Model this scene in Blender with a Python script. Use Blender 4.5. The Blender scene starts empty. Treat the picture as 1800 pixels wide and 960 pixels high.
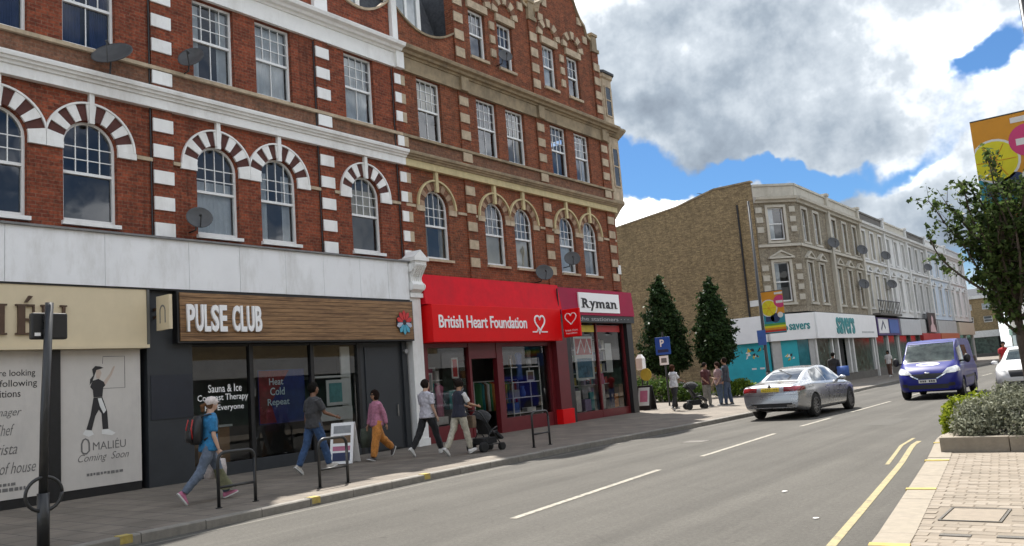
import bpy, bmesh, math, random
import numpy as np
from mathutils import Vector, Matrix
from mathutils.bvhtree import BVHTree

PI = math.pi
R = math.radians
rng = random.Random(7)
nrg = np.random.default_rng(11)
scene = bpy.context.scene
col = scene.collection

# ------------------------------------------------------------------ camera
cam_data = bpy.data.cameras.new('camera')
cam_data.sensor_width = 36.0
cam_data.lens = 36.0 * 1450.0 / 1800.0
cam_data.clip_start = 0.1
cam_data.clip_end = 2000.0
cam = bpy.data.objects.new('camera', cam_data)
col.objects.link(cam)
YAW, PITCH, ROLL, CAM_H = R(37.0), R(7.6), R(4.5), 1.62
fw = Vector((-math.sin(YAW) * math.cos(PITCH), math.cos(YAW) * math.cos(PITCH), math.sin(PITCH)))
rt = Vector((math.cos(YAW), math.sin(YAW), 0))
up = rt.cross(fw)
cr = rt * math.cos(ROLL) - up * math.sin(ROLL)
cu = rt * math.sin(ROLL) + up * math.cos(ROLL)
cam.matrix_world = Matrix(((cr.x, cu.x, -fw.x, 0), (cr.y, cu.y, -fw.y, 0), (cr.z, cu.z, -fw.z, CAM_H), (0, 0, 0, 1)))
scene.camera = cam

# ------------------------------------------------------------------ exposure
scene.render.engine = 'CYCLES'
scene.view_settings.view_transform = 'Standard'
scene.view_settings.look = 'None'
scene.view_settings.exposure = 2.2
scene.view_settings.gamma = 1.0
scene.view_settings.use_curve_mapping = False
scene.cycles.use_denoising = True
scene.cycles.max_bounces = 8
scene.cycles.transparent_max_bounces = 16
scene.cycles.caustics_reflective = False
scene.cycles.caustics_refractive = False

# ------------------------------------------------------------------ sun and sky
SUN_EL, SUN_AZ = R(61.0), R(-43.5)          # azimuth measured from +Y towards +X
to_sun = Vector((math.sin(SUN_AZ) * math.cos(SUN_EL), math.cos(SUN_AZ) * math.cos(SUN_EL), math.sin(SUN_EL)))
sun_data = bpy.data.lights.new('sun', 'SUN')
sun_data.energy = 2.0
sun_data.angle = R(0.55)
sun_data.color = (1.0, 0.955, 0.89)
sun = bpy.data.objects.new('sun', sun_data)
col.objects.link(sun)
sun.rotation_euler = (-to_sun).to_track_quat('-Z', 'Y').to_euler()


def cam_dir(px, py):
    d = fw * 1450.0 + cr * (px - 900.0) + cu * (480.0 - py)
    return d.normalized()


SKY_TINT, CLOUD = (0.105, 0.165, 0.222), 5.9


def build_world():
    w = bpy.data.worlds.new('World')
    scene.world = w
    w.use_nodes = True
    w.cycles.sampling_method = 'NONE'      # an even sky: hits alone are enough
    nt = w.node_tree
    nt.nodes.clear()
    N, L = nt.nodes.new, nt.links.new

    def val(x):
        return x

    def math_(op, a, b=None, c=None, clamp=False):
        n = N('ShaderNodeMath'); n.operation = op; n.use_clamp = clamp
        for i, v in enumerate((a, b, c)):
            if v is None: continue
            if isinstance(v, (int, float)): n.inputs[i].default_value = v
            else: L(v, n.inputs[i])
        return n.outputs[0]

    def vmath(op, a, b=None):
        n = N('ShaderNodeVectorMath'); n.operation = op
        for i, v in enumerate((a, b)):
            if v is None: continue
            if isinstance(v, (tuple, Vector)): n.inputs[i].default_value = tuple(v)
            else: L(v, n.inputs[i])
        return n

    def sstep(x, a, b):
        n = N('ShaderNodeMapRange'); n.interpolation_type = 'SMOOTHSTEP'
        L(x, n.inputs[0]); n.inputs[1].default_value = a; n.inputs[2].default_value = b
        return n.outputs[0]

    out = N('ShaderNodeOutputWorld'); bg = N('ShaderNodeBackground')
    sky = N('ShaderNodeTexSky')
    sky.sky_type = 'NISHITA'; sky.sun_disc = False
    sky.sun_elevation = SUN_EL; sky.sun_rotation = SUN_AZ
    sky.air_density = 1.0; sky.dust_density = 0.6; sky.ozone_density = 2.5
    tc = N('ShaderNodeTexCoord')
    d = vmath('NORMALIZE', tc.outputs['Generated']).outputs[0]
    sep = N('ShaderNodeSeparateXYZ'); L(d, sep.inputs[0])
    zz = math_('MAXIMUM', sep.outputs[2], 0.0)
    zq = math_('ADD', zz, 0.16)
    px = math_('DIVIDE', sep.outputs[0], zq); py = math_('DIVIDE', sep.outputs[1], zq)
    cmb = N('ShaderNodeCombineXYZ'); L(px, cmb.inputs[0]); L(py, cmb.inputs[1]); L(math_('MULTIPLY', zz, 0.9), cmb.inputs[2])
    P = cmb.outputs[0]

    def fbm(vec, scale, detail, rough):
        n = N('ShaderNodeTexNoise'); n.noise_dimensions = '3D'
        n.inputs['Scale'].default_value = scale; n.inputs['Detail'].default_value = detail
        n.inputs['Roughness'].default_value = rough
        L(vec, n.inputs['Vector'])
        return n.outputs[0]

    # the great cloud banks: soft ellipsoids fixed in the sky, their edges broken up by a warp
    wn = N('ShaderNodeTexNoise'); wn.inputs['Scale'].default_value = 4.2; wn.inputs['Detail'].default_value = 6.0
    wn.inputs['Roughness'].default_value = 0.60; L(d, wn.inputs['Vector'])
    wv = vmath('SUBTRACT', wn.outputs['Color'], (0.5, 0.5, 0.5)).outputs[0]
    wsc = vmath('SCALE', wv); wsc.inputs[3].default_value = 0.22
    dw = vmath('ADD', d, wsc.outputs[0]).outputs[0]

    def bank(dirs, tot, px_, py_, wx, wy, amp, tilt=0.0, flat=False):
        c = cam_dir(px_, py_)
        a = (cr * math.cos(tilt) + cu * math.sin(tilt)) * (1450.0 / wx); b = (cu * math.cos(tilt) - cr * math.sin(tilt)) * (1450.0 / wy)
        u = math_('SUBTRACT', vmath('DOT_PRODUCT', dirs, a).outputs[1], a.dot(c))
        v = math_('SUBTRACT', vmath('DOT_PRODUCT', dirs, b).outputs[1], b.dot(c))
        q = math_('MULTIPLY_ADD', u, u, math_('MULTIPLY', v, v))
        if flat: q = math_('POWER', q, 1.5)
        return math_('MULTIPLY_ADD', math_('POWER', 0.36788, q), amp, tot)

    BANKS = [(1400, 170, 330, 118, 0.75, R(-4), True), (1130, 10, 330, 95, 0.50, R(0), True), (1650, 340, 310, 80, 0.5, R(16), True), (1170, 375, 150, 45, 0.50, R(12), True),
             (1560, 20, 240, 110, 0.45, R(0)), (1120, 180, 60, 70, 0.15, R(0)),
             (1345, 300, 200, 27, -1.0, R(5)), (1125, 262, 60, 40, -0.60, R(0)), (1755, 135, 78, 50, -1.0, R(30)), (1650, 262, 70, 20, -0.45, R(20)), (1120, 130, 40, 40, -0.35, 0.0)]

    def all_banks(dirs, which):
        tot = 0.0
        for b_ in which: tot = bank(dirs, tot, *b_)
        return tot

    def noise2(dirv):
        return fbm(dirv, 5.2, 6.5, 0.60)

    n1 = fbm(P, 0.85, 4.0, 0.56)
    n2a = noise2(d)
    main = all_banks(dw, BANKS[:4])
    tot = main
    for b_ in BANKS[4:]: tot = bank(dw, tot, *b_)
    base = math_('ADD', math_('MULTIPLY', n1, 0.70), math_('MULTIPLY', n2a, 0.70))
    dens = math_('ADD', math_('SUBTRACT', base, 0.06), tot)
    # the same field nearer the sun: the difference models the lit heads and the shaded bases of the clouds
    sh = vmath('NORMALIZE', vmath('ADD', d, tuple(to_sun * 0.05)).outputs[0]).outputs[0]
    relief = math_('SUBTRACT', n2a, noise2(sh))
    sh2 = vmath('ADD', dw, tuple(to_sun * 0.07)).outputs[0]
    shade = math_('SUBTRACT', main, all_banks(sh2, BANKS[:4]))
    cover = sstep(dens, 0.45, 0.82)
    thick = sstep(dens, 0.66, 1.75)
    lit = math_('ADD', math_('MULTIPLY', relief, 2.1), math_('SUBTRACT', 0.88, math_('MULTIPLY', thick, 0.56)))
    lit = math_('ADD', lit, math_('MULTIPLY', math_('MAXIMUM', shade, 0.0), 0.8))
    lit = math_('ADD', lit, math_('MULTIPLY', math_('MINIMUM', shade, 0.0), 1.5), clamp=True)
    cr_ = N('ShaderNodeValToRGB')
    e = cr_.color_ramp.elements
    e[0].position = 0.0; e[0].color = (0.060, 0.074, 0.096, 1)
    e[1].position = 1.0; e[1].color = (0.85, 0.86, 0.87, 1)
    for p_, c_ in ((0.42, (0.132, 0.155, 0.182)), (0.70, (0.225, 0.247, 0.27)), (0.88, (0.37, 0.385, 0.40))):
        m_ = e.new(p_); m_.color = (*c_, 1)
    L(lit, cr_.inputs[0])
    skyc = N('ShaderNodeMix'); skyc.data_type = 'RGBA'; skyc.blend_type = 'MULTIPLY'
    skyc.inputs[0].default_value = 1.0
    L(sky.outputs[0], skyc.inputs[6]); skyc.inputs[7].default_value = (SKY_TINT[0], SKY_TINT[1], SKY_TINT[2], 1)
    clc = N('ShaderNodeMix'); clc.data_type = 'RGBA'; clc.blend_type = 'MULTIPLY'; clc.inputs[0].default_value = 1.0
    L(cr_.outputs[0], clc.inputs[6]); clc.inputs[7].default_value = (CLOUD, CLOUD, CLOUD, 1)
    mix = N('ShaderNodeMix'); mix.data_type = 'RGBA'
    L(cover, mix.inputs[0]); L(skyc.outputs[2], mix.inputs[6]); L(clc.outputs[2], mix.inputs[7])
    L(mix.outputs[2], bg.inputs[0])
    bg.inputs[1].default_value = 0.12
    L(bg.outputs[0], out.inputs[0])


build_world()


# ------------------------------------------------------------------ object helpers
def tag(o, label=None, cat=None, group=None, kind=None):
    if label: o['label'] = label
    if cat: o['category'] = cat
    if group: o['group'] = group
    if kind: o['kind'] = kind
    return o


def thing(name, label, cat, loc=(0, 0, 0), group=None):
    o = bpy.data.objects.new(name, None)
    o.empty_display_size = 0.2
    col.objects.link(o)
    o.location = loc
    return tag(o, label, cat, group)


def wloc(o):
    v = Vector((0, 0, 0))
    while o is not None:
        v += o.location
        o = o.parent
    return v


def link(name, me, parent=None, loc=(0, 0, 0)):
    """loc is in world space; parents are never rotated while this is used"""
    o = bpy.data.objects.new(name, me)
    col.objects.link(o)
    if parent is not None:
        o.parent = parent
        o.location = Vector(loc) - wloc(parent)
    else:
        o.location = loc
    return o


def copy_tree(o, parent=None):
    c = o.copy()
    col.objects.link(c)
    c.parent = parent
    for ch in list(o.children):
        copy_tree(ch, c)
    return c


class MB:
    def __init__(s):
        s.v, s.f = [], []

    def quad(s, *p):
        n = len(s.v); s.v += [tuple(q) for q in p]; s.f.append(tuple(range(n, n + len(p))))
        return s

    def box(s, x0, x1, y0, y1, z0, z1):
        n = len(s.v)
        s.v += [(x0, y0, z0), (x1, y0, z0), (x1, y1, z0), (x0, y1, z0), (x0, y0, z1), (x1, y0, z1), (x1, y1, z1), (x0, y1, z1)]
        s.f += [(n, n + 3, n + 2, n + 1), (n + 4, n + 5, n + 6, n + 7), (n, n + 1, n + 5, n + 4), (n + 1, n + 2, n + 6, n + 5), (n + 2, n + 3, n + 7, n + 6), (n + 3, n, n + 4, n + 7)]
        return s

    def mbox(s, M, sx, sy, sz):
        n = len(s.v)
        for z in (-1, 1):
            for x, y in ((-1, -1), (1, -1), (1, 1), (-1, 1)):
                s.v.append(tuple(M @ Vector((x * sx / 2, y * sy / 2, z * sz / 2))))
        s.f += [(n, n + 3, n + 2, n + 1), (n + 4, n + 5, n + 6, n + 7), (n, n + 1, n + 5, n + 4), (n + 1, n + 2, n + 6, n + 5), (n + 2, n + 3, n + 7, n + 6), (n + 3, n, n + 4, n + 7)]
        return s

    def prism(s, pts, a, b):
        """closed polygon swept from offset vector a to offset vector b; pts are 3d"""
        n = len(s.v); k = len(pts); a = Vector(a); b = Vector(b)
        s.v += [tuple(Vector(p) + a) for p in pts] + [tuple(Vector(p) + b) for p in pts]
        s.f.append(tuple(range(n + k - 1, n - 1, -1))); s.f.append(tuple(range(n + k, n + 2 * k)))
        for i in range(k):
            j = (i + 1) % k
            s.f.append((n + i, n + j, n + k + j, n + k + i))
        return s

    def sweep_y(s, prof, y0, y1):
        return s.prism([(x, 0, z) for x, z in prof], (0, y0, 0), (0, y1, 0))

    def tube(s, pts, radii, n=8, caps=True):
        pts = [Vector(p) for p in pts]
        if isinstance(radii, (int, float)): radii = [radii] * len(pts)
        base = len(s.v)
        ref = None
        for i, p in enumerate(pts):
            t = (pts[min(i + 1, len(pts) - 1)] - pts[max(i - 1, 0)])
            t = t.normalized() if t.length > 1e-9 else Vector((0, 0, 1))
            if ref is None:
                ref = Vector((1, 0, 0)) if abs(t.x) < 0.8 else Vector((0, 1, 0))
            a = (ref - t * ref.dot(t)).normalized(); ref = a
            b = t.cross(a)
            for k in range(n):
                an = 2 * PI * k / n
                s.v.append(tuple(p + (a * math.cos(an) + b * math.sin(an)) * radii[i]))
        for i in range(len(pts) - 1):
            for k in range(n):
                k2 = (k + 1) % n
                s.f.append((base + i * n + k, base + i * n + k2, base + (i + 1) * n + k2, base + (i + 1) * n + k))
        if caps:
            s.f.append(tuple(base + k for k in range(n - 1, -1, -1)))
            m = base + (len(pts) - 1) * n
            s.f.append(tuple(m + k for k in range(n)))
        return s

    def rings(s, rings, caps=True):
        """loft: list of rings, each a list of 3d points of equal length"""
        base = len(s.v); n = len(rings[0])
        for r in rings: s.v += [tuple(p) for p in r]
        for i in range(len(rings) - 1):
            for k in range(n):
                k2 = (k + 1) % n
                s.f.append((base + i * n + k, base + i * n + k2, base + (i + 1) * n + k2, base + (i + 1) * n + k))
        if caps:
            s.f.append(tuple(base + k for k in range(n - 1, -1, -1)))
            m = base + (len(rings) - 1) * n
            s.f.append(tuple(m + k for k in range(n)))
        return s

    def lathe(s, prof, n=16, c=(0, 0, 0), axis='z', caps=True):
        rings = []
        for r, h in prof:
            ring = []
            for k in range(n):
                a = 2 * PI * k / n
                if axis == 'z': p = (c[0] + r * math.cos(a), c[1] + r * math.sin(a), c[2] + h)
                elif axis == 'x': p = (c[0] + h, c[1] + r * math.cos(a), c[2] + r * math.sin(a))
                else: p = (c[0] + r * math.sin(a), c[1] + h, c[2] + r * math.cos(a))
                ring.append(p)
            rings.append(ring)
        return s.rings(rings, caps)

    def ellipsoid(s, c, rx, ry, rz, nu=14, nv=9, M=None):
        rings = []
        for i in range(nv + 1):
            t = PI * (i + 0.02) / (nv + 0.04)
            ring = []
            for k in range(nu):
                a = 2 * PI * k / nu
                p = Vector((rx * math.sin(t) * math.cos(a), ry * math.sin(t) * math.sin(a), -rz * math.cos(t)))
                if M is not None: p = M @ p
                ring.append(tuple(Vector(c) + p))
            rings.append(ring)
        return s.rings(rings)

    def mesh(s, name, mat=None, off=(0, 0, 0), smooth=False):
        me = bpy.data.meshes.new(name)
        ox, oy, oz = off
        me.from_pydata([(x - ox, y - oy, z - oz) for x, y, z in s.v], [], s.f)
        if mat is not None:
            me.materials.append(mat)
        if smooth:
            me.polygons.foreach_set('use_smooth', [True] * len(me.polygons))
        me.update()
        return me

    def build(s, name, mat, parent=None, smooth=False, bevel=0.0, fixn=False):
        """verts are in world space"""
        if parent is None:
            me = s.mesh(name, mat, smooth=smooth); o = link(name, me)
        else:
            w = wloc(parent)
            me = s.mesh(name, mat, off=w, smooth=smooth); o = link(name, me, parent, w)
        if fixn:
            bm = bmesh.new(); bm.from_mesh(me); bmesh.ops.recalc_face_normals(bm, faces=bm.faces); bm.to_mesh(me); bm.free()
        if bevel:
            m = o.modifiers.new('bevel', 'BEVEL'); m.width = bevel; m.segments = 2; m.limit_method = 'ANGLE'
        return o


# ------------------------------------------------------------------ materials
_m = {}


def nodes(name):
    m = bpy.data.materials.new(name)
    m.use_nodes = True
    nt = m.node_tree
    nt.nodes.clear()
    return m, nt, nt.nodes.new, nt.links.new


def mat(name, color, rough=0.7, var=0.12, scale=4.0, metal=0.0, bump=0.0, bscale=60.0, spec=0.5, coat=0.0, stain=None, stain_amt=0.5, stain_scale=1.2, coords='obj', fine=0.0, sheen=0.0, wear=(0.5, 0.78)):
    if name in _m: return _m[name]
    m, nt, N, L = nodes(name)
    out = N('ShaderNodeOutputMaterial'); b = N('ShaderNodeBsdfPrincipled')
    L(b.outputs[0], out.inputs[0])
    if coords == 'obj':
        tc = N('ShaderNodeTexCoord'); vec = tc.outputs['Object']
    else:
        g = N('ShaderNodeNewGeometry'); vec = g.outputs['Position']
    c = Vector(color[:3])
    n = N('ShaderNodeTexNoise'); n.inputs['Scale'].default_value = scale; n.inputs['Detail'].default_value = 6; n.inputs['Roughness'].default_value = 0.65
    L(vec, n.inputs['Vector'])
    r = N('ShaderNodeValToRGB')
    r.color_ramp.elements[0].position = 0.3; r.color_ramp.elements[1].position = 0.7
    r.color_ramp.elements[0].color = (*(c * (1 - var)), 1); r.color_ramp.elements[1].color = (*[min(1, x * (1 + var)) for x in c], 1)
    L(n.outputs[0], r.inputs[0])
    cur = r.outputs[0]
    if stain is not None:
        n2 = N('ShaderNodeTexNoise'); n2.inputs['Scale'].default_value = stain_scale; n2.inputs['Detail'].default_value = 9; n2.inputs['Roughness'].default_value = 0.7
        mp = N('ShaderNodeMapping'); mp.inputs['Scale'].default_value = (1, 1, 0.35); L(vec, mp.inputs[0]); L(mp.outputs[0], n2.inputs['Vector'])
        r2 = N('ShaderNodeValToRGB'); r2.color_ramp.elements[0].position = wear[0]; r2.color_ramp.elements[1].position = wear[1]
        r2.color_ramp.elements[0].color = (0, 0, 0, 1); r2.color_ramp.elements[1].color = (stain_amt,) * 3 + (1,)
        L(n2.outputs[0], r2.inputs[0])
        mx = N('ShaderNodeMix'); mx.data_type = 'RGBA'; L(r2.outputs[0], mx.inputs[0]); L(cur, mx.inputs[6]); mx.inputs[7].default_value = (*stain, 1)
        cur = mx.outputs[2]
    if fine:
        nf = N('ShaderNodeTexNoise'); nf.inputs['Scale'].default_value = 55.0; nf.inputs['Detail'].default_value = 3; L(vec, nf.inputs['Vector'])
        mf = N('ShaderNodeMapRange'); L(nf.outputs[0], mf.inputs[0]); mf.inputs[1].default_value = 0.32; mf.inputs[2].default_value = 0.68; mf.inputs[3].default_value = 1 - fine; mf.inputs[4].default_value = 1 + fine
        hf = N('ShaderNodeHueSaturation'); L(cur, hf.inputs['Color']); L(mf.outputs[0], hf.inputs['Value']); cur = hf.outputs[0]
    L(cur, b.inputs['Base Color'])
    rr = N('ShaderNodeMapRange'); L(n.outputs[0], rr.inputs[0]); rr.inputs[3].default_value = max(0.02, rough - 0.08); rr.inputs[4].default_value = min(1, rough + 0.08)
    L(rr.outputs[0], b.inputs['Roughness'])
    b.inputs['Metallic'].default_value = metal
    b.inputs['Specular IOR Level'].default_value = spec
    b.inputs['Coat Weight'].default_value = coat; b.inputs['Coat Roughness'].default_value = 0.04
    b.inputs['Sheen Weight'].default_value = sheen
    if bump:
        n3 = N('ShaderNodeTexNoise'); n3.inputs['Scale'].default_value = bscale; n3.inputs['Detail'].default_value = 5
        L(vec, n3.inputs['Vector'])
        bp = N('ShaderNodeBump'); bp.inputs['Strength'].default_value = bump; bp.inputs['Distance'].default_value = 0.02
        L(n3.outputs[0], bp.inputs['Height']); L(bp.outputs[0], b.inputs['Normal'])
    _m[name] = m
    return m


def brick_mat(name, c1, c2, mortar, grime=(0.05, 0.035, 0.03), bw=0.225, rh=0.075, msize=0.007, grime_amt=0.7, var_scale=3.0):
    if name in _m: return _m[name]
    m, nt, N, L = nodes(name)
    out = N('ShaderNodeOutputMaterial'); b = N('ShaderNodeBsdfPrincipled'); L(b.outputs[0], out.inputs[0])
    g = N('ShaderNodeNewGeometry')
    sp = N('ShaderNodeSeparateXYZ'); L(g.outputs['Position'], sp.inputs[0])
    sn = N('ShaderNodeSeparateXYZ'); L(g.outputs['Normal'], sn.inputs[0])
    ab = N('ShaderNodeMath'); ab.operation = 'ABSOLUTE'; L(sn.outputs[0], ab.inputs[0])
    gt = N('ShaderNodeMath'); gt.operation = 'GREATER_THAN'; L(ab.outputs[0], gt.inputs[0]); gt.inputs[1].default_value = 0.6
    mu = N('ShaderNodeMix'); mu.data_type = 'FLOAT'; L(gt.outputs[0], mu.inputs[0]); L(sp.outputs[0], mu.inputs[2]); L(sp.outputs[1], mu.inputs[3])
    cb = N('ShaderNodeCombineXYZ'); L(mu.outputs[0], cb.inputs[0]); L(sp.outputs[2], cb.inputs[1])
    br = N('ShaderNodeTexBrick'); L(cb.outputs[0], br.inputs[0])
    br.inputs['Color1'].default_value = (*c1, 1); br.inputs['Color2'].default_value = (*c2, 1); br.inputs['Mortar'].default_value = (*mortar, 1)
    br.inputs['Scale'].default_value = 1.0; br.inputs['Mortar Size'].default_value = msize; br.inputs['Mortar Smooth'].default_value = 0.3
    br.inputs['Brick Width'].default_value = bw; br.inputs['Row Height'].default_value = rh; br.inputs['Bias'].default_value = -0.1
    n = N('ShaderNodeTexNoise'); n.inputs['Scale'].default_value = var_scale; n.inputs['Detail'].default_value = 8; n.inputs['Roughness'].default_value = 0.72; L(g.outputs['Position'], n.inputs['Vector'])
    r = N('ShaderNodeValToRGB'); r.color_ramp.elements[0].position = 0.44; r.color_ramp.elements[1].position = 0.80
    r.color_ramp.elements[0].color = (0, 0, 0, 1); r.color_ramp.elements[1].color = (grime_amt,) * 3 + (1,)
    L(n.outputs[0], r.inputs[0])
    mx = N('ShaderNodeMix'); mx.data_type = 'RGBA'; L(r.outputs[0], mx.inputs[0]); L(br.outputs[0], mx.inputs[6]); mx.inputs[7].default_value = (*grime, 1)
    n2 = N('ShaderNodeTexNoise'); n2.inputs['Scale'].default_value = 17; n2.inputs['Detail'].default_value = 5; L(g.outputs['Position'], n2.inputs['Vector'])
    hv = N('ShaderNodeMapRange'); L(n2.outputs[0], hv.inputs[0]); hv.inputs[1].default_value = 0.3; hv.inputs[2].default_value = 0.7; hv.inputs[3].default_value = 0.66; hv.inputs[4].default_value = 1.26
    hs = N('ShaderNodeHueSaturation'); L(mx.outputs[2], hs.inputs['Color']); L(hv.outputs[0], hs.inputs['Value'])
    # rain-washed soot in long vertical streaks
    mp = N('ShaderNodeMapping'); mp.inputs['Scale'].default_value = (3.2, 3.2, 0.22); L(g.outputs['Position'], mp.inputs[0])
    n4 = N('ShaderNodeTexNoise'); n4.inputs['Scale'].default_value = 1.0; n4.inputs['Detail'].default_value = 6; n4.inputs['Roughness'].default_value = 0.7; L(mp.outputs[0], n4.inputs['Vector'])
    r4 = N('ShaderNodeMapRange'); L(n4.outputs[0], r4.inputs[0]); r4.inputs[1].default_value = 0.52; r4.inputs[2].default_value = 0.78; r4.inputs[3].default_value = 0.0; r4.inputs[4].default_value = 0.7
    m4 = N('ShaderNodeMix'); m4.data_type = 'RGBA'; L(r4.outputs[0], m4.inputs[0]); L(hs.outputs[0], m4.inputs[6]); m4.inputs[7].default_value = (grime[0] * 0.7, grime[1] * 0.7, grime[2] * 0.7, 1)
    L(m4.outputs[2], b.inputs['Base Color'])
    b.inputs['Roughness'].default_value = 0.9; b.inputs['Specular IOR Level'].default_value = 0.2
    hm = N('ShaderNodeMath'); hm.operation = 'MULTIPLY_ADD'; L(br.outputs['Fac'], hm.inputs[0]); hm.inputs[1].default_value = -1.0; L(n2.outputs[0], hm.inputs[2])
    bp = N('ShaderNodeBump'); bp.inputs['Strength'].default_value = 0.6; bp.inputs['Distance'].default_value = 0.012
    L(hm.outputs[0], bp.inputs['Height']); L(bp.outputs[0], b.inputs['Normal'])
    _m[name] = m
    return m


def glass_mat(name, tint=(0.85, 0.9, 0.9), refl=2.2, rough=0.01, wave=0.0):
    if name in _m: return _m[name]
    m, nt, N, L = nodes(name)
    out = N('ShaderNodeOutputMaterial')
    t = N('ShaderNodeBsdfTransparent'); t.inputs[0].default_value = (*tint, 1)
    g = N('ShaderNodeBsdfGlossy'); g.inputs['Roughness'].default_value = rough; g.inputs[0].default_value = (0.95, 0.97, 1, 1)
    fr = N('ShaderNodeFresnel'); fr.inputs[0].default_value = 1.5
    mu = N('ShaderNodeMath'); mu.operation = 'MULTIPLY'; mu.use_clamp = True; L(fr.outputs[0], mu.inputs[0]); mu.inputs[1].default_value = refl
    if wave:
        tc = N('ShaderNodeTexCoord'); n = N('ShaderNodeTexNoise'); n.inputs['Scale'].default_value = 1.6; n.inputs['Detail'].default_value = 1; L(tc.outputs['Object'], n.inputs['Vector'])
        bp = N('ShaderNodeBump'); bp.inputs['Strength'].default_value = wave; bp.inputs['Distance'].default_value = 0.03; L(n.outputs[0], bp.inputs['Height'])
        L(bp.outputs[0], g.inputs['Normal'])
    mx = N('ShaderNodeMixShader'); L(mu.outputs[0], mx.inputs[0]); L(t.outputs[0], mx.inputs[1]); L(g.outputs[0], mx.inputs[2])
    L(mx.outputs[0], out.inputs[0])
    _m[name] = m
    return m


def leaf_mat(name, dark, light, trans=0.35, rough=0.45):
    if name in _m: return _m[name]
    m, nt, N, L = nodes(name)
    out = N('ShaderNodeOutputMaterial'); b = N('ShaderNodeBsdfPrincipled')
    g = N('ShaderNodeNewGeometry')
    r = N('ShaderNodeValToRGB')
    r.color_ramp.elements[0].color = (*dark, 1); r.color_ramp.elements[1].color = (*light, 1)
    L(g.outputs['Random Per Island'], r.inputs[0])
    L(r.outputs[0], b.inputs['Base Color']); b.inputs['Roughness'].default_value = rough; b.inputs['Specular IOR Level'].default_value = 0.07
    tr = N('ShaderNodeBsdfTranslucent'); L(r.outputs[0], tr.inputs[0])
    mx = N('ShaderNodeMixShader'); mx.inputs[0].default_value = trans
    L(b.outputs[0], mx.inputs[1]); L(tr.outputs[0], mx.inputs[2]); L(mx.outputs[0], out.inputs[0])
    _m[name] = m
    return m


# ------------------------------------------------------------------ lettering
def text_mesh(body, name, mat_, P0, U, V, w, h, depth=0.02, bold=0.0, shear=0.0, space=1.0, parent=None, align='CENTER', squeeze=True):
    """text fitted into the rectangle with corner P0 spanned by U*w and V*h, thickness along U x V"""
    cu_ = bpy.data.curves.new(name, 'FONT')
    cu_.body = body; cu_.size = 1.0; cu_.extrude = 0.5; cu_.offset = bold; cu_.shear = shear
    cu_.space_character = space; cu_.align_x = align; cu_.resolution_u = 3
    o = bpy.data.objects.new(name, cu_)
    col.objects.link(o)
    dg = bpy.context.evaluated_depsgraph_get()
    me = bpy.data.meshes.new_from_object(o.evaluated_get(dg))
    bpy.data.objects.remove(o); bpy.data.curves.remove(cu_)
    n = len(me.vertices)
    a = np.empty(n * 3); me.vertices.foreach_get('co', a); a = a.reshape(-1, 3)
    lo, hi = a.min(0), a.max(0)
    su = w / (hi[0] - lo[0]); sv = h / (hi[1] - lo[1])
    if not squeeze: su = min(su, sv); sv = su
    U = np.array(U, float); V = np.array(V, float); Nn = np.cross(U, V); P0 = np.array(P0, float)
    off = np.array(wloc(parent)) if parent is not None else np.zeros(3)
    co = P0 + np.outer((a[:, 0] - lo[0]) * su, U) + np.outer((a[:, 1] - lo[1]) * sv, V) + np.outer((a[:, 2] + 0.5) * depth, Nn) - off
    me.vertices.foreach_set('co', co.ravel()); me.update()
    me.materials.clear(); me.materials.append(mat_)
    return link(name, me, parent, tuple(off) if parent is not None else (0, 0, 0))


FY, FZ = (0, 1, 0), (0, 0, 1)     # reading directions on a front that faces +X


def ftext(body, mat_, y0, y1, z0, z1, x, parent, name='lettering', **k):
    return text_mesh(body, name, mat_, (x, y0, z0), FY, FZ, y1 - y0, z1 - z0, parent=parent, **k)

# ------------------------------------------------------------------ shared materials
M_brick = brick_mat('red_brick', (0.31, 0.080, 0.040), (0.15, 0.040, 0.025), (0.21, 0.125, 0.085), grime=(0.075, 0.036, 0.024))
M_brick_b = brick_mat('orange_red_brick', (0.30, 0.090, 0.042), (0.15, 0.046, 0.026), (0.20, 0.125, 0.085), grime=(0.075, 0.048, 0.03), grime_amt=0.75)
M_brick_p = brick_mat('brown_brick_band', (0.25, 0.115, 0.068), (0.17, 0.082, 0.055), (0.2, 0.135, 0.095), grime=(0.10, 0.075, 0.055))
M_stock = brick_mat('yellow_stock_brick', (0.35, 0.26, 0.135), (0.18, 0.13, 0.07), (0.27, 0.215, 0.14), grime=(0.15, 0.11, 0.065), grime_amt=0.55, msize=0.009)
M_stock_d = brick_mat('dull_stock_brick', (0.33, 0.285, 0.21), (0.21, 0.18, 0.135), (0.27, 0.24, 0.185), grime=(0.11, 0.09, 0.065))
M_dark_v = mat('dark_brick_paint', (0.085, 0.028, 0.022), 0.8, 0.25, 9, bump=0.15)
M_white = mat('white_masonry_paint', (0.82, 0.82, 0.80), 0.65, 0.05, 3, bump=0.08, bscale=25, stain=(0.40, 0.37, 0.32), stain_amt=0.55, coords='w')
M_whitew = mat('white_window_paint', (0.78, 0.79, 0.78), 0.5, 0.05, 5, coords='w')
M_cream = mat('cream_stone', (0.45, 0.36, 0.25), 0.85, 0.25, 5, bump=0.15, bscale=30, stain=(0.20, 0.15, 0.10), stain_amt=0.7, coords='w')
M_band = mat('ochre_painted_band', (0.56, 0.47, 0.26), 0.8, 0.15, 4, bump=0.1, stain=(0.2, 0.16, 0.1), coords='w')
M_soot = mat('sooty_stone', (0.30, 0.235, 0.15), 0.9, 0.28, 3, bump=0.25, bscale=20, stain=(0.07, 0.06, 0.045), stain_amt=0.8, coords='w')
M_lead = mat('lead_flashing', (0.17, 0.17, 0.17), 0.6, 0.25, 6, bump=0.1, stain=(0.33, 0.30, 0.26), stain_amt=0.6, coords='w')
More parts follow.
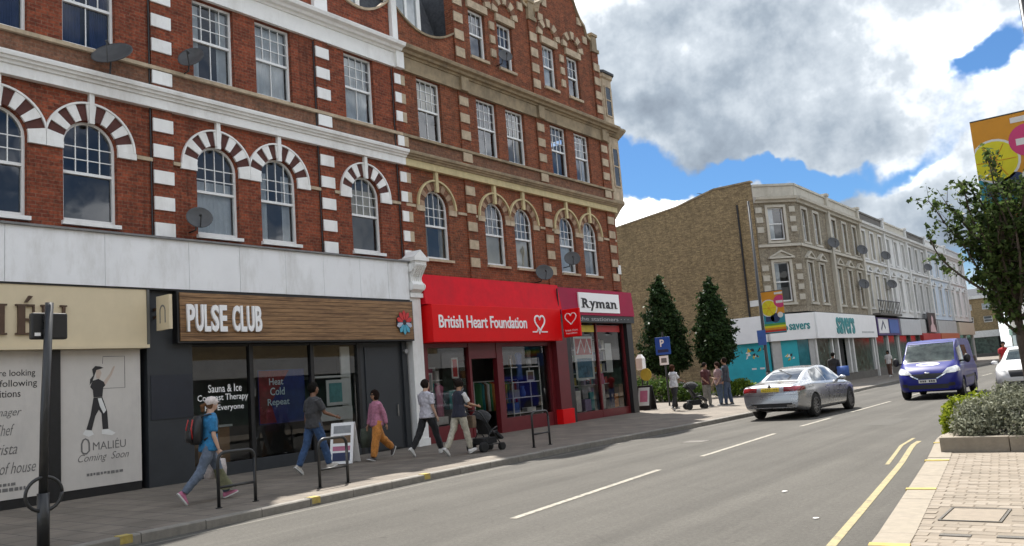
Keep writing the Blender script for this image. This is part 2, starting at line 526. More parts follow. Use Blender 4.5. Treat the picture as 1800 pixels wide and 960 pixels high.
M_slate = mat('roof_slate', (0.075, 0.08, 0.088), 0.8, 0.3, 8, bump=0.3, bscale=14, spec=0.15)
M_redtile = mat('red_roof_tile', (0.23, 0.095, 0.06), 0.8, 0.25, 6, bump=0.3, bscale=12)
M_pane = glass_mat('window_glass', (0.84, 0.88, 0.90), 1.7, 0.015, wave=0.12)
M_shopglass = glass_mat('shop_glass', (0.95, 0.96, 0.96), 1.15, 0.008)
M_net = mat('net_curtain', (0.72, 0.74, 0.75), 0.9, 0.1, 4)
M_navycur = mat('navy_curtain', (0.025, 0.04, 0.13), 0.9, 0.2, 5)
M_blind = mat('pale_blind', (0.60, 0.52, 0.38), 0.8, 0.08, 3)
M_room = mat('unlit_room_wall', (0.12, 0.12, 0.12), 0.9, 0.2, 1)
M_black = mat('black_paint', (0.012, 0.012, 0.013), 0.45, 0.3, 8)
M_blackm = mat('black_powder_coat', (0.018, 0.019, 0.02), 0.4, 0.2, 12, metal=0.0, coat=0.15)
M_char = mat('charcoal_shop_paint', (0.028, 0.032, 0.037), 0.5, 0.12, 3, coords='w')
M_charnavy = mat('navy_charcoal_panel', (0.018, 0.022, 0.033), 0.4, 0.12, 3)
M_dish = mat('dish_grey', (0.065, 0.067, 0.07), 0.5, 0.2, 8)

X = -16.4          # wall plane of the red terrace


def facade(mb, x, y0, y1, z0, z1, ops, depth=0.22):
    """front wall facing +X with openings (ya, yb, za, zspring, arched)"""
    ops = sorted(ops)
    cy = y0
    for ya, yb, za, zs, arch in ops:
        if ya > cy: mb.quad((x, cy, z0), (x, ya, z0), (x, ya, z1), (x, cy, z1))
        if za > z0: mb.quad((x, ya, z0), (x, yb, z0), (x, yb, za), (x, ya, za))
        r = (yb - ya) / 2; yc = (ya + yb) / 2
        if arch:
            K = 14
            pts = [(yc - r * math.cos(PI * k / K), zs + r * math.sin(PI * k / K)) for k in range(K + 1)]
        else:
            pts = [(ya, zs), (yb, zs)]
        for (p, q), (p2, q2) in zip(pts[:-1], pts[1:]):
            mb.quad((x, p, q), (x, p2, q2), (x, p2, z1), (x, p, z1))
            mb.quad((x, p, q), (x - depth, p, q), (x - depth, p2, q2), (x, p2, q2))
        mb.quad((x, ya, za), (x, ya, zs), (x - depth, ya, zs), (x - depth, ya, za))
        mb.quad((x, yb, za), (x - depth, yb, za), (x - depth, yb, zs), (x, yb, zs))
        mb.quad((x, ya, za), (x - depth, ya, za), (x - depth, yb, za), (x, yb, za))
        cy = yb
    if cy < y1: mb.quad((x, cy, z0), (x, y1, z0), (x, y1, z1), (x, cy, z1))
    return mb


_win = {}


def window_meshes(w, h, arch, rail, cols, rows, lcols=1, fmat=None, fr=0.055):
    """local: y 0..w, z 0..h(total), x <= 0 behind the frame face"""
    key = (round(w, 3), round(h, 3), arch, round(rail, 3), cols, rows, lcols, fmat.name, fr)
    if key in _win: return _win[key]
    mb = MB()
    r = w / 2; zs = h - r if arch else h

    def top(y):
        if not arch: return h
        t = min(1.0, abs(y - r) / r)
        return zs + r * math.sqrt(max(0.0, 1 - t * t))
    D = 0.09
    mb.box(-D, 0, 0, fr, 0, zs); mb.box(-D, 0, w - fr, w, 0, zs)
    mb.box(-D, 0.015, fr, w - fr, 0, 0.085)
    if arch:
        K = 16
        for k in range(K):
            a0, a1 = PI * k / K, PI * (k + 1) / K
            o = [(r - r * math.cos(a0), zs + r * math.sin(a0)), (r - r * math.cos(a1), zs + r * math.sin(a1))]
            q = r - fr
            i_ = [(r - q * math.cos(a1), zs + q * math.sin(a1)), (r - q * math.cos(a0), zs + q * math.sin(a0))]
            mb.prism([(0, y, z) for y, z in o + i_], (-D, 0, 0), (0, 0, 0))
    else:
        mb.box(-D, 0, fr, w - fr, h - fr, h)
    mb.box(-D, -0.0025, fr, w - fr, rail - 0.03, rail + 0.03)
    panes = []
    iy0, iy1 = fr, w - fr
    bar = 0.02
    ztop = h - fr

    def tp(y): return top(fr + (y - fr) * 1.0) - fr * 1.02

    cw = (iy1 - iy0) / cols
    for c in range(1, cols):
        y = iy0 + cw * c
        mb.box(-0.05, -0.012, y - bar / 2, y + bar / 2, rail + 0.03, max(rail + 0.1, tp(y)))
    zr0 = rail + 0.03
    rh = ((zs if arch else ztop) - zr0) / (rows - (1 if arch else 0)) if rows > 1 else (ztop - zr0)
    for k in range(1, rows):
        z = zr0 + rh * k
        if arch and z > zs + 0.01:
            dy = r * (1 - math.sqrt(max(0, 1 - ((z - zs) / r) ** 2)))
        else: dy = 0
        mb.box(-0.05, -0.014, iy0 + dy, iy1 - dy, z - bar / 2, z + bar / 2)
    lw = (iy1 - iy0) / lcols
    for c in range(1, lcols):
        y = iy0 + lw * c
        mb.box(-0.075, -0.04, y - bar / 2, y + bar / 2, 0.085, rail - 0.03)
    fm = mb.mesh('window', fmat)
    for c in range(cols):
        ya, yb = iy0 + cw * c + bar / 2, iy0 + cw * (c + 1) - bar / 2
        for k in range(rows):
            za = zr0 + rh * k + (bar / 2 if k else 0)
            last = k == rows - 1
            ys = [ya + (yb - ya) * t / 5 for t in range(6)] if arch else [ya, yb]
            tops = [max(za + 0.002, tp(y) if last else min(zr0 + rh * (k + 1) - bar / 2, tp(y))) for y in ys]
            p = [(-0.03, ya, za), (-0.03, yb, za)] + [(-0.03, y, z) for y, z in zip(reversed(ys), reversed(tops))]
            panes.append(MB().quad(*p).mesh('pane', M_pane))
    for c in range(lcols):
        ya, yb = iy0 + lw * c + (bar / 2 if c else 0), iy0 + lw * (c + 1) - (bar / 2 if c < lcols - 1 else 0)
        panes.append(MB().quad((-0.06, ya, 0.085), (-0.06, yb, 0.085), (-0.06, yb, rail - 0.03), (-0.06, ya, rail - 0.03)).mesh('pane', M_pane))
    _win[key] = (fm, panes)
    return fm, panes


def curtain(win, kind, w, h, arch, rail, seed, x):
    """hung behind the glass"""
    if kind is None: return
    rr = random.Random(seed)
    zs = h - w / 2 if arch else h
    m = {'net': M_net, 'navy': M_navycur, 'blind': M_blind, 'split': M_net, 'halfnet': M_net, 'top': M_blind, 'warm': M_blind}[kind]
    z0, z1 = 0.03, zs + (0.2 if arch else -0.03)
    spans = [(0.03, w - 0.03)]
    if kind == 'blind': z1 = rail
    if kind == 'top': z0 = rail * rr.uniform(0.75, 1.35)
    if kind == 'net' and rr.random() < 0.4: z1 = rail + rr.uniform(-0.1, 0.3)
    if kind in ('split', 'warm'): c_ = rr.uniform(0.22, 0.4); spans = [(0.03, w * c_), (w * (1 - c_ * rr.uniform(0.6, 1)), w - 0.03)]
    if kind == 'halfnet': spans = [(0.03, w * rr.uniform(0.3, 0.55))]
    if kind == 'navy': spans = [(0.03, w * 0.45), (w * 0.62, w - 0.03)]
    base = wloc(win)
    for ya, yb in spans:
        mb = MB(); n = 1 if kind in ('blind', 'top') else 26
        pr = None
        for k in range(n + 1):
            y = ya + (yb - ya) * k / n
            dx = 0 if kind in ('blind', 'top') else 0.018 * math.sin(k * 1.9 + seed) + 0.008 * math.sin(k * 4.1)
            q = ((-0.17 + dx, y, z0), (-0.17 + dx * 0.5, y, z1))
            if pr: mb.quad(pr[0], q[0], q[1], pr[1])
            pr = q
        link('curtain' if kind not in ('blind', 'top') else 'blind', mb.mesh('curtain', m), win, base)


def place_window(root, y0, z0, w, h, arch, rail, cols, rows, lcols=1, cur=None, x=X - 0.11, fmat=None, sill=None, sill_mat=None, name='window', fr=0.055):
    fm, panes = window_meshes(w, h, arch, rail, cols, rows, lcols, fmat or M_whitew, fr)
    o = link(name, fm, root, (x, y0, z0))
    for p in panes: link('pane', p, o, (x, y0, z0))
    curtain(o, cur, w, h, arch, rail, int(y0 * 37) % 101, x)
    if sill:
        MB().box(x - 0.06, X + sill, y0 - 0.05, y0 + w + 0.05, z0 - 0.085, z0 - 0.002).build('sill', sill_mat or M_white, o)
    return o


def voussoirs(root, yc, zs, ri, ro, n, m_even, m_odd, x, d_even=0.06, d_odd=0.03, lo=-1e9, hi=1e9):
    for i in range(n):
        a0, a1 = PI * i / n, PI * (i + 1) / n
        g = 0.0025
        a0 += g; a1 -= g
        pts = []
        for rr_, aa in ((ri, (a0, (a0 + a1) / 2, a1)), (ro, (a1, (a0 + a1) / 2, a0))):
            for a in aa:
                y = yc - rr_ * math.cos(a)
                pts.append((x, min(hi, max(lo, y)), zs + rr_ * math.sin(a)))
        ev = i % 2 == 0
        ys = [p[1] for p in pts]
        if max(ys) - min(ys) < 0.01: continue
        MB().prism(pts, (-0.1, 0, 0), (d_even if ev else d_odd, 0, 0)).build('voussoir', m_even if ev else m_odd, root)


def hood(root, yc, zs, ri, ro, m, x, d, lo=-1e9, hi=1e9):
    mb = MB(); K = 28; prev = None
    for k in range(K + 1):
        a = PI * k / K
        q = [(min(hi, max(lo, yc - rr_ * math.cos(a))), zs + rr_ * math.sin(a)) for rr_ in (ri, ro)]
        if prev and not (abs(prev[1][0] - q[1][0]) < 1e-4 and abs(prev[0][0] - q[0][0]) < 1e-4):
            mb.prism([(x, *prev[0]), (x, *q[0]), (x, *q[1]), (x, *prev[1])], (-0.02, 0, 0), (d, 0, 0))
        prev = q
    mb.build('hood_mould', m, root)


_blk = {}


def block(root, y0, y1, z0, z1, x0, x1, m, name='quoin_block'):
    k = (round(y1 - y0, 3), round(z1 - z0, 3), round(x1 - x0, 3), m.name, name)
    if k not in _blk:
        _blk[k] = MB().box(0, x1 - x0, 0, y1 - y0, 0, z1 - z0).mesh(name, m)
    return link(name, _blk[k], root, (x0, y0, z0))


# ------------------------------------------------------------------ ground, road, pavements


def asphalt_mat():
    m, nt, N, L = nodes('asphalt')
    out = N('ShaderNodeOutputMaterial'); b = N('ShaderNodeBsdfPrincipled'); L(b.outputs[0], out.inputs[0])
    g = N('ShaderNodeNewGeometry')

    def noise(scale, detail, vec=None, rough=0.6):
        n = N('ShaderNodeTexNoise'); n.inputs['Scale'].default_value = scale; n.inputs['Detail'].default_value = detail; n.inputs['Roughness'].default_value = rough
        L(vec or g.outputs['Position'], n.inputs['Vector']); return n.outputs[0]

    def rng_(x, a, b_, lo, hi):
        n = N('ShaderNodeMapRange'); L(x, n.inputs[0]); n.inputs[1].default_value = a; n.inputs[2].default_value = b_; n.inputs[3].default_value = lo; n.inputs[4].default_value = hi
        return n.outputs[0]

    def mul(a, b_):
        n = N('ShaderNodeMath'); n.operation = 'MULTIPLY'; L(a, n.inputs[0]); L(b_, n.inputs[1]); return n.outputs[0]
    mp = N('ShaderNodeMapping'); mp.inputs['Scale'].default_value = (1.5, 0.05, 1); L(g.outputs['Position'], mp.inputs[0])
    v = rng_(noise(1.0, 4, mp.outputs[0]), 0.3, 0.7, 0.76, 1.2)                # wheel tracks along the street
    v = mul(v, rng_(noise(0.45, 8, None, 0.7), 0.3, 0.72, 1.12, 0.86))          # patchy wear
    v = mul(v, rng_(noise(22, 4), 0.3, 0.7, 0.82, 1.18))                        # coarse aggregate
    v = mul(v, rng_(noise(85, 3), 0.3, 0.7, 0.75, 1.25))                        # fine aggregate
    sp = N('ShaderNodeTexVoronoi'); sp.inputs['Scale'].default_value = 1.3; L(g.outputs['Position'], sp.inputs['Vector'])
    v = mul(v, rng_(sp.outputs['Distance'], 0.02, 0.06, 0.62, 1.0))             # oil and gum spots
    wv = N('ShaderNodeTexNoise'); wv.inputs['Scale'].default_value = 1.2; wv.inputs['Detail'].default_value = 4; L(g.outputs['Position'], wv.inputs['Vector'])
    ad = N('ShaderNodeVectorMath'); ad.operation = 'ADD'; L(g.outputs['Position'], ad.inputs[0]); L(wv.outputs['Color'], ad.inputs[1])
    cr2 = N('ShaderNodeTexVoronoi'); cr2.feature = 'DISTANCE_TO_EDGE'; cr2.inputs['Scale'].default_value = 0.22; L(ad.outputs[0], cr2.inputs['Vector'])
    v = mul(v, rng_(cr2.outputs['Distance'], 0.001, 0.004, 0.9, 1.0))          # a few sealed cracks
    hs = N('ShaderNodeHueSaturation'); hs.inputs['Color'].default_value = (0.086, 0.081, 0.071, 1); L(v, hs.inputs['Value'])
    L(hs.outputs[0], b.inputs['Base Color']); b.inputs['Roughness'].default_value = 0.9; b.inputs['Specular IOR Level'].default_value = 0.3
    bp = N('ShaderNodeBump'); bp.inputs['Strength'].default_value = 0.55; bp.inputs['Distance'].default_value = 0.012; L(noise(70, 4), bp.inputs['Height']); L(bp.outputs[0], b.inputs['Normal'])
    _m['asphalt'] = m
    return m


M_asph = asphalt_mat()
M_flag = None


def slab_mat(name, c, joint, sx, sy, amt=0.25):
    m, nt, N, L = nodes(name)
    out = N('ShaderNodeOutputMaterial'); b = N('ShaderNodeBsdfPrincipled'); L(b.outputs[0], out.inputs[0])
    g = N('ShaderNodeNewGeometry')
    br = N('ShaderNodeTexBrick'); L(g.outputs['Position'], br.inputs[0])
    c = Vector(c)
    br.inputs['Color1'].default_value = (*(c * (1 + amt * 0.5)), 1); br.inputs['Color2'].default_value = (*(c * (1 - amt * 0.5)), 1); br.inputs['Mortar'].default_value = (*joint, 1)
    br.inputs['Scale'].default_value = 1; br.inputs['Brick Width'].default_value = sx; br.inputs['Row Height'].default_value = sy
    br.inputs['Mortar Size'].default_value = 0.012; br.inputs['Mortar Smooth'].default_value = 0.4
    n = N('ShaderNodeTexNoise'); n.inputs['Scale'].default_value = 1.1; n.inputs['Detail'].default_value = 10; n.inputs['Roughness'].default_value = 0.7; L(g.outputs['Position'], n.inputs['Vector'])
    hv = N('ShaderNodeMapRange'); L(n.outputs[0], hv.inputs[0]); hv.inputs[1].default_value = 0.25; hv.inputs[2].default_value = 0.75; hv.inputs[3].default_value = 0.62; hv.inputs[4].default_value = 1.25
    hs = N('ShaderNodeHueSaturation'); L(br.outputs[0], hs.inputs['Color']); L(hv.outputs[0], hs.inputs['Value'])
    v = N('ShaderNodeTexVoronoi'); v.inputs['Scale'].default_value = 2.2; L(g.outputs['Position'], v.inputs['Vector'])
    vr = N('ShaderNodeMapRange'); L(v.outputs['Distance'], vr.inputs[0]); vr.inputs[1].default_value = 0.03; vr.inputs[2].default_value = 0.055; vr.inputs[3].default_value = 0.6; vr.inputs[4].default_value = 0.0
    mx = N('ShaderNodeMix'); mx.data_type = 'RGBA'; L(vr.outputs[0], mx.inputs[0]); L(hs.outputs[0], mx.inputs[6]); mx.inputs[7].default_value = (0.05, 0.05, 0.05, 1)
    L(mx.outputs[2], b.inputs['Base Color']); b.inputs['Roughness'].default_value = 0.85
    bp = N('ShaderNodeBump'); bp.inputs['Strength'].default_value = 0.4; bp.inputs['Distance'].default_value = 0.008
    hm = N('ShaderNodeMath'); hm.operation = 'MULTIPLY_ADD'; L(br.outputs['Fac'], hm.inputs[0]); hm.inputs[1].default_value = -1.0
    n3 = N('ShaderNodeTexNoise'); n3.inputs['Scale'].default_value = 70; L(g.outputs['Position'], n3.inputs['Vector']); L(n3.outputs[0], hm.inputs[2])
    L(hm.outputs[0], bp.inputs['Height']); L(bp.outputs[0], b.inputs['Normal'])
    _m[name] = m
    return m


M_flag = slab_mat('grey_paving_flags', (0.18, 0.153, 0.122), (0.07, 0.065, 0.06), 0.6, 0.45)
M_kerb = mat('granite_kerb', (0.22, 0.205, 0.18), 0.85, 0.2, 8, bump=0.2, bscale=80, stain=(0.15, 0.14, 0.12), stain_amt=0.7, coords='w')
M_kerbr = mat('pale_granite_kerb', (0.262, 0.228, 0.178), 0.85, 0.15, 9, bump=0.2, bscale=80, coords='w')
M_sett = [mat('pink_granite_sett_%d' % i, c, 0.85, 0.14, 14, bump=0.25, bscale=70) for i, c in enumerate(((0.235, 0.197, 0.152), (0.205, 0.172, 0.132), (0.255, 0.217, 0.172)))]
M_yel = mat('yellow_road_paint', (0.42, 0.32, 0.08), 0.8, 0.25, 12, stain=(0.3, 0.27, 0.2), stain_amt=0.8, stain_scale=6, coords='w')
M_yelpale = mat('worn_cream_yellow_line', (0.345, 0.29, 0.145), 0.8, 0.2, 9, stain=(0.12, 0.11, 0.088), stain_amt=0.92, stain_scale=9, coords='w', wear=(0.46, 0.66))
M_line = mat('worn_white_line', (0.35, 0.325, 0.265), 0.8, 0.2, 9, stain=(0.11, 0.104, 0.09), stain_amt=0.92, stain_scale=9, coords='w', wear=(0.44, 0.62))
M_earth = mat('planting_soil', (0.05, 0.038, 0.028), 0.95, 0.3, 8, bump=0.5)
M_ground = mat('plain_ground', (0.12, 0.115, 0.105), 0.95, 0.2, 0.2, coords='w')

tag(MB().quad((-700, -500, -0.03), (700, -500, -0.03), (700, 900, -0.03), (-700, 900, -0.03)).build('ground', M_ground), kind='structure')


def interp(tab, y):
    if y <= tab[0][0]: return tab[0][1]
    for (a, va), (b, vb) in zip(tab[:-1], tab[1:]):
        if y <= b:
            t = (y - a) / (b - a); t = t * t * (3 - 2 * t) if False else t
            return va + (vb - va) * t
    return tab[-1][1]


KL = [(-40, -10.2), (3, -10.3), (7, -10.38), (11, -10.62), (16, -10.62), (22, -10.3), (27, -10.25), (34, -10.55), (42, -11.0), (50, -11.35), (70, -11.6), (112, -11.8), (170, -22)]
KR = [(-40, -1.2), (3, -1.75), (7.0, -1.98), (10.5, -2.40), (13.3, -2.74), (15.9, -3.12), (17.5, -3.2), (18.6, -2.9), (20.5, -1.6), (30, -1.7), (60, -2.5), (100, -6.0), (170, -17)]


def strip(fa, fb, y0, y1, z, step=1.5):
    mb = MB(); n = max(1, int((y1 - y0) / step)); pr = None
    for k in range(n + 1):
        y = y0 + (y1 - y0) * k / n
        q = ((fa(y), y, z), (fb(y), y, z))
        if pr: mb.quad(pr[0], pr[1], q[1], q[0])
        pr = q
    return mb


kl = lambda y: interp(KL, y)
kr = lambda y: interp(KR, y)
road = tag(strip(lambda y: kl(y) - 0.05, lambda y: kr(y) + 0.05, -30, 165, 0.0).build('road', M_asph), kind='structure')
pave = tag(strip(lambda y: -34.0, lambda y: kl(y) - 0.16, -30, 165, 0.12).build('pavement', M_flag), kind='structure')

# tarmac repair patches on the road
M_patch = mat('dark_tarmac_repair', (0.085, 0.08, 0.07), 0.92, 0.15, 1.5, bump=0.5, bscale=100, coords='w')
for (xa, xb, ya, yb, nm) in ((-5.6, -4.9, 20.5, 22.4, 'tarmac patch'),):
    MB().quad((xa, ya, 0.0025), (xb, ya, 0.0025), (xb, yb, 0.0025), (xa, yb, 0.0025)).build('tarmac_patch', M_patch, road)
# sunken ironwork in the carriageway
M_iron = mat('cast_iron_cover', (0.095, 0.085, 0.07), 0.6, 0.3, 30, bump=0.6, bscale=90)
MB().box(-8.6, -8.1, 17.2, 17.7, -0.01, 0.006).build('manhole_cover', M_iron, road)

# centre line dashes
for ya, yb in ((-2.0, 2.5), (8.08, 12.6), (14.5, 19.0), (20.9, 23.5), (25.6, 30.6), (33.0, 37.0), (39.5, 43.5), (46, 50), (52.5, 56.5), (59, 63)):
    cl = lambda y: interp([(5, -6.2), (8, -6.36), (12.7, -6.76), (19, -7.1), (30, -7.25), (60, -7.6)], y)
    strip(lambda y: cl(y) - 0.055, lambda y: cl(y) + 0.055, ya, yb, 0.005, 0.8).build('centre_line_dash', M_line, road)
# worn edge line by the far kerb
strip(lambda y: kl(y) + 0.20, lambda y: kl(y) + 0.26, -5, 46, 0.00255, 1.0).build('edge_line', mat('pale_gutter_channel', (0.17, 0.16, 0.135), 0.9, 0.3, 6, stain=(0.09, 0.085, 0.075), stain_amt=0.9, stain_scale=3, coords='w'), road)
# double yellow lines by the near kerb
strip(lambda y: kr(y) - 0.43, lambda y: kr(y) - 0.345, -4, 16.6, 0.005, 0.6).build('yellow_line', M_yelpale, road)
strip(lambda y: kr(y) - 0.60, lambda y: kr(y) - 0.54, 13.2, 17.2, 0.005, 0.6).build('yellow_line', M_yelpale, road)
# litter on the carriageway
M_litter = mat('pale_litter', (0.6, 0.58, 0.55), 0.8, 0.1, 8)
for (x_, y_, s_) in ((-3.88, 10.48, 0.035), (-2.95, 8.76, 0.03)):
    o = MB().prism([(s_ * math.cos(a) * (1 + 0.4 * math.sin(3 * a)), s_ * 1.3 * math.sin(a), 0) for a in [k * PI / 4 for k in range(8)]], (x_, y_, 0.002), (x_, y_, 0.012)).build('litter_scrap', M_litter)
    tag(o, 'scrap of white litter lying on the road %s' % ('in mid carriageway' if s_ > 0.032 else 'close to the yellow line'), 'litter')


def kerb_run(parent, f, side, y0, y1, L_, w, m, yellow=()):
    """single kerb stones; side +1: pavement lies at larger x"""
    y = y0; i = 0
    while y < y1 - 0.01:
        e = min(y1, y + L_)
        a, b = y + 0.006, e - 0.006
        xa, xb = f(a), f(b)
        jz = nrg.uniform(-0.003, 0.003)
        p = [(xa, a), (xb, b), (xb + side * w, b), (xa + side * w, a)]
        ch = 0.015
        top_ = [(xa + side * ch, a), (xb + side * ch, b), (xb + side * w, b), (xa + side * w, a)]
        mb = MB()
        mb.rings([[(q[0], q[1], -0.05) for q in p], [(q[0], q[1], 0.105 + jz) for q in p], [(q[0], q[1], 0.122 + jz) for q in top_]])
        st = mb.build('kerb_stone', m, parent, fixn=True)
        y = e; i += 1


kerb_run(pave, kl, -1, 1.0, 48.0, 0.915, 0.155, M_kerb)
strip(lambda y: kl(y) - 0.16, lambda y: kl(y), 48, 160, 0.12).build('kerb_line', M_kerb, pave)
mbk = MB(); pr = None
for k in range(60):
    y = 48 + k * 1.9
    q = ((kl(y), y, -0.02), (kl(y), y, 0.12))
    if pr: mbk.quad(pr[0], q[0], q[1], pr[1])
    pr = q
mbk.build('kerb_face', M_kerb, pave)
paveR = tag(strip(lambda y: kr(y) + 0.29, lambda y: 4.0, -30, 165, 0.1165).build('pavement_right', mat('sett_joint_sand', (0.20, 0.168, 0.13), 0.95, 0.15, 10, coords='w')), kind='structure')
kerb_run(paveR, kr, 1, 4.9, 20.6, 0.9, 0.30, M_kerbr)
kerb_run(pave, lambda y: kl(y), -1, -4.5, 1.0, 0.915, 0.155, M_kerb)
# yellow loading blips on the kerb stones
for y in (5.3, 8.35, 11.0):
    MB().box(kl(y) - 0.15, kl(y) + 0.003, y, y + 0.16, 0.03, 0.1285).build('kerb_blip', M_yel, pave)
for y in (7.05, 10.0, 12.6, 15.0):
    MB().prism([(kr(y) - 0.003, y, 0), (kr(y) + 0.30, y + 0.02, 0), (kr(y + .11) + 0.30, y + 0.13, 0), (kr(y + .11) - 0.003, y + 0.11, 0)], (0, 0, 0.03), (0, 0, 0.1285)).build('kerb_blip', M_yel, paveR)

# near pavement: a bed with granite setts laid on it
SW, SH = 0.20, 0.13
sett_mesh = []
for m_ in M_sett:
    b_ = MB().rings([[(-SW / 2 + .0025, -SH / 2 + .0025, -.02), (SW / 2 - .0025, -SH / 2 + .0025, -.02), (SW / 2 - .0025, SH / 2 - .0025, -.02), (-SW / 2 + .0025, SH / 2 - .0025, -.02)],
                     [(-SW / 2 + .0025, -SH / 2 + .0025, .012), (SW / 2 - .0025, -SH / 2 + .0025, .012), (SW / 2 - .0025, SH / 2 - .0025, .012), (-SW / 2 + .0025, SH / 2 - .0025, .012)],
                     [(-SW / 2 + .009, -SH / 2 + .009, .018), (SW / 2 - .012, -SH / 2 + .012, .018), (SW / 2 - .012, SH / 2 - .012, .018), (-SW / 2 + .012, SH / 2 - .012, .018)]]).mesh('sett', m_)
    sett_mesh.append(b_)
cand = []
for j in range(int((13.6 - 3.0) / SH)):
    y = 3.0 + SH * (j + 0.5)
    x0 = kr(y) + 0.30
    i = 0
    while True:
        x = x0 + SW * (0.5 + (0.52 if j % 2 else 0.0)) + SW * i; i += 1
        if x > 3.8: break
        cand.append((x, y))
COVERS = [(-1.70, -1.20, 8.25, 8.92), (-1.57, -1.34, 7.56, 7.68), (-1.16, -0.93, 7.58, 7.70)]
PLANT = (-2.64, 3.6, 13.66, 18.2)


def in_view(x, y):
    d = Vector((x, y, 0.12 - CAM_H)); z = d.dot(fw)
    if z <= 0.1: return False
    u = 900 + 1450 * d.dot(cr) / z; v = 480 - 1450 * d.dot(cu) / z
    return u < 1815 and v < 985


cand = [c for c in cand if not any(a - SW / 2 < c[0] < b + SW / 2 and e_ - SH / 2 < c[1] < f_ + SH / 2 for a, b, e_, f_ in COVERS)]
seen = sorted([c for c in cand if in_view(*c)], key=lambda c: c[1])
near, rest = seen[:300], seen[300:] + [c for c in cand if not in_view(*c)]
half_mesh = MB().box(-SW / 4 + .0025, SW / 4 - .0025, -SH / 2 + .0025, SH / 2 - .0025, -.02, .017).mesh('half_sett', M_sett[0])
for j in range(1, int((13.6 - 3.0) / SH), 2):
    y = 3.0 + SH * (j + 0.5)
    if in_view(kr(y) + 0.30, y): link('half_sett', half_mesh, paveR, (kr(y) + 0.302 + SW * 0.25, y, 0.105))
for (x, y) in near:
    o = link('sett', sett_mesh[rng.randrange(3)], paveR, (x, y, 0.105 + rng.uniform(-0.003, 0.003)))
mb = MB()
for (x, y) in rest:
    mb.box(x - SW / 2 + .005, x + SW / 2 - .005, y - SH / 2 + .005, y + SH / 2 - .005, 0.09, 0.122 + rng.uniform(-0.003, 0.003))
tag(mb.build('setts_beyond', M_sett[0], paveR), kind='stuff')
# ironwork set in the setts
c = COVERS[0]
fr_ = tag(MB().box(c[0], c[1], c[2], c[2] + 0.02, 0.09, 0.126).box(c[0], c[1], c[3] - 0.02, c[3], 0.09, 0.126).box(c[0], c[0] + .02, c[2] + .021, c[3] - .021, 0.09, 0.126).box(c[1] - .02, c[1], c[2] + .021, c[3] - .021, 0.09, 0.126).build('cover_frame', M_iron, paveR))
MB().box(c[0] + .03, c[1] - .03, c[2] + .03, c[3] - .03, 0.09, 0.123).build('inset_slab', M_sett[0], paveR)
for c in COVERS[1:]:
    MB().box(c[0], c[1], c[2] + 0.02, c[3] - 0.02, 0.09, 0.124).build('slot_drain', M_iron, paveR)

# ------------------------------------------------------------------ the red terrace (white-trimmed half and cream-trimmed half)
WW = 1.08
A = thing('terrace_building', 'red brick terrace with white painted quoins, striped arches and white cornice above the white board', 'building', (X, 10, 0))
B = thing('terrace_building', 'taller red brick gabled corner block with cream stone trim above the red shop signs', 'building', (X, 23, 0))
winsA = [1.05, 2.75, 5.63, 7.37, 10.27, 11.97, 14.84]
winsB = [17.70, 20.52, 22.10, 24.79, 26.40]
PIERA = [(0.0, 0.44), (4.62, 5.06), (9.22, 9.68), (13.8, 14.24), (16.69, 17.10)]
PIERB = [(19.60, 20.03), (23.88, 24.30), (28.30, 28.75)]
YA0, YAB, YB1 = -0.5, 16.9, 29.0
S1, SP1 = 5.45, 7.03            # first floor sill and springing
S2, T2 = 9.12, 11.06


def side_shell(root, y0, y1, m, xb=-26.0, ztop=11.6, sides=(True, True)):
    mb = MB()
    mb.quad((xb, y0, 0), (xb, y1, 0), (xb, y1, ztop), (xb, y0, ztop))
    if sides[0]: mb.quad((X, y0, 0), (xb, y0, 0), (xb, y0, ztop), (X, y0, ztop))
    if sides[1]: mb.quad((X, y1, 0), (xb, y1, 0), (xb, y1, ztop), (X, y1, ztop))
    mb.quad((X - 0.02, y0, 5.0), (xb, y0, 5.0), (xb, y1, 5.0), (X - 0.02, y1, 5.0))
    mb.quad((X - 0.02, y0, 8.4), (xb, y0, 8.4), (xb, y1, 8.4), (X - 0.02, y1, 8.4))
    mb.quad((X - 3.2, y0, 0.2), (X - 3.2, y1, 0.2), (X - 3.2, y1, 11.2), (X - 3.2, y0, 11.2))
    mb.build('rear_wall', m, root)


for root, y0, y1, wins, mb_mat in ((A, YA0, YAB, winsA, M_brick), (B, YAB + 0.002, YB1, winsB, M_brick_b)):
    mb = MB()
    facade(mb, X, y0, y1, 4.6, 8.25, [(w, w + WW, S1, SP1, True) for w in wins])
    facade(mb, X, y0, y1, 8.25, 11.3, [(w, w + WW, S2, T2, False) for w in wins])
    mb.build('wall', mb_mat, root)
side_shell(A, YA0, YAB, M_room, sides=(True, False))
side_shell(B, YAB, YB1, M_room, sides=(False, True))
# brown rubbed panels under the upper sills
for root, y0, y1, m_ in ((A, YA0, YAB - 0.01, M_brick_p), (B, YAB + 0.01, YB1, M_brick_p)):
    MB().box(X - 0.02, X + 0.018, y0, y1, 8.5, 9.02).build('sill_band', m_, root)

curA1 = ['net', 'top', 'halfnet', None, 'net', 'split', 'top']
curA2 = ['net', 'split', 'navy', 'navy', 'split', 'net', 'net']
curB1 = ['warm', 'blind', 'blind', 'net', 'split']
curB2 = ['top', None, 'warm', 'halfnet', 'split']
for root, wins, c1, c2 in ((A, winsA, curA1, curA2), (B, winsB, curB1, curB2)):
    for w, k1, k2 in zip(wins, c1, c2):
        place_window(root, w, S1, WW, SP1 + WW / 2 - S1, True, 1.03, 4, 3, 1, k1)
        place_window(root, w, S2, WW, T2 - S2, False, 0.98, 4, 3, 2, k2)
        m_ = M_white if root is A else M_cream
        MB().box(X - 0.1, X + 0.09, w - 0.04, w + WW + 0.04, S1 - 0.08, S1 - 0.003).build('sill', m_, root)

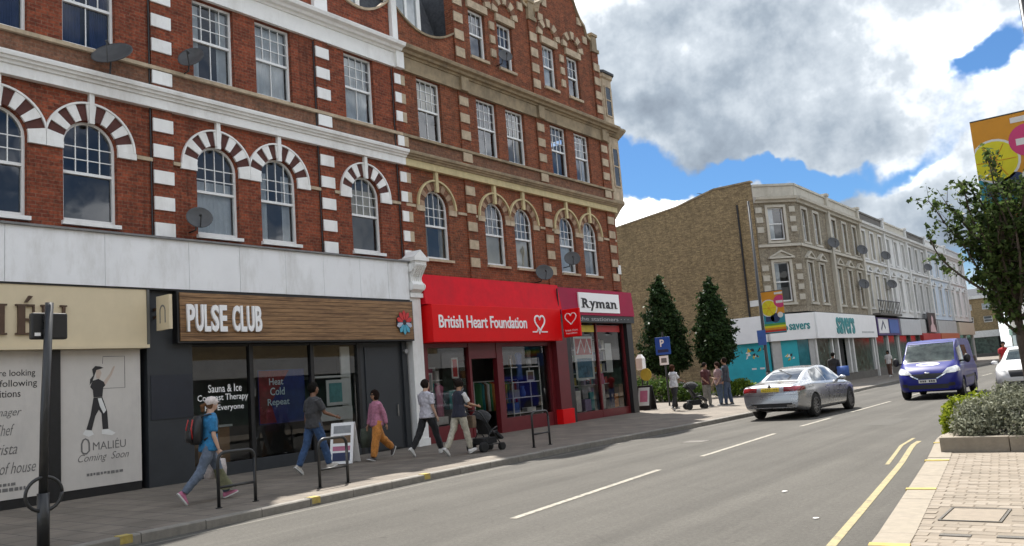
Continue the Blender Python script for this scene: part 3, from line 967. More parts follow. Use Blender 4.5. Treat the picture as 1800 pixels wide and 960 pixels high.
# arches over the first floor windows
M_tan = mat('tan_rubbed_stone', (0.33, 0.22, 0.14), 0.85, 0.3, 6, bump=0.15, coords='w', stain=(0.13, 0.09, 0.06), stain_amt=0.7)
RI, RO = 0.545, 0.88
for wins, root, me_, mo_, ho_ in ((winsA, A, M_white, M_dark_v, M_white), (winsB, B, M_cream, M_brick_p, M_soot)):
    for w in wins:
        yc = w + WW / 2
        lo, hi = -1e9, 1e9
        for o in wins:
            oc = o + WW / 2
            if 0.1 < oc - yc < 1.95: hi = (yc + oc) / 2 - 0.004
            if 0.1 < yc - oc < 1.95: lo = (yc + oc) / 2 + 0.004
        if root is A:
            voussoirs(root, yc, SP1, RI, RO, 13, me_, mo_, X, 0.05, 0.02, lo, hi)
            hood(root, yc, SP1, RO + 0.002, RO + 0.042, ho_, X, 0.065, lo, hi)
            MB().box(X, X + 0.09, yc - 0.05, yc + 0.05, 7.5, 8.14).build('keystone', M_white, root)
            for (a, b) in ((w - 0.40, w - 0.004), (w + WW + 0.004, w + WW + 0.40)):
                a, b = max(a, lo), min(b, hi)
                MB().box(X - 0.1, X + 0.06, a, b, SP1 - 0.13, SP1 - 0.003).build('impost_block', M_white, root)
        else:
            voussoirs(root, yc, SP1, RI, RO - 0.08, 13, M_tan, M_brick_p, X, 0.03, 0.012, lo, hi)
            hood(root, yc, SP1, RO - 0.075, RO - 0.02, M_band, X, 0.08, lo, hi)
            MB().box(X, X + 0.10, yc - 0.06, yc + 0.06, 7.5, 8.19).build('keystone', M_band, root)
            for (a, b) in ((w - 0.34, w - 0.004), (w + WW + 0.004, w + WW + 0.34)):
                a, b = max(a, lo), min(b, hi)
                MB().box(X - 0.1, X + 0.045, a, b, SP1 - 0.17, SP1 - 0.003).build('impost_block', M_cream, root)

# impost string between the arches
for root, wins, y0, y1, m_, piers in ((A, winsA, YA0, YAB, M_cream, PIERA), (B, winsB, YAB, YB1 - 0.1, M_cream, PIERB)):
    cuts = sorted([(w - 0.41, w + WW + 0.41) for w in wins] + [(a - 0.01, b + 0.01) for a, b in piers])
    cy = y0
    for a, b in cuts:
        if a - cy > 0.05: MB().box(X - 0.02, X + 0.055, cy, a, SP1 - 0.09, SP1 - 0.01).build('impost_string', m_, root)
        cy = max(cy, b)
    if y1 - cy > 0.05: MB().box(X - 0.02, X + 0.055, cy, y1, SP1 - 0.09, SP1 - 0.01).build('impost_string', m_, root)

# piers with quoin blocks
ZQ1 = [5.46, 6.03, 6.61, 7.19, 7.77]
ZQ2 = [8.86, 9.60, 10.17, 10.74]
for root, piers, mq, mbk_ in ((A, PIERA, M_white, M_brick), (B, PIERB, M_cream, M_brick_b)):
    for (a, b) in piers:
        MB().box(X - 0.02, X + 0.05, a, b, 4.95, 8.18).box(X - 0.02, X + 0.05, a, b, 8.62, 11.1).build('pier', mbk_, root)
        if root is A and a > 16:
            z_list = ZQ1 + ZQ2
            for z in z_list:
                block(root, a + 0.02, a + 0.26, z - 0.15, z + 0.15, X + 0.03, X + 0.085, M_white)
                block(B, a + 0.262, b + 0.02, z - 0.15, z + 0.15, X + 0.03, X + 0.083, M_cream)
            continue
        for z in ZQ1 + ZQ2:
            block(root, a + 0.0, b - 0.0, z - 0.145, z + 0.145, X + 0.03, X + 0.09, mq)

# string course, sill course, frieze and cornice
PS = [(X - 0.02, 8.13), (X + 0.14, 8.13), (X + 0.14, 8.34), (X + 0.20, 8.36), (X + 0.22, 8.43), (X + 0.27, 8.44), (X + 0.29, 8.50), (X + 0.33, 8.51), (X + 0.34, 8.56), (X - 0.02, 8.66)]
for root, y0, y1, m1, m2 in ((A, YA0, YAB, M_white, M_lead), (B, YAB + 0.003, YB1, M_band, M_brick_p)):
    MB().sweep_y([(X - .02, 8.13), (X + .14, 8.13), (X + .14, 8.34), (X - .02, 8.34)], y0, y1).build('string_course', m1, root)
    MB().sweep_y([(X - .02, 8.342), (X + .18, 8.342), (X + .2, 8.40), (X + .25, 8.405), (X + .265, 8.455), (X + .31, 8.46), (X + .325, 8.52), (X + .325, 8.55), (X - .02, 8.68)], y0, y1).build('string_moulding', M_white if root is A else M_soot, root)
    MB().box(X - 0.02, X + 0.10, y0, y1, 9.025, 9.105).build('sill_course', M_cream if root is A else M_soot, root)
    MB().box(X - 0.02, X + 0.10, y0, y1, 11.07, 11.50).build('frieze', m1 if root is A else M_soot, root)
    MB().sweep_y([(X - .02, 11.502), (X + .14, 11.502), (X + .17, 11.56), (X + .26, 11.565), (X + .30, 11.63), (X + .42, 11.66), (X + .45, 11.74), (X + .45, 11.76), (X - .02, 11.90)], y0 if root is A else y0, y1 + (0.4 if root is B else 0.0)).build('cornice', M_white if root is A else M_soot, root)
MB().box(X + 0.05, X + 0.2, 16.72, 17.02, 11.06, 11.7).build('cornice_bracket', M_white, A)
for y in (19.62, 23.9, 28.32):
    MB().box(X + 0.05, X + 0.2, y, y + 0.36, 11.06, 11.52).build('cornice_bracket', M_soot, B)

# parapets that dip between the piers
def parapet(root, pts, m, mc, x=X, base=11.75, name='parapet'):
    poly = [(x, pts[0][0], base)] + [(x, y, z) for y, z in pts] + [(x, pts[-1][0], base)]
    mb = MB()
    for (ya, za), (yb, zb) in zip(pts[:-1], pts[1:]):
        mb.prism([(x, ya, base), (x, yb, base), (x, yb, zb), (x, ya, za)], (-0.25, 0, 0), (0, 0, 0))
    mb.build(name, m, root)
    mb = MB()
    for (ya, za), (yb, zb) in zip(pts[:-1], pts[1:]):
        mb.prism([(x, ya, za), (x, yb, zb), (x, yb, zb + 0.07), (x, ya, za + 0.07)], (-0.3, 0, 0), (0.06, 0, 0))
    mb.build('coping', mc, root)


def dip(ya, yb, za, zlow, zb, n=12):
    out = []
    for k in range(n + 1):
        t = k / n
        s = (2 * t - 1) ** 2
        end = za if t < 0.5 else zb
        out.append((ya + (yb - ya) * t, zlow + (end - zlow) * s))
    return out


for ya, yb in ((0.46, 4.6), (5.08, 9.2), (14.26, 16.68)):
    parapet(A, dip(ya, yb, 13.1, 12.5, 13.1), M_brick, M_cream)
for a, b in PIERA[:-1] + [(16.70, 16.92)]:
    MB().box(X - 0.2, X + 0.12, a, b, 11.76, 13.25).build('parapet_pier', M_white, A)
    MB().box(X - 0.25, X + 0.17, a - 0.05, b + 0.05, 13.252, 13.36).build('pier_cap', M_cream, A)
parapet(B, dip(16.93, 19.58, 13.05, 12.5, 12.95), M_brick_b, M_soot)

# slate roofs and dormers
MB().prism([(X - 0.35, 0, 11.7), (X - 1.5, 0, 15.0), (X - 6.4, 0, 15.3), (-26, 0, 11.6)], (0, YA0, 0), (0, 19.7, 0)).build('roof', M_slate, A)
MB().prism([(X - 0.30, 0, 11.7), (X - 3.4, 0, 16.2), (X - 6.4, 0, 16.2), (-26, 0, 11.6)], (0, 19.72, 0), (0, 28.7, 0)).build('roof', M_slate, B)


def dormer(root, y0, y1, x, z0, z1):
    d = MB().box(x - 2.6, x - 0.06, y0, y1, z0, z1).build('dormer', M_slate, root)
    MB().box(x - 2.6, x + 0.15, y0 - 0.15, y1 + 0.15, z1 + 0.002, z1 + 0.12).build('dormer_roof', M_lead, d)
    fmb = MB()
    fmb.box(x - 0.058, x + 0.02, y0, y0 + 0.16, z0, z1).box(x - 0.058, x + 0.02, y1 - 0.16, y1, z0, z1).box(x - 0.058, x + 0.02, y0 + .16, y1 - .16, z0, z0 + 0.12).box(x - 0.058, x + 0.02, y0 + .16, y1 - .16, z1 - 0.12, z1)
    m_ = (y0 + y1) / 2
    fmb.box(x - 0.05, x + 0.01, m_ - 0.05, m_ + 0.05, z0 + .12, z1 - .12)
    fmb.build('dormer_frame', M_whitew, d)
    for a, b in ((y0 + .16, m_ - .05), (m_ + .05, y1 - .16)):
        MB().quad((x - 0.03, a, z0 + .12), (x - 0.03, b, z0 + .12), (x - 0.03, b, z1 - .12), (x - 0.03, a, z1 - .12)).build('pane', M_pane, d)
        MB().quad((x - 0.052, a, z0 + .12), (x - 0.052, b, z0 + .12), (x - 0.052, b, z1 - .12), (x - 0.052, a, z1 - .12)).build('curtain', M_net, d)


dormer(B, 17.45, 18.72, -17.0, 12.4, 14.5)
dormer(A, 14.7, 16.1, -17.0, 12.3, 14.5)
dormer(A, 6.2, 7.7, -17.0, 12.3, 14.5)

# gables with paired windows under blind arches
W3, S3, T3 = 0.86, 12.50, 14.18


def gable(root, y0, y1, wy, mbk_=None, mtrim=None, mcop=None):
    mbk_ = mbk_ or M_brick_b; mtrim = mtrim or M_cream; mcop = mcop or M_soot
    mb = MB()
    facade(mb, X, y0, y1, 11.75, 14.9, [(w, w + W3, S3, T3, False) for w in wy])
    # shaped head
    yc = (y0 + y1) / 2; hw = (y1 - y0) / 2
    prof = [(1.0, 14.9), (0.99, 15.28), (0.86, 15.36), (0.80, 15.72), (0.66, 15.92), (0.54, 16.26), (0.46, 16.62), (0.30, 16.84), (0.0, 16.95)]
    left = [(yc - hw * a, z) for a, z in prof]; right = [(yc + hw * a, z) for a, z in reversed(prof)]
    outl = left + right[1:]
    K = len(outl)
    for k in range(len(prof) - 1):
        (a0, z0), (a1, z1) = prof[k], prof[k + 1]
        mb.quad((X, yc - hw * a0, z0), (X, yc + hw * a0, z0), (X, yc + hw * a1, z1), (X, yc - hw * a1, z1))
    g = mb.build('gable_wall', mbk_, root)
    mbc = MB()
    for (ya, za), (yb, zb) in zip(outl[:-1], outl[1:]):
        mbc.prism([(X, ya, za), (X, yb, zb), (X, yb, zb + 0.12), (X, ya, za + 0.12)], (-0.4, 0, 0), (0.09, 0, 0))
    mbc.build('gable_coping', mcop, g)
    mbb = MB()
    for k in range(len(prof) - 1):
        (a0, z0), (a1, z1) = prof[k], prof[k + 1]
        mbb.quad((X - 0.35, yc - hw * a0, z0), (X - 0.35, yc + hw * a0, z0), (X - 0.35, yc + hw * a1, z1), (X - 0.35, yc - hw * a1, z1))
    mbb.build('gable_back', mbk_, g)
    mr = MB()
    for (ya, za), (yb, zb) in zip(outl[:-1], outl[1:]):
        mr.quad((X - 0.38, ya, za - 0.05), (X - 0.38, yb, zb - 0.05), (X - 5.5, yb, zb - 0.05), (X - 5.5, ya, za - 0.05))
    mr.build('gable_roof', M_slate, root)
    MB().quad((X - 1.3, y0, 11.75), (X - 1.3, y1, 11.75), (X - 1.3, y1, 14.9), (X - 1.3, y0, 14.9)).build('attic_wall', M_room, root)
    for ys_ in (y0, y1):
        MB().quad((X - .36, ys_, 11.75), (X - 5, ys_, 11.75), (X - 5, ys_, 14.9), (X - .36, ys_, 14.9)).build('attic_side', M_slate, root)
    for w in wy:
        place_window(root, w, S3, W3, T3 - S3, False, 0.86, 3, 2, 1, rng.choice([None, 'net', 'halfnet']), fr=0.07)
        MB().box(X - .02, X + 0.09, w - 0.1, w + W3 + 0.1, T3 + 0.003, T3 + 0.26).build('lintel', mtrim, root)
        MB().box(X - .1, X + 0.08, w - 0.05, w + W3 + 0.05, S3 - 0.1, S3 - 0.003).build('sill', mtrim, root)
        c_ = w + W3 / 2
        voussoirs(root, c_, T3 + 0.30, 0.44, 0.74, 9, mtrim, M_brick_p, X, 0.10, 0.06, yc - 20, yc + 20)
        # the recessed tympanum reads by the proud arch ring
    a, b = wy[0] + W3, wy[1]
    for z in (12.9, 13.4, 13.9):
        block(root, (a + b) / 2 - 0.13, (a + b) / 2 + 0.13, z - 0.14, z + 0.14, X - 0.01, X + 0.06, mtrim)
    for s in (-1, 1):
        for z in (15.2, 15.9):
            yy = yc + s * hw * (0.78 if z < 15.5 else 0.62)
            block(root, yy - 0.15, yy + 0.15, z - 0.15, z + 0.15, X - 0.01, X + 0.05, mtrim)


gable(A, 9.69, 13.79, (10.3, 12.1), M_brick, M_white, M_white)  # unseen gable above the view, added so its shadow covers the left kerb strip
gable(B, 20.04, 23.87, (20.45, 22.0))
gable(B, 24.31, 28.29, (24.72, 26.38))
for a, b in PIERB:
    MB().box(X - 0.3, X + 0.06, a, b, 11.76, 14.85).build('pier', M_brick_b, B)
    for z in (12.4, 13.0, 13.6, 14.2):
        block(B, a - 0.0, b + 0.0, z - 0.16, z + 0.16, X + 0.04, X + 0.10, M_cream)
    MB().box(X - 0.3, X + 0.12, a - 0.04, b + 0.04, 14.852, 15.0).box(X - 0.2, X + 0.08, a + 0.04, b - 0.04, 15.001, 15.55).box(X - 0.24, X + 0.12, a, b, 15.551, 15.66).build('pier_cap', M_soot, B)

# canted corner and its turret bay
cx, cy = -17.35, 29.55


def octa(r, z, n=8, ph=PI / 8):
    return [(cx + r * math.cos(ph + 2 * PI * k / n), cy + r * math.sin(ph + 2 * PI * k / n), z) for k in range(n)]


MB().prism([(X, YB1 + 0.002, 0), (X - 1.5, YB1 + 1.5, 0), (-26, YB1 + 1.5, 0), (-26, YB1 + 0.002, 0)], (0, 0, 0.0), (0, 0, 11.6)).build('corner_wall', M_brick_b, B)
MB().rings([octa(0.35, 7.75), octa(0.62, 8.1), octa(0.86, 8.45), octa(1.03, 8.62), octa(1.03, 8.75)]).build('corbel', M_soot, B)
MB().rings([octa(0.99, 8.752), octa(0.99, 11.45)]).build('turret', M_cream, B)
MB().rings([octa(1.08, 11.452), octa(1.25, 11.6), octa(1.36, 11.72), octa(1.36, 11.8), octa(0.9, 11.95)]).build('turret_cornice', M_soot, B)
MB().rings([octa(0.92, 11.9), octa(0.92, 14.0), octa(1.0, 14.05), octa(1.0, 14.2)]).build('turret_attic', M_cream, B)
MB().rings([octa(1.08, 14.202), octa(1.08, 14.30), octa(0.3, 14.5)]).build('turret_cap', M_slate, B)
for r, z0, z1 in ((0.99, 9.3, 11.0), (0.92, 12.35, 13.7)):
    for k in (7, 0, 1):
        ang = 2 * PI * k / 8
        ap = r * math.cos(PI / 8)
        Mx = Matrix.Translation((cx + (ap + 0.012) * math.cos(ang), cy + (ap + 0.012) * math.sin(ang), (z0 + z1) / 2)) @ Matrix.Rotation(ang, 4, 'Z')
        fw_, fh_ = 0.44, z1 - z0
        mb = MB()
        for (oy, oz, sy, sz) in ((-fw_ / 2, 0, 0.06, fh_), (fw_ / 2, 0, 0.06, fh_), (0, fh_ / 2 - 0.03, fw_ - .06, 0.06), (0, -fh_ / 2 + 0.03, fw_ - .06, 0.06), (0, 0.05, fw_ - .06, 0.05)):
            mb.mbox(Mx @ Matrix.Translation((0, oy, oz)), 0.05, sy, sz)
        f_ = mb.build('turret_window', M_cream, B)
        MB().mbox(Mx @ Matrix.Translation((0.003, 0, 0)), 0.012, fw_ - .06, fh_ - .06).build('pane', mat('dark_turret_glass', (0.03, 0.035, 0.04), 0.08, 0.1, 3), f_)
# a downpipe and a street name plate
M_plate = mat('street_plate_white', (0.68, 0.68, 0.66), 0.5, 0.06, 5)
tag(MB().box(X + 0.02, X + 0.05, 28.62, 29.0, 5.62, 5.98).build('street_name_plate', M_plate), 'white street name plate on the red brick corner above the maroon sign', 'sign')
for (y, z0, z1, root) in ((9.21, 5.2, 11.0, A), (13.79, 5.2, 11.0, A), (16.66, 5.4, 11.0, A), (20.06, 5.0, 11.0, B), (24.33, 4.9, 11.0, B)):
    MB().tube([(X + 0.035, y - 0.03, z0), (X + 0.035, y - 0.03, z1)], 0.018, 6).build('cable_run', M_black, root)

# satellite dishes, each on its own bracket
def dish(y, z, r, lab, ang=0.5, tilt=0.35, x=X + 0.1, m=None):
    root = thing('satellite_dish', lab, 'satellite dish', (x, y, z), 'satellite dishes on the red terrace')
    MB().tube([(x - 0.1, y, z - r * 0.9), (x + 0.16, y, z - r * 0.85), (x + 0.2, y, z - 0.05)], 0.02, 6).build('bracket', M_blackm, root)
    axis = Vector((math.cos(ang), math.sin(ang), tilt)).normalized()
    q = axis.to_track_quat('Z', 'Y').to_matrix().to_4x4()
    T = Matrix.Translation((x + 0.3, y, z)) @ q
    mb = MB(); rings = []
    for t in (0.02, 0.35, 0.7, 0.9, 1.0):
        rings.append([tuple(T @ Vector((r * t * math.cos(a), 0.88 * r * t * math.sin(a), 0.2 * r * t * t))) for a in [2 * PI * k / 24 for k in range(24)]])
    for t in (1.0, 0.7, 0.02):
        rings.append([tuple(T @ Vector((r * t * math.cos(a), 0.88 * r * t * math.sin(a), 0.2 * r * t * t - 0.015)) ) for a in [2 * PI * k / 24 for k in range(24)]])
    mb.rings(rings).build('reflector', m or M_dish, root, smooth=True)
    lnb = T @ Vector((0, 0, 0.85 * r))
    MB().tube([T @ Vector((0, -0.85 * r, 0.13 * r)), lnb], 0.012, 6).build('feed_arm', M_blackm, root)
    MB().tube([lnb, lnb - (axis * 0.1)], 0.03, 8).build('receiver', M_dish, root)
    return root


dish(8.2, 8.93, 0.42, 'large dark satellite dish tipped upward below the navy-curtained window, on the white string course', -0.9, 0.75)
dish(9.98, 9.37, 0.30, 'dark satellite dish beside the upper window next to the white quoins', -1.0, 0.4)
dish(10.05, 5.72, 0.28, 'round satellite dish low at the corner of an arched window above the white board', -0.35, 0.25)
dish(23.05, 5.28, 0.32, 'black satellite dish sitting just above the red charity shop sign', -0.6, 0.25)
dish(24.9, 5.9, 0.30, 'dark satellite dish across the arched window above the maroon sign', -0.8, 0.3)
dish(21.8, 12.72, 0.26, 'small satellite dish below a gable window near the top of the building', -0.5, 0.3)

# ------------------------------------------------------------------ shop fronts
M_sigcream = mat('cream_sign_board', (0.66, 0.56, 0.38), 0.5, 0.05, 2, coords='w')
M_brownl = mat('brown_letter', (0.075, 0.038, 0.02), 0.45, 0.15, 6)
M_hoard = mat('pale_grey_hoarding', (0.58, 0.55, 0.51), 0.6, 0.05, 2, stain=(0.33, 0.32, 0.31), stain_amt=0.4, coords='w')
M_print = mat('dark_print', (0.022, 0.02, 0.022), 0.6, 0.2, 6)
M_printg = mat('grey_print', (0.16, 0.155, 0.15), 0.6, 0.2, 6)
M_printw = mat('white_print', (0.7, 0.7, 0.68), 0.6, 0.05, 6)
M_printskin = mat('skin_tone_print', (0.52, 0.42, 0.35), 0.6, 0.05, 6)
M_boardw = mat('white_fascia_board', (0.82, 0.83, 0.84), 0.6, 0.04, 1.2, stain=(0.50, 0.49, 0.46), stain_amt=0.75, stain_scale=1.6, coords='w', bump=0.05, bscale=6)
M_letw = mat('white_acrylic', (0.9, 0.9, 0.9), 0.4, 0.02, 5)
M_red = mat('bright_red_sign', (0.74, 0.006, 0.008), 0.5, 0.06, 2, coords='w', spec=0.2)
M_red2 = mat('red_shutter_box', (0.66, 0.010, 0.022), 0.6, 0.10, 3, coords='w', spec=0.15, stain=(0.4, 0.02, 0.03), stain_amt=0.6)
M_maroon = mat('maroon_paint', (0.135, 0.012, 0.016), 0.4, 0.12, 4, coords='w')
M_crim = mat('crimson_sign', (0.33, 0.010, 0.05), 0.55, 0.1, 2, coords='w', spec=0.2)
M_shopfloor = mat('shop_floor', (0.16, 0.13, 0.1), 0.6, 0.2, 3)


def timber(name, c1, c2):
    m, nt, N, L = nodes(name)
    out = N('ShaderNodeOutputMaterial'); b = N('ShaderNodeBsdfPrincipled'); L(b.outputs[0], out.inputs[0])
    g = N('ShaderNodeNewGeometry'); mp = N('ShaderNodeMapping'); mp.inputs['Scale'].default_value = (1.0, 0.9, 16.0); L(g.outputs['Position'], mp.inputs[0])
    n = N('ShaderNodeTexNoise'); n.inputs['Scale'].default_value = 1.6; n.inputs['Detail'].default_value = 8; n.inputs['Roughness'].default_value = 0.65; n.inputs['Distortion'].default_value = 0.7; L(mp.outputs[0], n.inputs['Vector'])
    r = N('ShaderNodeValToRGB'); r.color_ramp.elements[0].position = 0.36; r.color_ramp.elements[1].position = 0.66
    r.color_ramp.elements[0].color = (*c1, 1); r.color_ramp.elements[1].color = (*c2, 1); L(n.outputs[0], r.inputs[0])
    L(r.outputs[0], b.inputs['Base Color']); b.inputs['Roughness'].default_value = 0.55
    _m[name] = m
    return m


M_timber = timber('wood_grain_board', (0.13, 0.065, 0.026), (0.36, 0.205, 0.092))


def wallpoly(pts, x, d, name, m, parent):
    """flat shape on a +X front, pts (y, z)"""
    return MB().prism([(x, y, z) for y, z in pts], (0, 0, 0), (d, 0, 0)).build(name, m, parent, fixn=True)


def wallline(pts, x, w, d, name, m, parent, closed=False):
    mb = MB(); n = len(pts); pr = None
    P = [Vector((0, *p)) for p in pts]
    ring = []
    for i in range(n):
        a = P[(i - 1) % n] if (closed or i > 0) else P[i]; b = P[(i + 1) % n] if (closed or i < n - 1) else P[i]
        t = (b - a).normalized() if (b - a).length > 1e-6 else Vector((0, 1, 0))
        nn = Vector((0, -t.z, t.y)) * (w / 2)
        ring.append((P[i] + nn, P[i] - nn))
    rng_ = range(n if closed else n - 1)
    for i in rng_:
        j = (i + 1) % n
        q = [ring[i][0], ring[j][0], ring[j][1], ring[i][1]]
        mb.prism([(x, p.y, p.z) for p in q], (0, 0, 0), (d, 0, 0))
    return mb.build(name, m, parent)


def pane(y0, y1, z0, z1, x, parent, m=None, name='shop_pane'):
    return MB().quad((x, y0, z0), (x, y1, z0), (x, y1, z1), (x, y0, z1)).build(name, m or M_shopglass, parent)


# party walls inside
for y in (8.9, 16.85, 23.95):
    MB().box(-19.6, -16.4, y - 0.05, y + 0.05, 0.12, 4.9).build('party_wall', M_room, A if y < 10 else B)

# --- the shop to let on the left: cream fascia, printed hoarding
s1 = thing('shopfront', 'closed shopfront with cream sign board and grey printed hoarding at far left', 'shopfront', (-16.2, 6, 0.12))
MB().box(-16.4, -15.98, -0.5, 8.80, 2.97, 4.09).build('fascia', M_sigcream, s1)
MB().box(-16.4, -15.93, -0.5, 8.83, 2.90, 2.968).build('fascia_trim', M_sigcream, s1)
MB().box(-16.4, -15.95, 8.802, 8.85, 2.97, 4.09).build('fascia_end', mat('dark_grey_end_cap', (0.10, 0.10, 0.095), 0.5), s1)


def serif_letter(ch, y0, w, z0, h, x, d, parent, m):
    st, th, se = 0.12, 0.05, 0.07        # stem, thin, serif height, in metres
    mb = MB()

    def bx(a, b, c, e): mb.box(x, x + d, y0 + a, y0 + b, z0 + c, z0 + e)
    if ch in 'ILE':
        bx(0.04, 0.04 + st, 0.03, h - 0.03); bx(0, 0.08 + st, 0, 0.03); bx(0, 0.08 + st, h - 0.03, h)
    if ch in 'LE':
        bx(0.081 + st, w, 0.0, 0.035); bx(w - 0.03, w, 0.036, 0.15)
    if ch == 'E':
        bx(0.081 + st, w - 0.02, h - 0.035, h); bx(w - 0.05, w - 0.02, h - 0.14, h - 0.036); bx(0.041 + st, w - 0.08, h / 2 - 0.018, h / 2 + 0.018); bx(w - 0.1, w - 0.075, h / 2 - 0.06, h / 2 + 0.06)
        mb.prism([(x, y0 + w * 0.45, z0 + h + 0.04), (x, y0 + w * 0.6, z0 + h + 0.04), (x, y0 + w * 0.85, z0 + h + 0.15), (x, y0 + w * 0.65, z0 + h + 0.16)], (0, 0, 0), (d, 0, 0))
    if ch == 'U':
        bx(0.03, 0.03 + st, 0.12, h - 0.03); bx(0, 0.06 + st, h - 0.03, h); bx(w - 0.08, w - 0.08 + th, 0.12, h - 0.03); bx(w - 0.12, w, h - 0.03, h)
        K = 8; c = (0.03 + w - 0.03) / 2; ro = (w - 0.06) / 2
        for k in range(K):
            a0, a1 = PI + PI * k / K, PI + PI * (k + 1) / K
            t0, t1 = st - 0.02 - (st - 0.02 - th) * k / K, st - 0.02 - (st - 0.02 - th) * (k + 1) / K
            pts = [(c + ro * math.cos(a0), 0.12 + 0.12 * math.sin(a0)), (c + ro * math.cos(a1), 0.12 + 0.12 * math.sin(a1)), (c + (ro - t1) * math.cos(a1), 0.12 + 0.08 * math.sin(a1)), (c + (ro - t0) * math.cos(a0), 0.12 + 0.08 * math.sin(a0))]
            mb.prism([(x, y0 + p, z0 + q) for p, q in pts], (0, 0, 0), (d, 0, 0))
    if ch == 'M':
        bx(0.04, 0.04 + th, 0.03, h); bx(0, 0.13, 0, 0.03); bx(w - 0.04 - st, w - 0.04, 0.03, h); bx(w - 0.19, w, 0, 0.03)
        mb.prism([(x, y0 + 0.05, z0 + h), (x, y0 + 0.05 + st, z0 + h), (x, y0 + w / 2 + 0.04, z0 + 0.04), (x, y0 + w / 2 - 0.04, z0 + 0.04)], (0.001, 0, 0), (d - 0.001, 0, 0))
        mb.prism([(x, y0 + w / 2 - 0.02, z0 + 0.04), (x, y0 + w / 2 + 0.03, z0 + 0.04), (x, y0 + w - 0.07, z0 + h), (x, y0 + w - 0.12, z0 + h)], (0.002, 0, 0), (d - 0.002, 0, 0))
    if ch == 'A':
        mb.prism([(x, y0 + 0.03, z0 + 0.03), (x, y0 + 0.08, z0 + 0.03), (x, y0 + w / 2 + 0.01, z0 + h), (x, y0 + w / 2 - 0.04, z0 + h)], (0, 0, 0), (d, 0, 0))
        mb.prism([(x, y0 + w - 0.17, z0 + 0.03), (x, y0 + w - 0.04, z0 + 0.03), (x, y0 + w / 2 + 0.02, z0 + h), (x, y0 + w / 2 - 0.05, z0 + h)], (0.001, 0, 0), (d - 0.001, 0, 0))
        bx(0, 0.12, 0, 0.03); bx(w - 0.2, w, 0, 0.03); bx(w * 0.25, w * 0.68, h * 0.32, h * 0.37)
    return mb.build('letter', m, parent)


for ch, y0, w in (('M', 4.28, 0.62), ('A', 4.96, 0.52), ('L', 5.52, 0.36), ('I', 5.99, 0.2), ('E', 6.33, 0.34), ('U', 6.76, 0.46)):
    serif_letter(ch, y0, w, 3.17, 0.55, -15.978, 0.05, s1, M_brownl)
for a, b in ((-0.5, 2.9), (2.91, 6.93), (7.18, 8.74)):
    MB().box(-16.3, -16.16, a, b, 0.29, 2.898).build('hoarding_panel', M_hoard, s1)
MB().box(-16.35, -16.12, 6.932, 7.178, 0.12, 2.898).build('mullion', M_black, s1)
MB().box(-16.35, -16.17, -0.5, 6.931, 0.12, 0.288).box(-16.35, -16.17, 7.179, 8.74, 0.12, 0.288).build('plinth', M_black, s1)
XP = -16.158
for t, ya, yb, za, zb, sh in (('We are looking', 5.80, 6.75, 2.41, 2.56, 0), ('for the following', 5.63, 6.78, 2.22, 2.38, 0), ('positions', 5.93, 6.5, 2.03, 2.19, 0),
                              ('Manager', 5.93, 6.52, 1.70, 1.88, .35), ('Chef', 6.08, 6.40, 1.40, 1.60, .35), ('Barista', 5.9, 6.45, 1.07, 1.26, .35), ('Front of house', 5.72, 6.76, 0.73, 0.93, .35),
                              ('send your CV to us and join', 5.5, 6.4, 0.525, 0.575, 0), ('our opening team', 5.4, 6.6, 0.43, 0.49, 0)):
    if t.startswith(('send', 'our')):
        # too small to read in the photograph: short dashes like a line of print
        yy = ya
        mb = MB()
        while yy < yb:
            l_ = rng.uniform(0.03, 0.09); mb.box(XP, XP + 0.002, yy, yy + l_, za, zb); yy += l_ + 0.02
        tag(mb.build('small_print', M_printg, s1), kind='stuff')
        continue
    ftext(t, M_printg if sh else M_print, ya, yb, za, zb, XP, s1, 'printed_line', depth=0.002, bold=-0.004 if sh else 0.002, shear=sh, squeeze=True)
# the printed picture: a woman in a cap reaching up to a framed drawing
pic = wallpoly([(7.74, 2.18), (7.79, 2.30), (7.90, 2.33), (8.00, 2.27), (8.03, 2.20), (7.99, 2.16), (7.97, 1.98), (7.80, 1.98), (7.79, 2.12)], XP, 0.003, 'printed_figure', M_print, s1)
wallpoly([(7.80, 2.40), (7.78, 2.52), (7.84, 2.58), (7.93, 2.57), (8.00, 2.54), (7.94, 2.52), (7.86, 2.50), (7.83, 2.42), (7.78, 2.28), (7.73, 2.22), (7.74, 2.33)], XP, 0.0028, 'printed_cap_and_hair', M_print, pic)
wallpoly([(7.86, 2.34), (7.85, 2.50), (7.93, 2.51), (7.96, 2.44), (7.93, 2.36), (7.92, 2.33)], XP, 0.002, 'printed_face', M_printskin, pic)
wallpoly([(7.99, 2.26), (8.12, 2.42), (8.19, 2.56), (8.23, 2.57), (8.16, 2.40), (8.03, 2.20)], XP, 0.0021, 'printed_arm', M_printskin, pic)
wallpoly([(7.80, 1.975), (7.97, 1.975), (8.06, 1.70), (8.08, 1.36), (7.97, 1.36), (7.95, 1.66), (7.90, 1.74), (7.83, 1.62), (7.76, 1.36), (7.66, 1.38), (7.74, 1.64)], XP, 0.0031, 'printed_trousers', M_print, pic)
wallpoly([(7.88, 1.96), (7.95, 1.96), (8.04, 1.72), (7.99, 1.66), (7.92, 1.80)], XP + 0.0032, 0.001, 'printed_apron', M_printw, pic)
wallpoly([(7.64, 1.375), (7.76, 1.355), (7.80, 1.28), (7.70, 1.24), (7.59, 1.30)], XP, 0.002, 'printed_shoe', M_printw, pic)
wallpoly([(7.95, 1.355), (8.08, 1.355), (8.22, 1.27), (8.15, 1.23), (7.95, 1.27)], XP, 0.002, 'printed_shoe', M_printw, pic)
wallline([(7.97, 2.14), (8.42, 2.14), (8.42, 2.76), (7.99, 2.76), (7.98, 2.62)], XP, 0.012, 0.002, 'printed_frame', M_printg, s1)
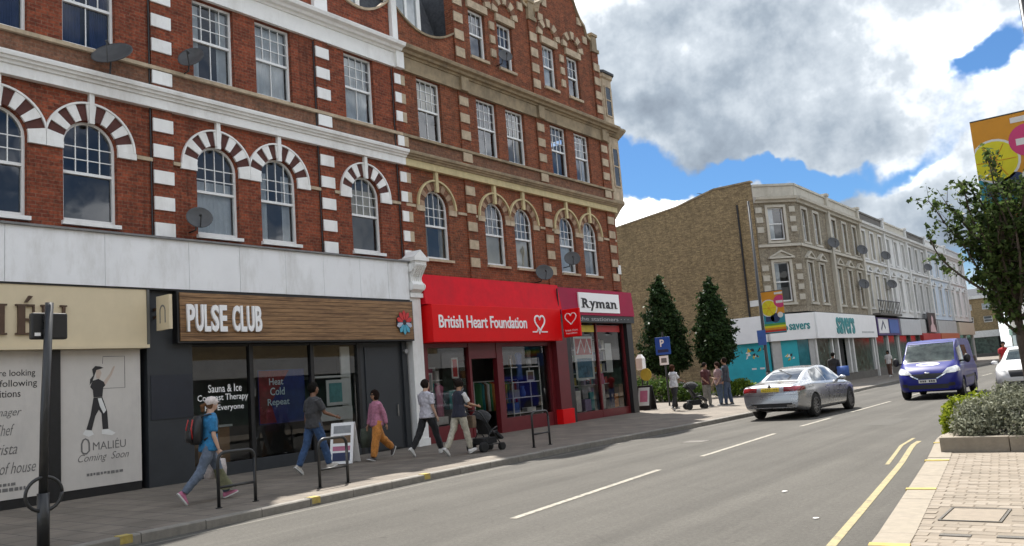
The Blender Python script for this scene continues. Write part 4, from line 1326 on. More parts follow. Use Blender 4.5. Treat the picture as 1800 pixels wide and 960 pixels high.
ftext('MALIÉU', M_printg, 7.78, 8.42, 0.98, 1.17, XP, s1, 'printed_line', depth=0.002, bold=-0.002)
wallline([(7.57, 0.98), (7.57, 1.12), (7.60, 1.19), (7.64, 1.21), (7.69, 1.18), (7.71, 1.12), (7.71, 0.98), (7.66, 0.93), (7.60, 0.94)], XP, 0.03, 0.002, 'printed_arch_logo', M_printg, s1, closed=True)
ftext('Coming  Soon', M_printg, 7.50, 8.48, 0.74, 0.92, XP, s1, 'printed_line', depth=0.002, shear=0.4, bold=-0.006)
mb = MB(); yy = 7.66
while yy < 8.36:
    l_ = rng.uniform(0.03, 0.08); mb.box(XP, XP + 0.002, yy, yy + l_, 0.50 + rng.uniform(0, .02), 0.56); yy += l_ + 0.018
tag(mb.build('small_print', M_printg, s1), kind='stuff')
# projecting sign
bs = MB().box(-15.93, -15.45, 8.98, 9.05, 3.24, 3.94).build('projecting_sign', M_sigcream, s1)
MB().box(-16.1, -15.932, 9.0, 9.03, 3.5, 3.56).box(-16.1, -15.932, 9.0, 9.03, 3.66, 3.72).build('sign_bracket', M_brownl, bs)
mb = MB()
for k in range(10):
    a0, a1 = PI * k / 10, PI * (k + 1) / 10
    mb.prism([(-15.69 + r_ * math.cos(a) , 8.979, 3.62 + r_ * 1.2 * math.sin(a)) for r_, a in ((.11, a0), (.11, a1), (.08, a1), (.08, a0))], (0, 0, 0), (0, -0.004, 0))
mb.box(-15.80, -15.77, 8.975, 8.979, 3.38, 3.62).box(-15.61, -15.58, 8.975, 8.979, 3.38, 3.62)
mb.build('arch_logo', M_printg, bs)

# --- white board above the two left shops
wb = thing('fascia_board', 'long blank white painted board above the cream and wooden shop signs', 'fascia board', (-16.1, 10, 4.1))
yj = [-0.5, 1.3, 3.0, 4.6, 6.15, 7.95, 9.75, 11.0, 12.25, 13.4, 14.6, 15.6, 16.38]
for a, b in zip(yj[:-1], yj[1:]):
    MB().box(-16.35, -15.94 - rng.uniform(0, 0.006), a + 0.004, b - 0.004, 4.125, 5.17).build('board_panel', M_boardw, wb)
MB().sweep_y([(-16.4, 5.172), (-15.88, 5.172), (-15.88, 5.21), (-16.0, 5.24), (-16.4, 5.33)], -0.5, 16.4).build('lead_ledge', M_lead, wb)
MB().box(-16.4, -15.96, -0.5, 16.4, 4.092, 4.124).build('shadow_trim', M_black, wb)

# --- the sauna club
s2 = thing('shopfront', 'dark club shopfront with a wood-grain sign, tall dark windows and a charcoal door', 'shopfront', (-16.2, 12.5, 0.12))
MB().box(-16.4, -16.1, 8.86, 9.86, 0.12, 4.09).build('corner_panel', M_char, s2)
MB().box(-16.1, -16.085, 8.92, 9.84, 1.45, 2.35).build('corner_notice', M_charnavy, s2)
MB().box(-16.4, -15.9, 9.42, 16.42, 2.985, 4.085).build('sign_box', M_black, s2)
nsl = 11
for k in range(nsl):
    z0 = 3.025 + (4.05 - 3.025) * k / nsl; z1 = 3.025 + (4.05 - 3.025) * (k + 1) / nsl
    MB().box(-15.899, -15.868 - rng.uniform(0, 0.004), 9.47, 16.37, z0 + 0.004, z1 - 0.004).build('timber_slat', M_timber, s2)
yy = 9.60
for ch in 'PULSE CLUB':
    if ch == ' ': yy += 0.125; continue
    w_ = 0.178 if ch not in 'L' else 0.15
    ftext(ch, M_letw, yy, yy + w_, 3.22, 3.80, -15.862, s2, 'letter', depth=0.05, bold=0.03)
    yy += w_ + 0.022
logo = MB().lathe([(0.0, 0), (0.27, 0), (0.27, 0.03), (0.0, 0.03)], 20, (-15.862, 16.0, 3.48), 'x').build('logo_disc', M_charnavy, s2)
M_lr = mat('logo_red', (0.55, 0.03, 0.03), 0.5); M_lb = mat('logo_blue', (0.08, 0.38, 0.52), 0.5); M_lp = mat('logo_pale', (0.45, 0.5, 0.6), 0.5)
for k in range(10):
    a = 2 * PI * (k + 0.5) / 10
    r0, r1 = 0.07, 0.30
    c_, s_ = math.cos(a), math.sin(a)
    p = []
    for t, ww in ((r0, .015), (0.17, .05), (0.24, .055), (r1, .0), (0.24, -.055), (0.17, -.05), (r0, -.015)):
        p.append((16.0 + t * c_ - ww * s_, 3.48 + 1.12 * (t * s_ + ww * c_)))
    wallpoly(p, -15.831, 0.012, 'logo_petal', M_lr if s_ > 0.1 else (M_lp if abs(s_) < 0.35 else M_lb), logo)
XG = -16.30
for (a, b) in ((9.90, 11.37), (11.47, 13.11), (13.21, 14.62)):
    pane(a, b, 0.40, 2.93, XG, s2)
for y in (9.86, 11.37, 13.11, 14.62):
    w_ = 0.04 if y == 9.86 else 0.10
    MB().box(XG - 0.06, XG + 0.06, y, y + w_, 0.12, 2.98).build('mullion', M_black, s2)
for (a, b) in ((9.902, 11.368), (11.472, 13.108), (13.212, 14.618)):
    MB().box(XG - 0.05, XG + 0.05, a, b, 0.12, 0.398).build('stall_riser', M_char, s2)
    MB().box(XG - 0.05, XG + 0.04, a, b, 2.932, 2.98).build('head_rail', M_black, s2)
# solid door to the stairs
MB().box(XG - 0.08, XG + 0.05, 14.722, 16.44, 0.12, 2.98).build('door_surround', M_char, s2)
dd = MB().box(XG + 0.051, XG + 0.085, 14.86, 16.05, 0.16, 2.86).build('door', M_char, s2, bevel=0.008)
MB().box(XG + 0.086, XG + 0.12, 15.92, 15.95, 1.0, 1.3).build('handle', mat('brushed_steel', (0.4, 0.4, 0.4), 0.35, 0.1, 9, metal=1.0), dd)
MB().box(XG + 0.051, XG + 0.12, 16.2, 16.38, 0.12, 2.98).build('end_pilaster', M_char, s2)
MB().lathe([(0.0, 0), (0.06, 0), (0.06, 0.07), (0.0, 0.07)], 12, (-16.18, 16.30, 2.72), 'x').build('alarm_lamp', mat('grey_plastic', (0.3, 0.3, 0.3), 0.4), s2)
for t, za, zb, ya, yb in (('Sauna & Ice', 1.93, 2.10, 10.34, 11.18), ('Contrast Therapy', 1.71, 1.89, 10.08, 11.34), ('For Everyone', 1.50, 1.66, 10.25, 11.22)):
    ftext(t, M_letw, ya, yb, za, zb, XG + 0.001, s2, 'window_lettering', depth=0.002, bold=0.006)
# window poster inside the middle pane
po = thing('poster', 'dark red and navy poster behind the middle club window', 'poster', (-16.42, 12.4, 1.1))
MB().box(-16.45, -16.44, 11.72, 13.05, 1.12, 2.38).build('sheet', mat('navy_poster', (0.012, 0.028, 0.16), 0.5, 0.3, 3), po)
M_pr = mat('deep_red_print', (0.16, 0.012, 0.018), 0.5, 0.5, 5)
wallpoly([(11.74, 1.14), (11.74, 2.36), (12.6, 2.36), (12.3, 1.95), (12.05, 1.6), (12.2, 1.14)], -16.4385, 0.002, 'red_field', M_pr, po)
M_pt = mat('pale_blue_print', (0.5, 0.66, 0.72), 0.5)
for t, za, zb, ya, yb in (('Heat', 2.02, 2.18, 12.02, 12.42), ('Cold', 1.78, 1.96, 12.04, 12.45), ('Repeat', 1.50, 1.70, 11.96, 12.58)):
    ftext(t, M_pt, ya, yb, za, zb, -16.434, po, 'printed_line', depth=0.002, bold=0.01)
# notices behind the right hand pane
nb = thing('window_display', 'white notice sheets and pale shelf behind the right hand club window', 'window display', (-16.5, 13.9, 0.4))
M_sheet = mat('white_sheet', (0.62, 0.66, 0.66), 0.6, 0.08, 3); M_teal = mat('teal_sheet', (0.1, 0.3, 0.32), 0.6, 0.3, 6)
MB().box(-16.40, -16.39, 13.68, 14.45, 1.42, 2.06).build('sheet', M_sheet, nb)
MB().box(-16.385, -16.383, 13.76, 14.18, 1.50, 1.98).build('printed_panel', M_teal, nb)
MB().box(-16.40, -16.39, 13.45, 14.5, 1.05, 1.38).build('sheet', M_sheet, nb)
MB().box(-16.9, -16.4, 13.3, 14.5, 2.12, 2.17).build('shelf', M_sheet, nb)
MB().box(-16.5, -16.46, 14.25, 14.55, 0.45, 2.9).build('blind_edge', M_sheet, nb)
# reception desk inside
rd = thing('reception_desk', 'brown reception counter inside the left club window', 'counter', (-17.3, 10.9, 0.12))
MB().box(-17.6, -17.0, 10.5, 11.3, 0.12, 1.15).build('body', mat('warm_wood', (0.22, 0.12, 0.05), 0.5), rd)
MB().box(-17.65, -16.95, 10.45, 11.35, 1.151, 1.2).build('top', M_sheet, rd)

# --- the white console pilaster between the shops
cp = thing('pilaster', 'white painted shop pilaster with a carved scroll bracket between the wooden and red signs', 'pilaster', (-16.2, 16.7, 0.12))
MB().box(-16.4, -16.02, 16.46, 16.88, 0.32, 4.2).build('shaft', M_white, cp)
MB().box(-16.4, -15.98, 16.44, 16.9, 0.12, 0.318).build('base', M_white, cp)
MB().box(-16.4, -15.94, 16.42, 16.92, 4.202, 4.32).build('necking', M_white, cp)
prof = [(-16.4, 4.322), (-16.0, 4.322), (-15.86, 4.42), (-15.83, 4.55), (-15.92, 4.66), (-15.93, 4.78), (-15.82, 4.92), (-15.72, 5.06), (-15.70, 5.2), (-16.4, 5.2)]
MB().sweep_y(prof, 16.45, 16.89).build('scroll_bracket', M_white, cp)
for z, r_ in ((4.5, 0.11), (5.02, 0.12)):
    for y in (16.42, 16.895):
        MB().lathe([(0.0, 0), (r_, 0), (r_ * 0.9, 0.03), (r_ * 0.4, 0.05), (0.0, 0.05)], 14, (-15.9, y - 0.02, z), 'y').build('volute', M_white, cp)
mb = MB()
for k in range(5):
    y = 16.5 + 0.085 * k
    mb.tube([(-15.93, y, 4.62), (-15.9, y, 4.78), (-15.79, y, 4.94), (-15.68, y, 5.1)], 0.022, 6)
tag(mb.build('carved_ribs', M_white, cp), kind='stuff')
MB().box(-16.4, -15.66, 16.38, 16.96, 5.202, 5.31).build('cap', M_white, cp)
MB().prism([(-15.7, 16.42, 5.311), (-15.7, 16.92, 5.311), (-15.7, 16.67, 5.52)], (-0.5, 0, 0), (0, 0, 0)).build('cap_pediment', M_white, cp)

# --- the charity shop
s3 = thing('shopfront', 'bright red charity shopfront with white lettering and heart emblem', 'shopfront', (-16.2, 20.3, 0.12))
MB().prism([(-16.38, 0, 4.02), (-15.86, 0, 4.02), (-15.98, 0, 4.88), (-16.38, 0, 4.9)], (0, 16.93, 0), (0, 23.75, 0)).build('shutter_box', M_red2, s3)
MB().box(-16.38, -15.72, 17.0, 23.42, 2.93, 4.0).build('fascia', M_red, s3, bevel=0.01)
ftext('British Heart Foundation', M_letw, 17.25, 21.42, 3.33, 3.70, -15.718, s3, 'lettering', depth=0.02, bold=0.012, space=0.97)


def heart_pts(yc, zc, s, n=36, gap=0.0):
    out = []
    for k in range(n + 1):
        t = -PI + 2 * PI * k / n
        x_ = 16 * math.sin(t) ** 3; y_ = 13 * math.cos(t) - 5 * math.cos(2 * t) - 2 * math.cos(3 * t) - math.cos(4 * t)
        out.append((yc + x_ * s / 17, zc + y_ * s / 17))
    return out


h_ = heart_pts(22.15, 3.54, 0.30)
wallline(h_[2:-2], -15.718, 0.055, 0.02, 'heart_emblem', M_letw, s3)
wallline([(21.72, 3.22), (21.95, 3.22), (22.02, 3.32), (22.10, 3.16), (22.16, 3.30), (22.22, 3.22), (22.55, 3.22)], -15.718, 0.04, 0.021, 'pulse_line', M_letw, s3)
bl = MB().box(-15.72, -15.02, 23.50, 23.60, 3.02, 3.98).build('projecting_sign', M_red, s3, bevel=0.03)
mb = MB()
hp = heart_pts(0, 0, 0.24)
for p, q in zip(hp[2:-3], hp[3:-2]):
    a = Vector((-15.37 + p[0], 23.497, 3.66 + p[1])); b = Vector((-15.37 + q[0], 23.497, 3.66 + q[1]))
    mb.tube([a, b], 0.018, 5)
mb.build('heart_emblem', M_letw, bl)
text_mesh('British Heart\nFoundation', 'lettering', M_letw, (-15.62, 23.496, 3.12), (1, 0, 0), (0, 0, 1), 0.5, 0.16, depth=0.004, parent=bl)
MB().tube([(-15.9, 23.6, 4.1), (-15.9, 23.6, 4.75)], 0.03, 6).build('hanger', M_black, s3)
# frame, panes, doorway
for (a, b, m_) in ((16.93, 17.22, M_maroon), (19.02, 19.12, M_maroon), (20.36, 20.66, M_maroon), (23.24, 23.42, M_maroon)):
    MB().box(-16.38, -16.2, a, b, 0.12, 2.928).build('frame_post', m_, s3)
MB().box(-16.38, -16.0, 23.43, 24.08, 0.62, 4.0).build('end_pilaster', M_maroon, s3)
MB().box(-16.38, -15.94, 23.40, 24.12, 0.12, 0.618).build('pilaster_base', M_red, s3, bevel=0.01)
for (a, b) in ((17.222, 19.018), (20.662, 23.238)):
    pane(a, b, 0.56, 2.80, XG, s3)
    MB().box(-16.38, -16.22, a, b, 0.12, 0.558).build('stall_riser', M_maroon, s3)
    MB().box(-16.36, -16.22, a, b, 2.802, 2.928).build('head_rail', M_maroon, s3)
MB().box(-16.36, -16.22, 19.122, 20.358, 2.45, 2.928).build('door_header', M_maroon, s3)
dr = MB().box(-17.0, -16.95, 19.13, 19.20, 0.12, 2.44).box(-16.38, -16.33, 19.13, 19.20, 0.12, 2.44).box(-16.95, -16.38, 19.13, 19.20, 2.36, 2.44).box(-16.95, -16.38, 19.13, 19.20, 0.12, 0.3).build('open_door', M_maroon, s3)
MB().box(-16.95, -16.38, 19.16, 19.166, 0.3, 2.36).build('pane', M_shopglass, dr)

GC = [('red', (0.42, 0.03, 0.03)), ('blue', (0.05, 0.12, 0.38)), ('white', (0.66, 0.66, 0.64)), ('green', (0.06, 0.22, 0.09)), ('pink', (0.5, 0.16, 0.26)), ('teal', (0.04, 0.25, 0.27)), ('brown', (0.17, 0.1, 0.05)), ('grey', (0.28, 0.29, 0.3)), ('yellow', (0.55, 0.43, 0.06)), ('navy', (0.02, 0.03, 0.09)), ('lilac', (0.36, 0.3, 0.48)), ('orange', (0.5, 0.2, 0.04))]
M_g = {n: mat('goods_' + n, c, 0.55, 0.15, 6) for n, c in GC}


def shelf_unit(y0, y1, x0, x1, zs, lab):
    t = thing('display_shelf', lab, 'shelf', (x0, y0, 0.12))
    for y in (y0, y1 - 0.03):
        for x in (x0, x1 - 0.03):
            MB().box(x, x + 0.03, y, y + 0.03, 0.12, zs[-1] + 0.3).build('upright', M_letw, t)
    for z in zs:
        MB().box(x0 + 0.031, x1 - 0.031, y0 + 0.031, y1 - 0.031, z, z + 0.03).build('shelf_board', M_letw, t)
    return t


shelf_unit(21.5, 23.1, -17.0, -16.55, (0.62, 1.12, 1.62, 2.12), 'white display shelf inside the right window of the red charity shop')


def goods(kind, y, z, x, cname, sy, sz, lab, shop):
    m_ = M_g[cname]
    if kind == 'vase':
        o = MB().lathe([(0.001, 0), (sy * .35, 0), (sy * .5, sz * .35), (sy * .25, sz * .8), (sy * .35, sz)], 12, (x, y, z)).build('vase', m_, smooth=True); cat = 'vase'
    elif kind == 'picture':
        t = thing('framed_picture', lab, 'picture', (x, y, z), shop)
        MB().box(x - .02, x, y - sy / 2, y + sy / 2, z, z + sz).build('frame', M_g['white'], t)
        MB().box(x + .001, x + .004, y - sy / 2 + .05, y + sy / 2 - .05, z + .05, z + sz - .05).build('print', m_, t)
        return t
    elif kind == 'garment':
        o = MB().rings([[(x + .07 * math.cos(a), y + sy * w_ * math.sin(a), z + sz * h_) for a in [2 * PI * k / 12 for k in range(12)]] for w_, h_ in ((.42, 0), (.34, .4), (.38, .7), (.5, .92), (.2, 1.0))]).build('garment', m_, smooth=True); cat = 'garment'
    else:
        o = MB().box(x - .12, x + .1, y - sy / 2, y + sy / 2, z, z + sz).build('box', m_, bevel=0.006); cat = 'box'
    return tag(o, lab, cat, shop)


G3 = 'goods in the red charity shop windows'
for a in (('garment', 17.75, 0.62, -16.75, 'navy', 0.42, 1.0, 'navy garment hanging at the left edge of the charity shop window'),
          ('picture', 17.62, 1.55, -16.6, 'grey', 0.34, 0.55, 'tall grey framed print at the left edge of the charity shop window'),
          ('garment', 18.35, 0.7, -16.9, 'pink', 0.40, 1.05, 'dark pink garment on show in the left charity shop window'),
          ('picture', 18.75, 1.9, -16.55, 'red', 0.30, 0.62, 'white notice with red print near the charity shop door'),
          ('box', 18.75, 1.0, -16.7, 'teal', 0.55, 0.55, 'teal box displayed beside the charity shop door'),
          ('box', 17.9, 0.6, -16.5, 'white', 0.5, 0.22, 'white box low in the left charity shop window'),
          ('box', 21.85, 1.151, -16.75, 'grey', 0.3, 0.25, 'grey box on the second board of the charity shelf'),
          ('vase', 22.3, 1.151, -16.75, 'blue', 0.22, 0.36, 'blue vase on the second board of the charity shelf'),
          ('picture', 22.75, 1.651, -16.7, 'brown', 0.42, 0.36, 'white framed picture with a dark centre on the charity shelf'),
          ('garment', 22.0, 1.72, -16.6, 'blue', 0.36, 0.9, 'blue garment hanging high in the right charity shop window'),
          ('garment', 22.7, 2.16, -16.7, 'grey', 0.30, 0.55, 'pale grey garment at the top right of the charity shelf'),
          ('box', 21.75, 0.651, -16.75, 'blue', 0.38, 0.34, 'blue box on the lowest board of the charity shelf'),
          ('box', 22.6, 0.651, -16.75, 'white', 0.5, 0.14, 'flat white box on the lowest board of the charity shelf'),
          ('garment', 21.05, 0.7, -16.8, 'green', 0.38, 1.5, 'long green garment beside the charity shop doorway'),
          ('vase', 21.75, 2.151, -16.75, 'brown', 0.2, 0.4, 'brown vase on the top board of the charity shelf')):
    goods(*a, G3)

# --- the stationer
s4 = thing('shopfront', 'corner stationer shopfront with crimson sign, white name panel and black pilasters', 'shopfront', (-16.2, 26.5, 0.12))
MB().prism([(-16.38, 0, 3.86), (-15.92, 0, 3.86), (-15.98, 0, 4.82), (-16.38, 0, 4.84)], (0, 23.78, 0), (0, 28.95, 0)).build('fascia', M_crim, s4)
MB().box(-15.95, -15.90, 24.95, 27.80, 3.96, 4.68).build('name_panel', M_letw, s4)
for ch, ya, yb, za, zb in (('R', 25.16, 25.60, 4.13, 4.47), ('y', 25.68, 26.02, 4.02, 4.37), ('m', 26.10, 26.68, 4.13, 4.37), ('a', 26.78, 27.08, 4.12, 4.38), ('n', 27.18, 27.54, 4.13, 4.37)):
    ftext(ch, M_print, ya, yb, za, zb, -15.898, s4, 'letter', depth=0.012, bold=0.03)
# slab feet that give the name its typewriter look
for (a, b, z) in ((25.08, 25.30, 4.125), (25.48, 25.68, 4.125), (25.08, 25.24, 4.445), (25.62, 25.78, 4.345), (25.92, 26.08, 4.345), (26.04, 26.18, 4.125), (26.32, 26.46, 4.125), (26.60, 26.74, 4.125), (26.04, 26.12, 4.345), (27.12, 27.28, 4.125), (27.44, 27.62, 4.125), (27.12, 27.2, 4.345), (27.02, 27.14, 4.12)):
    MB().box(-15.8965, -15.885, a, b, z, z + 0.03).build('serif', M_print, s4)
MB().box(-16.38, -15.96, 23.78, 28.95, 3.60, 3.858).build('lower_band', M_black, s4)
ftext('· · · the stationers · · ·', mat('grey_letter', (0.35, 0.35, 0.36), 0.5), 24.2, 28.5, 3.66, 3.80, -15.958, s4, 'lettering', depth=0.004, bold=0.004)
for a, b in ((24.09, 24.46), (28.52, 28.92)):
    MB().box(-16.38, -16.08, a, b, 0.12, 3.598).build('pilaster', M_black, s4)
for y in (24.462, 26.47, 28.44):
    MB().box(-16.38, -16.24, y, y + 0.075, 0.12, 3.598).build('frame_post', M_maroon, s4)
for a, b in ((24.54, 26.468), (26.548, 28.438)):
    pane(a, b, 0.40, 3.55, XG, s4)
    MB().box(-16.38, -16.25, a, b, 0.12, 0.398).build('stall_riser', M_maroon, s4)
MB().box(-16.29, -16.285, 24.56, 26.4, 3.28, 3.53).build('window_banner', mat('yellow_vinyl', (0.62, 0.47, 0.02), 0.5), s4)
MB().box(-16.29, -16.285, 26.56, 28.3, 3.28, 3.53).build('window_banner', mat('red_vinyl', (0.45, 0.02, 0.02), 0.5), s4)
MB().box(-17.1, -16.40, 24.5, 28.48, 0.13, 0.415).build('display_platform', M_room, s4)
pr_ = thing('poster', 'tall white poster with red heading and blue lower half in the stationer window', 'poster', (-16.33, 25.7, 1.5))
MB().box(-16.34, -16.335, 25.02, 26.28, 1.55, 3.12).build('sheet', M_sheet, pr_)
MB().box(-16.3345, -16.333, 25.1, 26.2, 2.45, 3.04).build('red_field', M_g['red'], pr_)
wallline([(25.2, 2.5), (25.5, 3.0), (25.7, 2.55), (25.9, 3.0), (26.1, 2.5)], -16.3325, 0.09, 0.002, 'white_strokes', M_letw, pr_)
MB().box(-16.3345, -16.333, 25.15, 26.15, 1.62, 2.32).build('blue_field', mat('dusty_blue_print', (0.1, 0.22, 0.32), 0.6, 0.6, 5), pr_)
p2_ = thing('poster', 'narrow pale poster in the right hand stationer window', 'poster', (-16.33, 27.4, 1.6))
MB().box(-16.34, -16.335, 27.15, 27.62, 1.75, 2.85).build('sheet', M_sheet, p2_)
G4 = 'goods in the stationer windows'
for a in (('box', 24.85, 0.42, -16.55, 'green', 0.3, 0.5, 'green box at the left of the stationer window'),
          ('box', 25.3, 0.42, -16.6, 'white', 0.32, 0.75, 'tall white box beside the green box in the stationer window'),
          ('box', 25.75, 0.42, -16.5, 'lilac', 0.4, 0.42, 'lilac box low in the stationer window under the tall poster'),
          ('box', 25.8, 0.86, -16.62, 'grey', 0.36, 0.34, 'grey box standing on the lilac box'),
          ('box', 26.2, 0.42, -16.6, 'teal', 0.3, 0.66, 'teal box next to the middle post of the stationer window'),
          ('box', 26.85, 0.42, -16.55, 'white', 0.45, 0.9, 'white carton just right of the stationer middle post'),
          ('box', 27.0, 1.33, -16.6, 'pink', 0.3, 0.4, 'pink box on top of the white carton'),
          ('box', 27.45, 0.42, -16.5, 'navy', 0.36, 0.7, 'navy box in the right hand stationer window'),
          ('box', 27.85, 0.42, -16.55, 'orange', 0.34, 0.5, 'orange box in the right hand stationer window'),
          ('box', 28.2, 0.42, -16.5, 'brown', 0.3, 0.85, 'brown box at the right end of the stationer window'),
          ('box', 24.85, 0.93, -16.55, 'pink', 0.36, 0.5, 'pink box standing on the green box in the stationer window')):
    goods(*a, G4)


def rack(lab, y0, y1, x, zs, seed, hang=False):
    """a rack crowded with small goods: each row of goods is one part"""
    rr_ = random.Random(seed)
    t = thing('display_rack', lab, 'display rack', (x, y0, 0.12))
    MB().box(x - 0.28, x - 0.24, y0, y1, 0.12, zs[-1] + 0.4).build('back_panel', M_sheet, t)
    names = [n for n, _ in GC]
    for z in zs:
        MB().box(x - 0.235, x + 0.02, y0, y1, z - 0.03, z - 0.001).build('shelf_board', M_letw, t)
        y = y0 + 0.03
        while y < y1 - 0.08:
            w_ = rr_.uniform(0.07, 0.22); h_ = rr_.uniform(0.12, 0.36)
            MB().box(x - 0.2 + rr_.uniform(0, .05), x - rr_.uniform(0, .05), y, min(y1, y + w_), z, z + h_).build('product', M_g[rr_.choice(names)], t)
            y += w_ + rr_.uniform(0.01, 0.06)
    return t


rack('crowded rack of small goods behind the left stationer window', 24.6, 26.4, -17.15, (0.9, 1.35, 1.8, 2.25, 2.7), 3)
rack('crowded rack of small goods behind the right stationer window', 26.6, 28.4, -17.05, (0.9, 1.35, 1.8, 2.25, 2.7), 4)
rack('crowded rack of bric-a-brac behind the left charity shop window', 17.3, 18.95, -17.3, (0.7, 1.1, 1.5, 1.9), 5)
rail = thing('clothes_rail', 'clothes rail of hanging garments deeper in the right charity shop window', 'clothes rail', (-17.6, 22, 0.12))
MB().tube([(-17.6, 20.8, 0.12), (-17.6, 20.8, 1.75), (-17.6, 23.2, 1.75), (-17.6, 23.2, 0.12)], 0.02, 6).build('rail', M_letw, rail)
rr_ = random.Random(8)
for k in range(16):
    y = 20.95 + 0.135 * k
    MB().rings([[(-17.6 + 0.22 * w_ * math.cos(a), y + 0.05 * math.sin(a), 1.72 - 0.95 * h_) for a in [2 * PI * q / 10 for q in range(10)]] for w_, h_ in ((.25, 0), (.95, .08), (.9, .4), (1.0, 1.0))]).build('garment', M_g[rr_.choice([n for n, _ in GC])], rail, smooth=True)

# ------------------------------------------------------------------ the terrace down the street
M_trim = mat('cream_painted_stucco', (0.47, 0.44, 0.37), 0.8, 0.1, 4, stain=(0.25, 0.21, 0.15), stain_amt=0.6, coords='w')
M_trimw = mat('off_white_stucco', (0.62, 0.62, 0.60), 0.8, 0.08, 4, stain=(0.36, 0.34, 0.3), stain_amt=0.5, coords='w')
M_trimd = mat('dark_sooted_stucco', (0.13, 0.12, 0.105), 0.85, 0.2, 4, stain=(0.05, 0.05, 0.045), coords='w')
M_bluew = mat('pale_blue_stucco', (0.48, 0.55, 0.62), 0.8, 0.08, 4, coords='w')
M_greyst = mat('grey_stucco', (0.42, 0.42, 0.41), 0.8, 0.1, 4, stain=(0.25, 0.24, 0.22), coords='w')
XS = -15.6


def lbuild(mb, name, m, parent, T=None, **k):
    if T is not None: mb.v = [tuple(T @ Vector(p)) for p in mb.v]
    return mb.build(name, m, parent, **k)


def win_at(root, T, y, z, w, h, x=-0.12, cur=None, rail=None, fmat=None, fr=0.06):
    fm, panes = window_meshes(w, h, False, rail or h * 0.5, 1, 1, 1, fmat or M_whitew, fr)
    p = T @ Vector((x, y, z))
    o = link('window', fm, root, p)
    o.rotation_euler.z = math.atan2(T[1][0], T[0][0])
    for q in panes: link('pane', q, o, p)
    curtain(o, cur, w, h, False, h * 0.5, int(abs(p.y) * 31) % 97, x)
    return o


def surround(mb, y, z, w, h, t=0.16, d=0.07):
    mb.box(-0.02, d, y - t, y - 0.002, z - 0.1, z + h + t).box(-0.02, d, y + w + 0.002, y + w + t, z - 0.1, z + h + t).box(-0.02, d - 0.002, y - 0.001, y + w + 0.001, z + h + 0.003, z + h + t)
    mb.box(-0.02, d + 0.05, y - t - 0.04, y + w + t + 0.04, z - 0.22, z - 0.102)


def pediment(mb, yc, z, hw, h, d=0.22):
    mb.box(-0.02, d, yc - hw, yc + hw, z, z + 0.10)
    for s in (-1, 1):
        mb.prism([(0, yc + s * hw, z + 0.101), (0, yc + s * (hw - 0.16), z + 0.101), (0, yc, z + h - 0.10), (0, yc, z + h)], (-0.02, 0, 0), (d - 0.003 * (s + 1), 0, 0))
    mb.prism([(0, yc - hw + 0.17, z + 0.102), (0, yc + hw - 0.17, z + 0.102), (0, yc, z + h - 0.11)], (-0.02, 0, 0), (0.07, 0, 0))


def storey_front(root, T, L_, wys, w, wall_m, trim_m, parapet_m, z0=4.5, piers=True, cur=None, ped=True):
    """upper floors on a front of length L_ in the local frame T"""
    Z1, H1, Z2, H2 = 5.15, 2.35, 8.85, 1.95
    mb = MB(); facade(mb, 0, 0, L_, z0, 8.1, [(y, y + w, Z1, Z1 + H1, False) for y in wys], 0.2)
    facade(mb, 0, 0, L_, 8.1, 11.4, [(y, y + w, Z2, Z2 + H2, False) for y in wys], 0.2)
    lbuild(mb, 'wall', wall_m, root, T)
    for y in wys:
        for z, h in ((Z1, H1), (Z2, H2)):
            win_at(root, T, y, z, w, h, cur=rng.choice([None, 'net', 'halfnet', None, 'split', 'top', 'warm']))
            mb = MB(); surround(mb, y, z, w, h); lbuild(mb, 'window_surround', trim_m, root, T)
        if ped:
            mb = MB(); pediment(mb, y + w / 2, 7.70, w / 2 + 0.30, 0.5); lbuild(mb, 'pediment', trim_m, root, T)
    lbuild(MB().box(-0.02, 0.14, 0, L_, 8.42, 8.58), 'floor_band', trim_m, root, T)
    lbuild(MB().prism([(0, 0, 11.1), (0.16, 0, 11.1), (0.2, 0, 11.22), (0.38, 0, 11.26), (0.42, 0, 11.42), (0, 0, 11.5)], (0, 0, 0), (0, L_, 0)), 'cornice', trim_m, root, T)
    lbuild(MB().box(-0.25, 0.05, 0, L_, 11.42, 12.1).box(-0.3, 0.12, 0, L_, 12.102, 12.24), 'parapet', parapet_m, root, T)


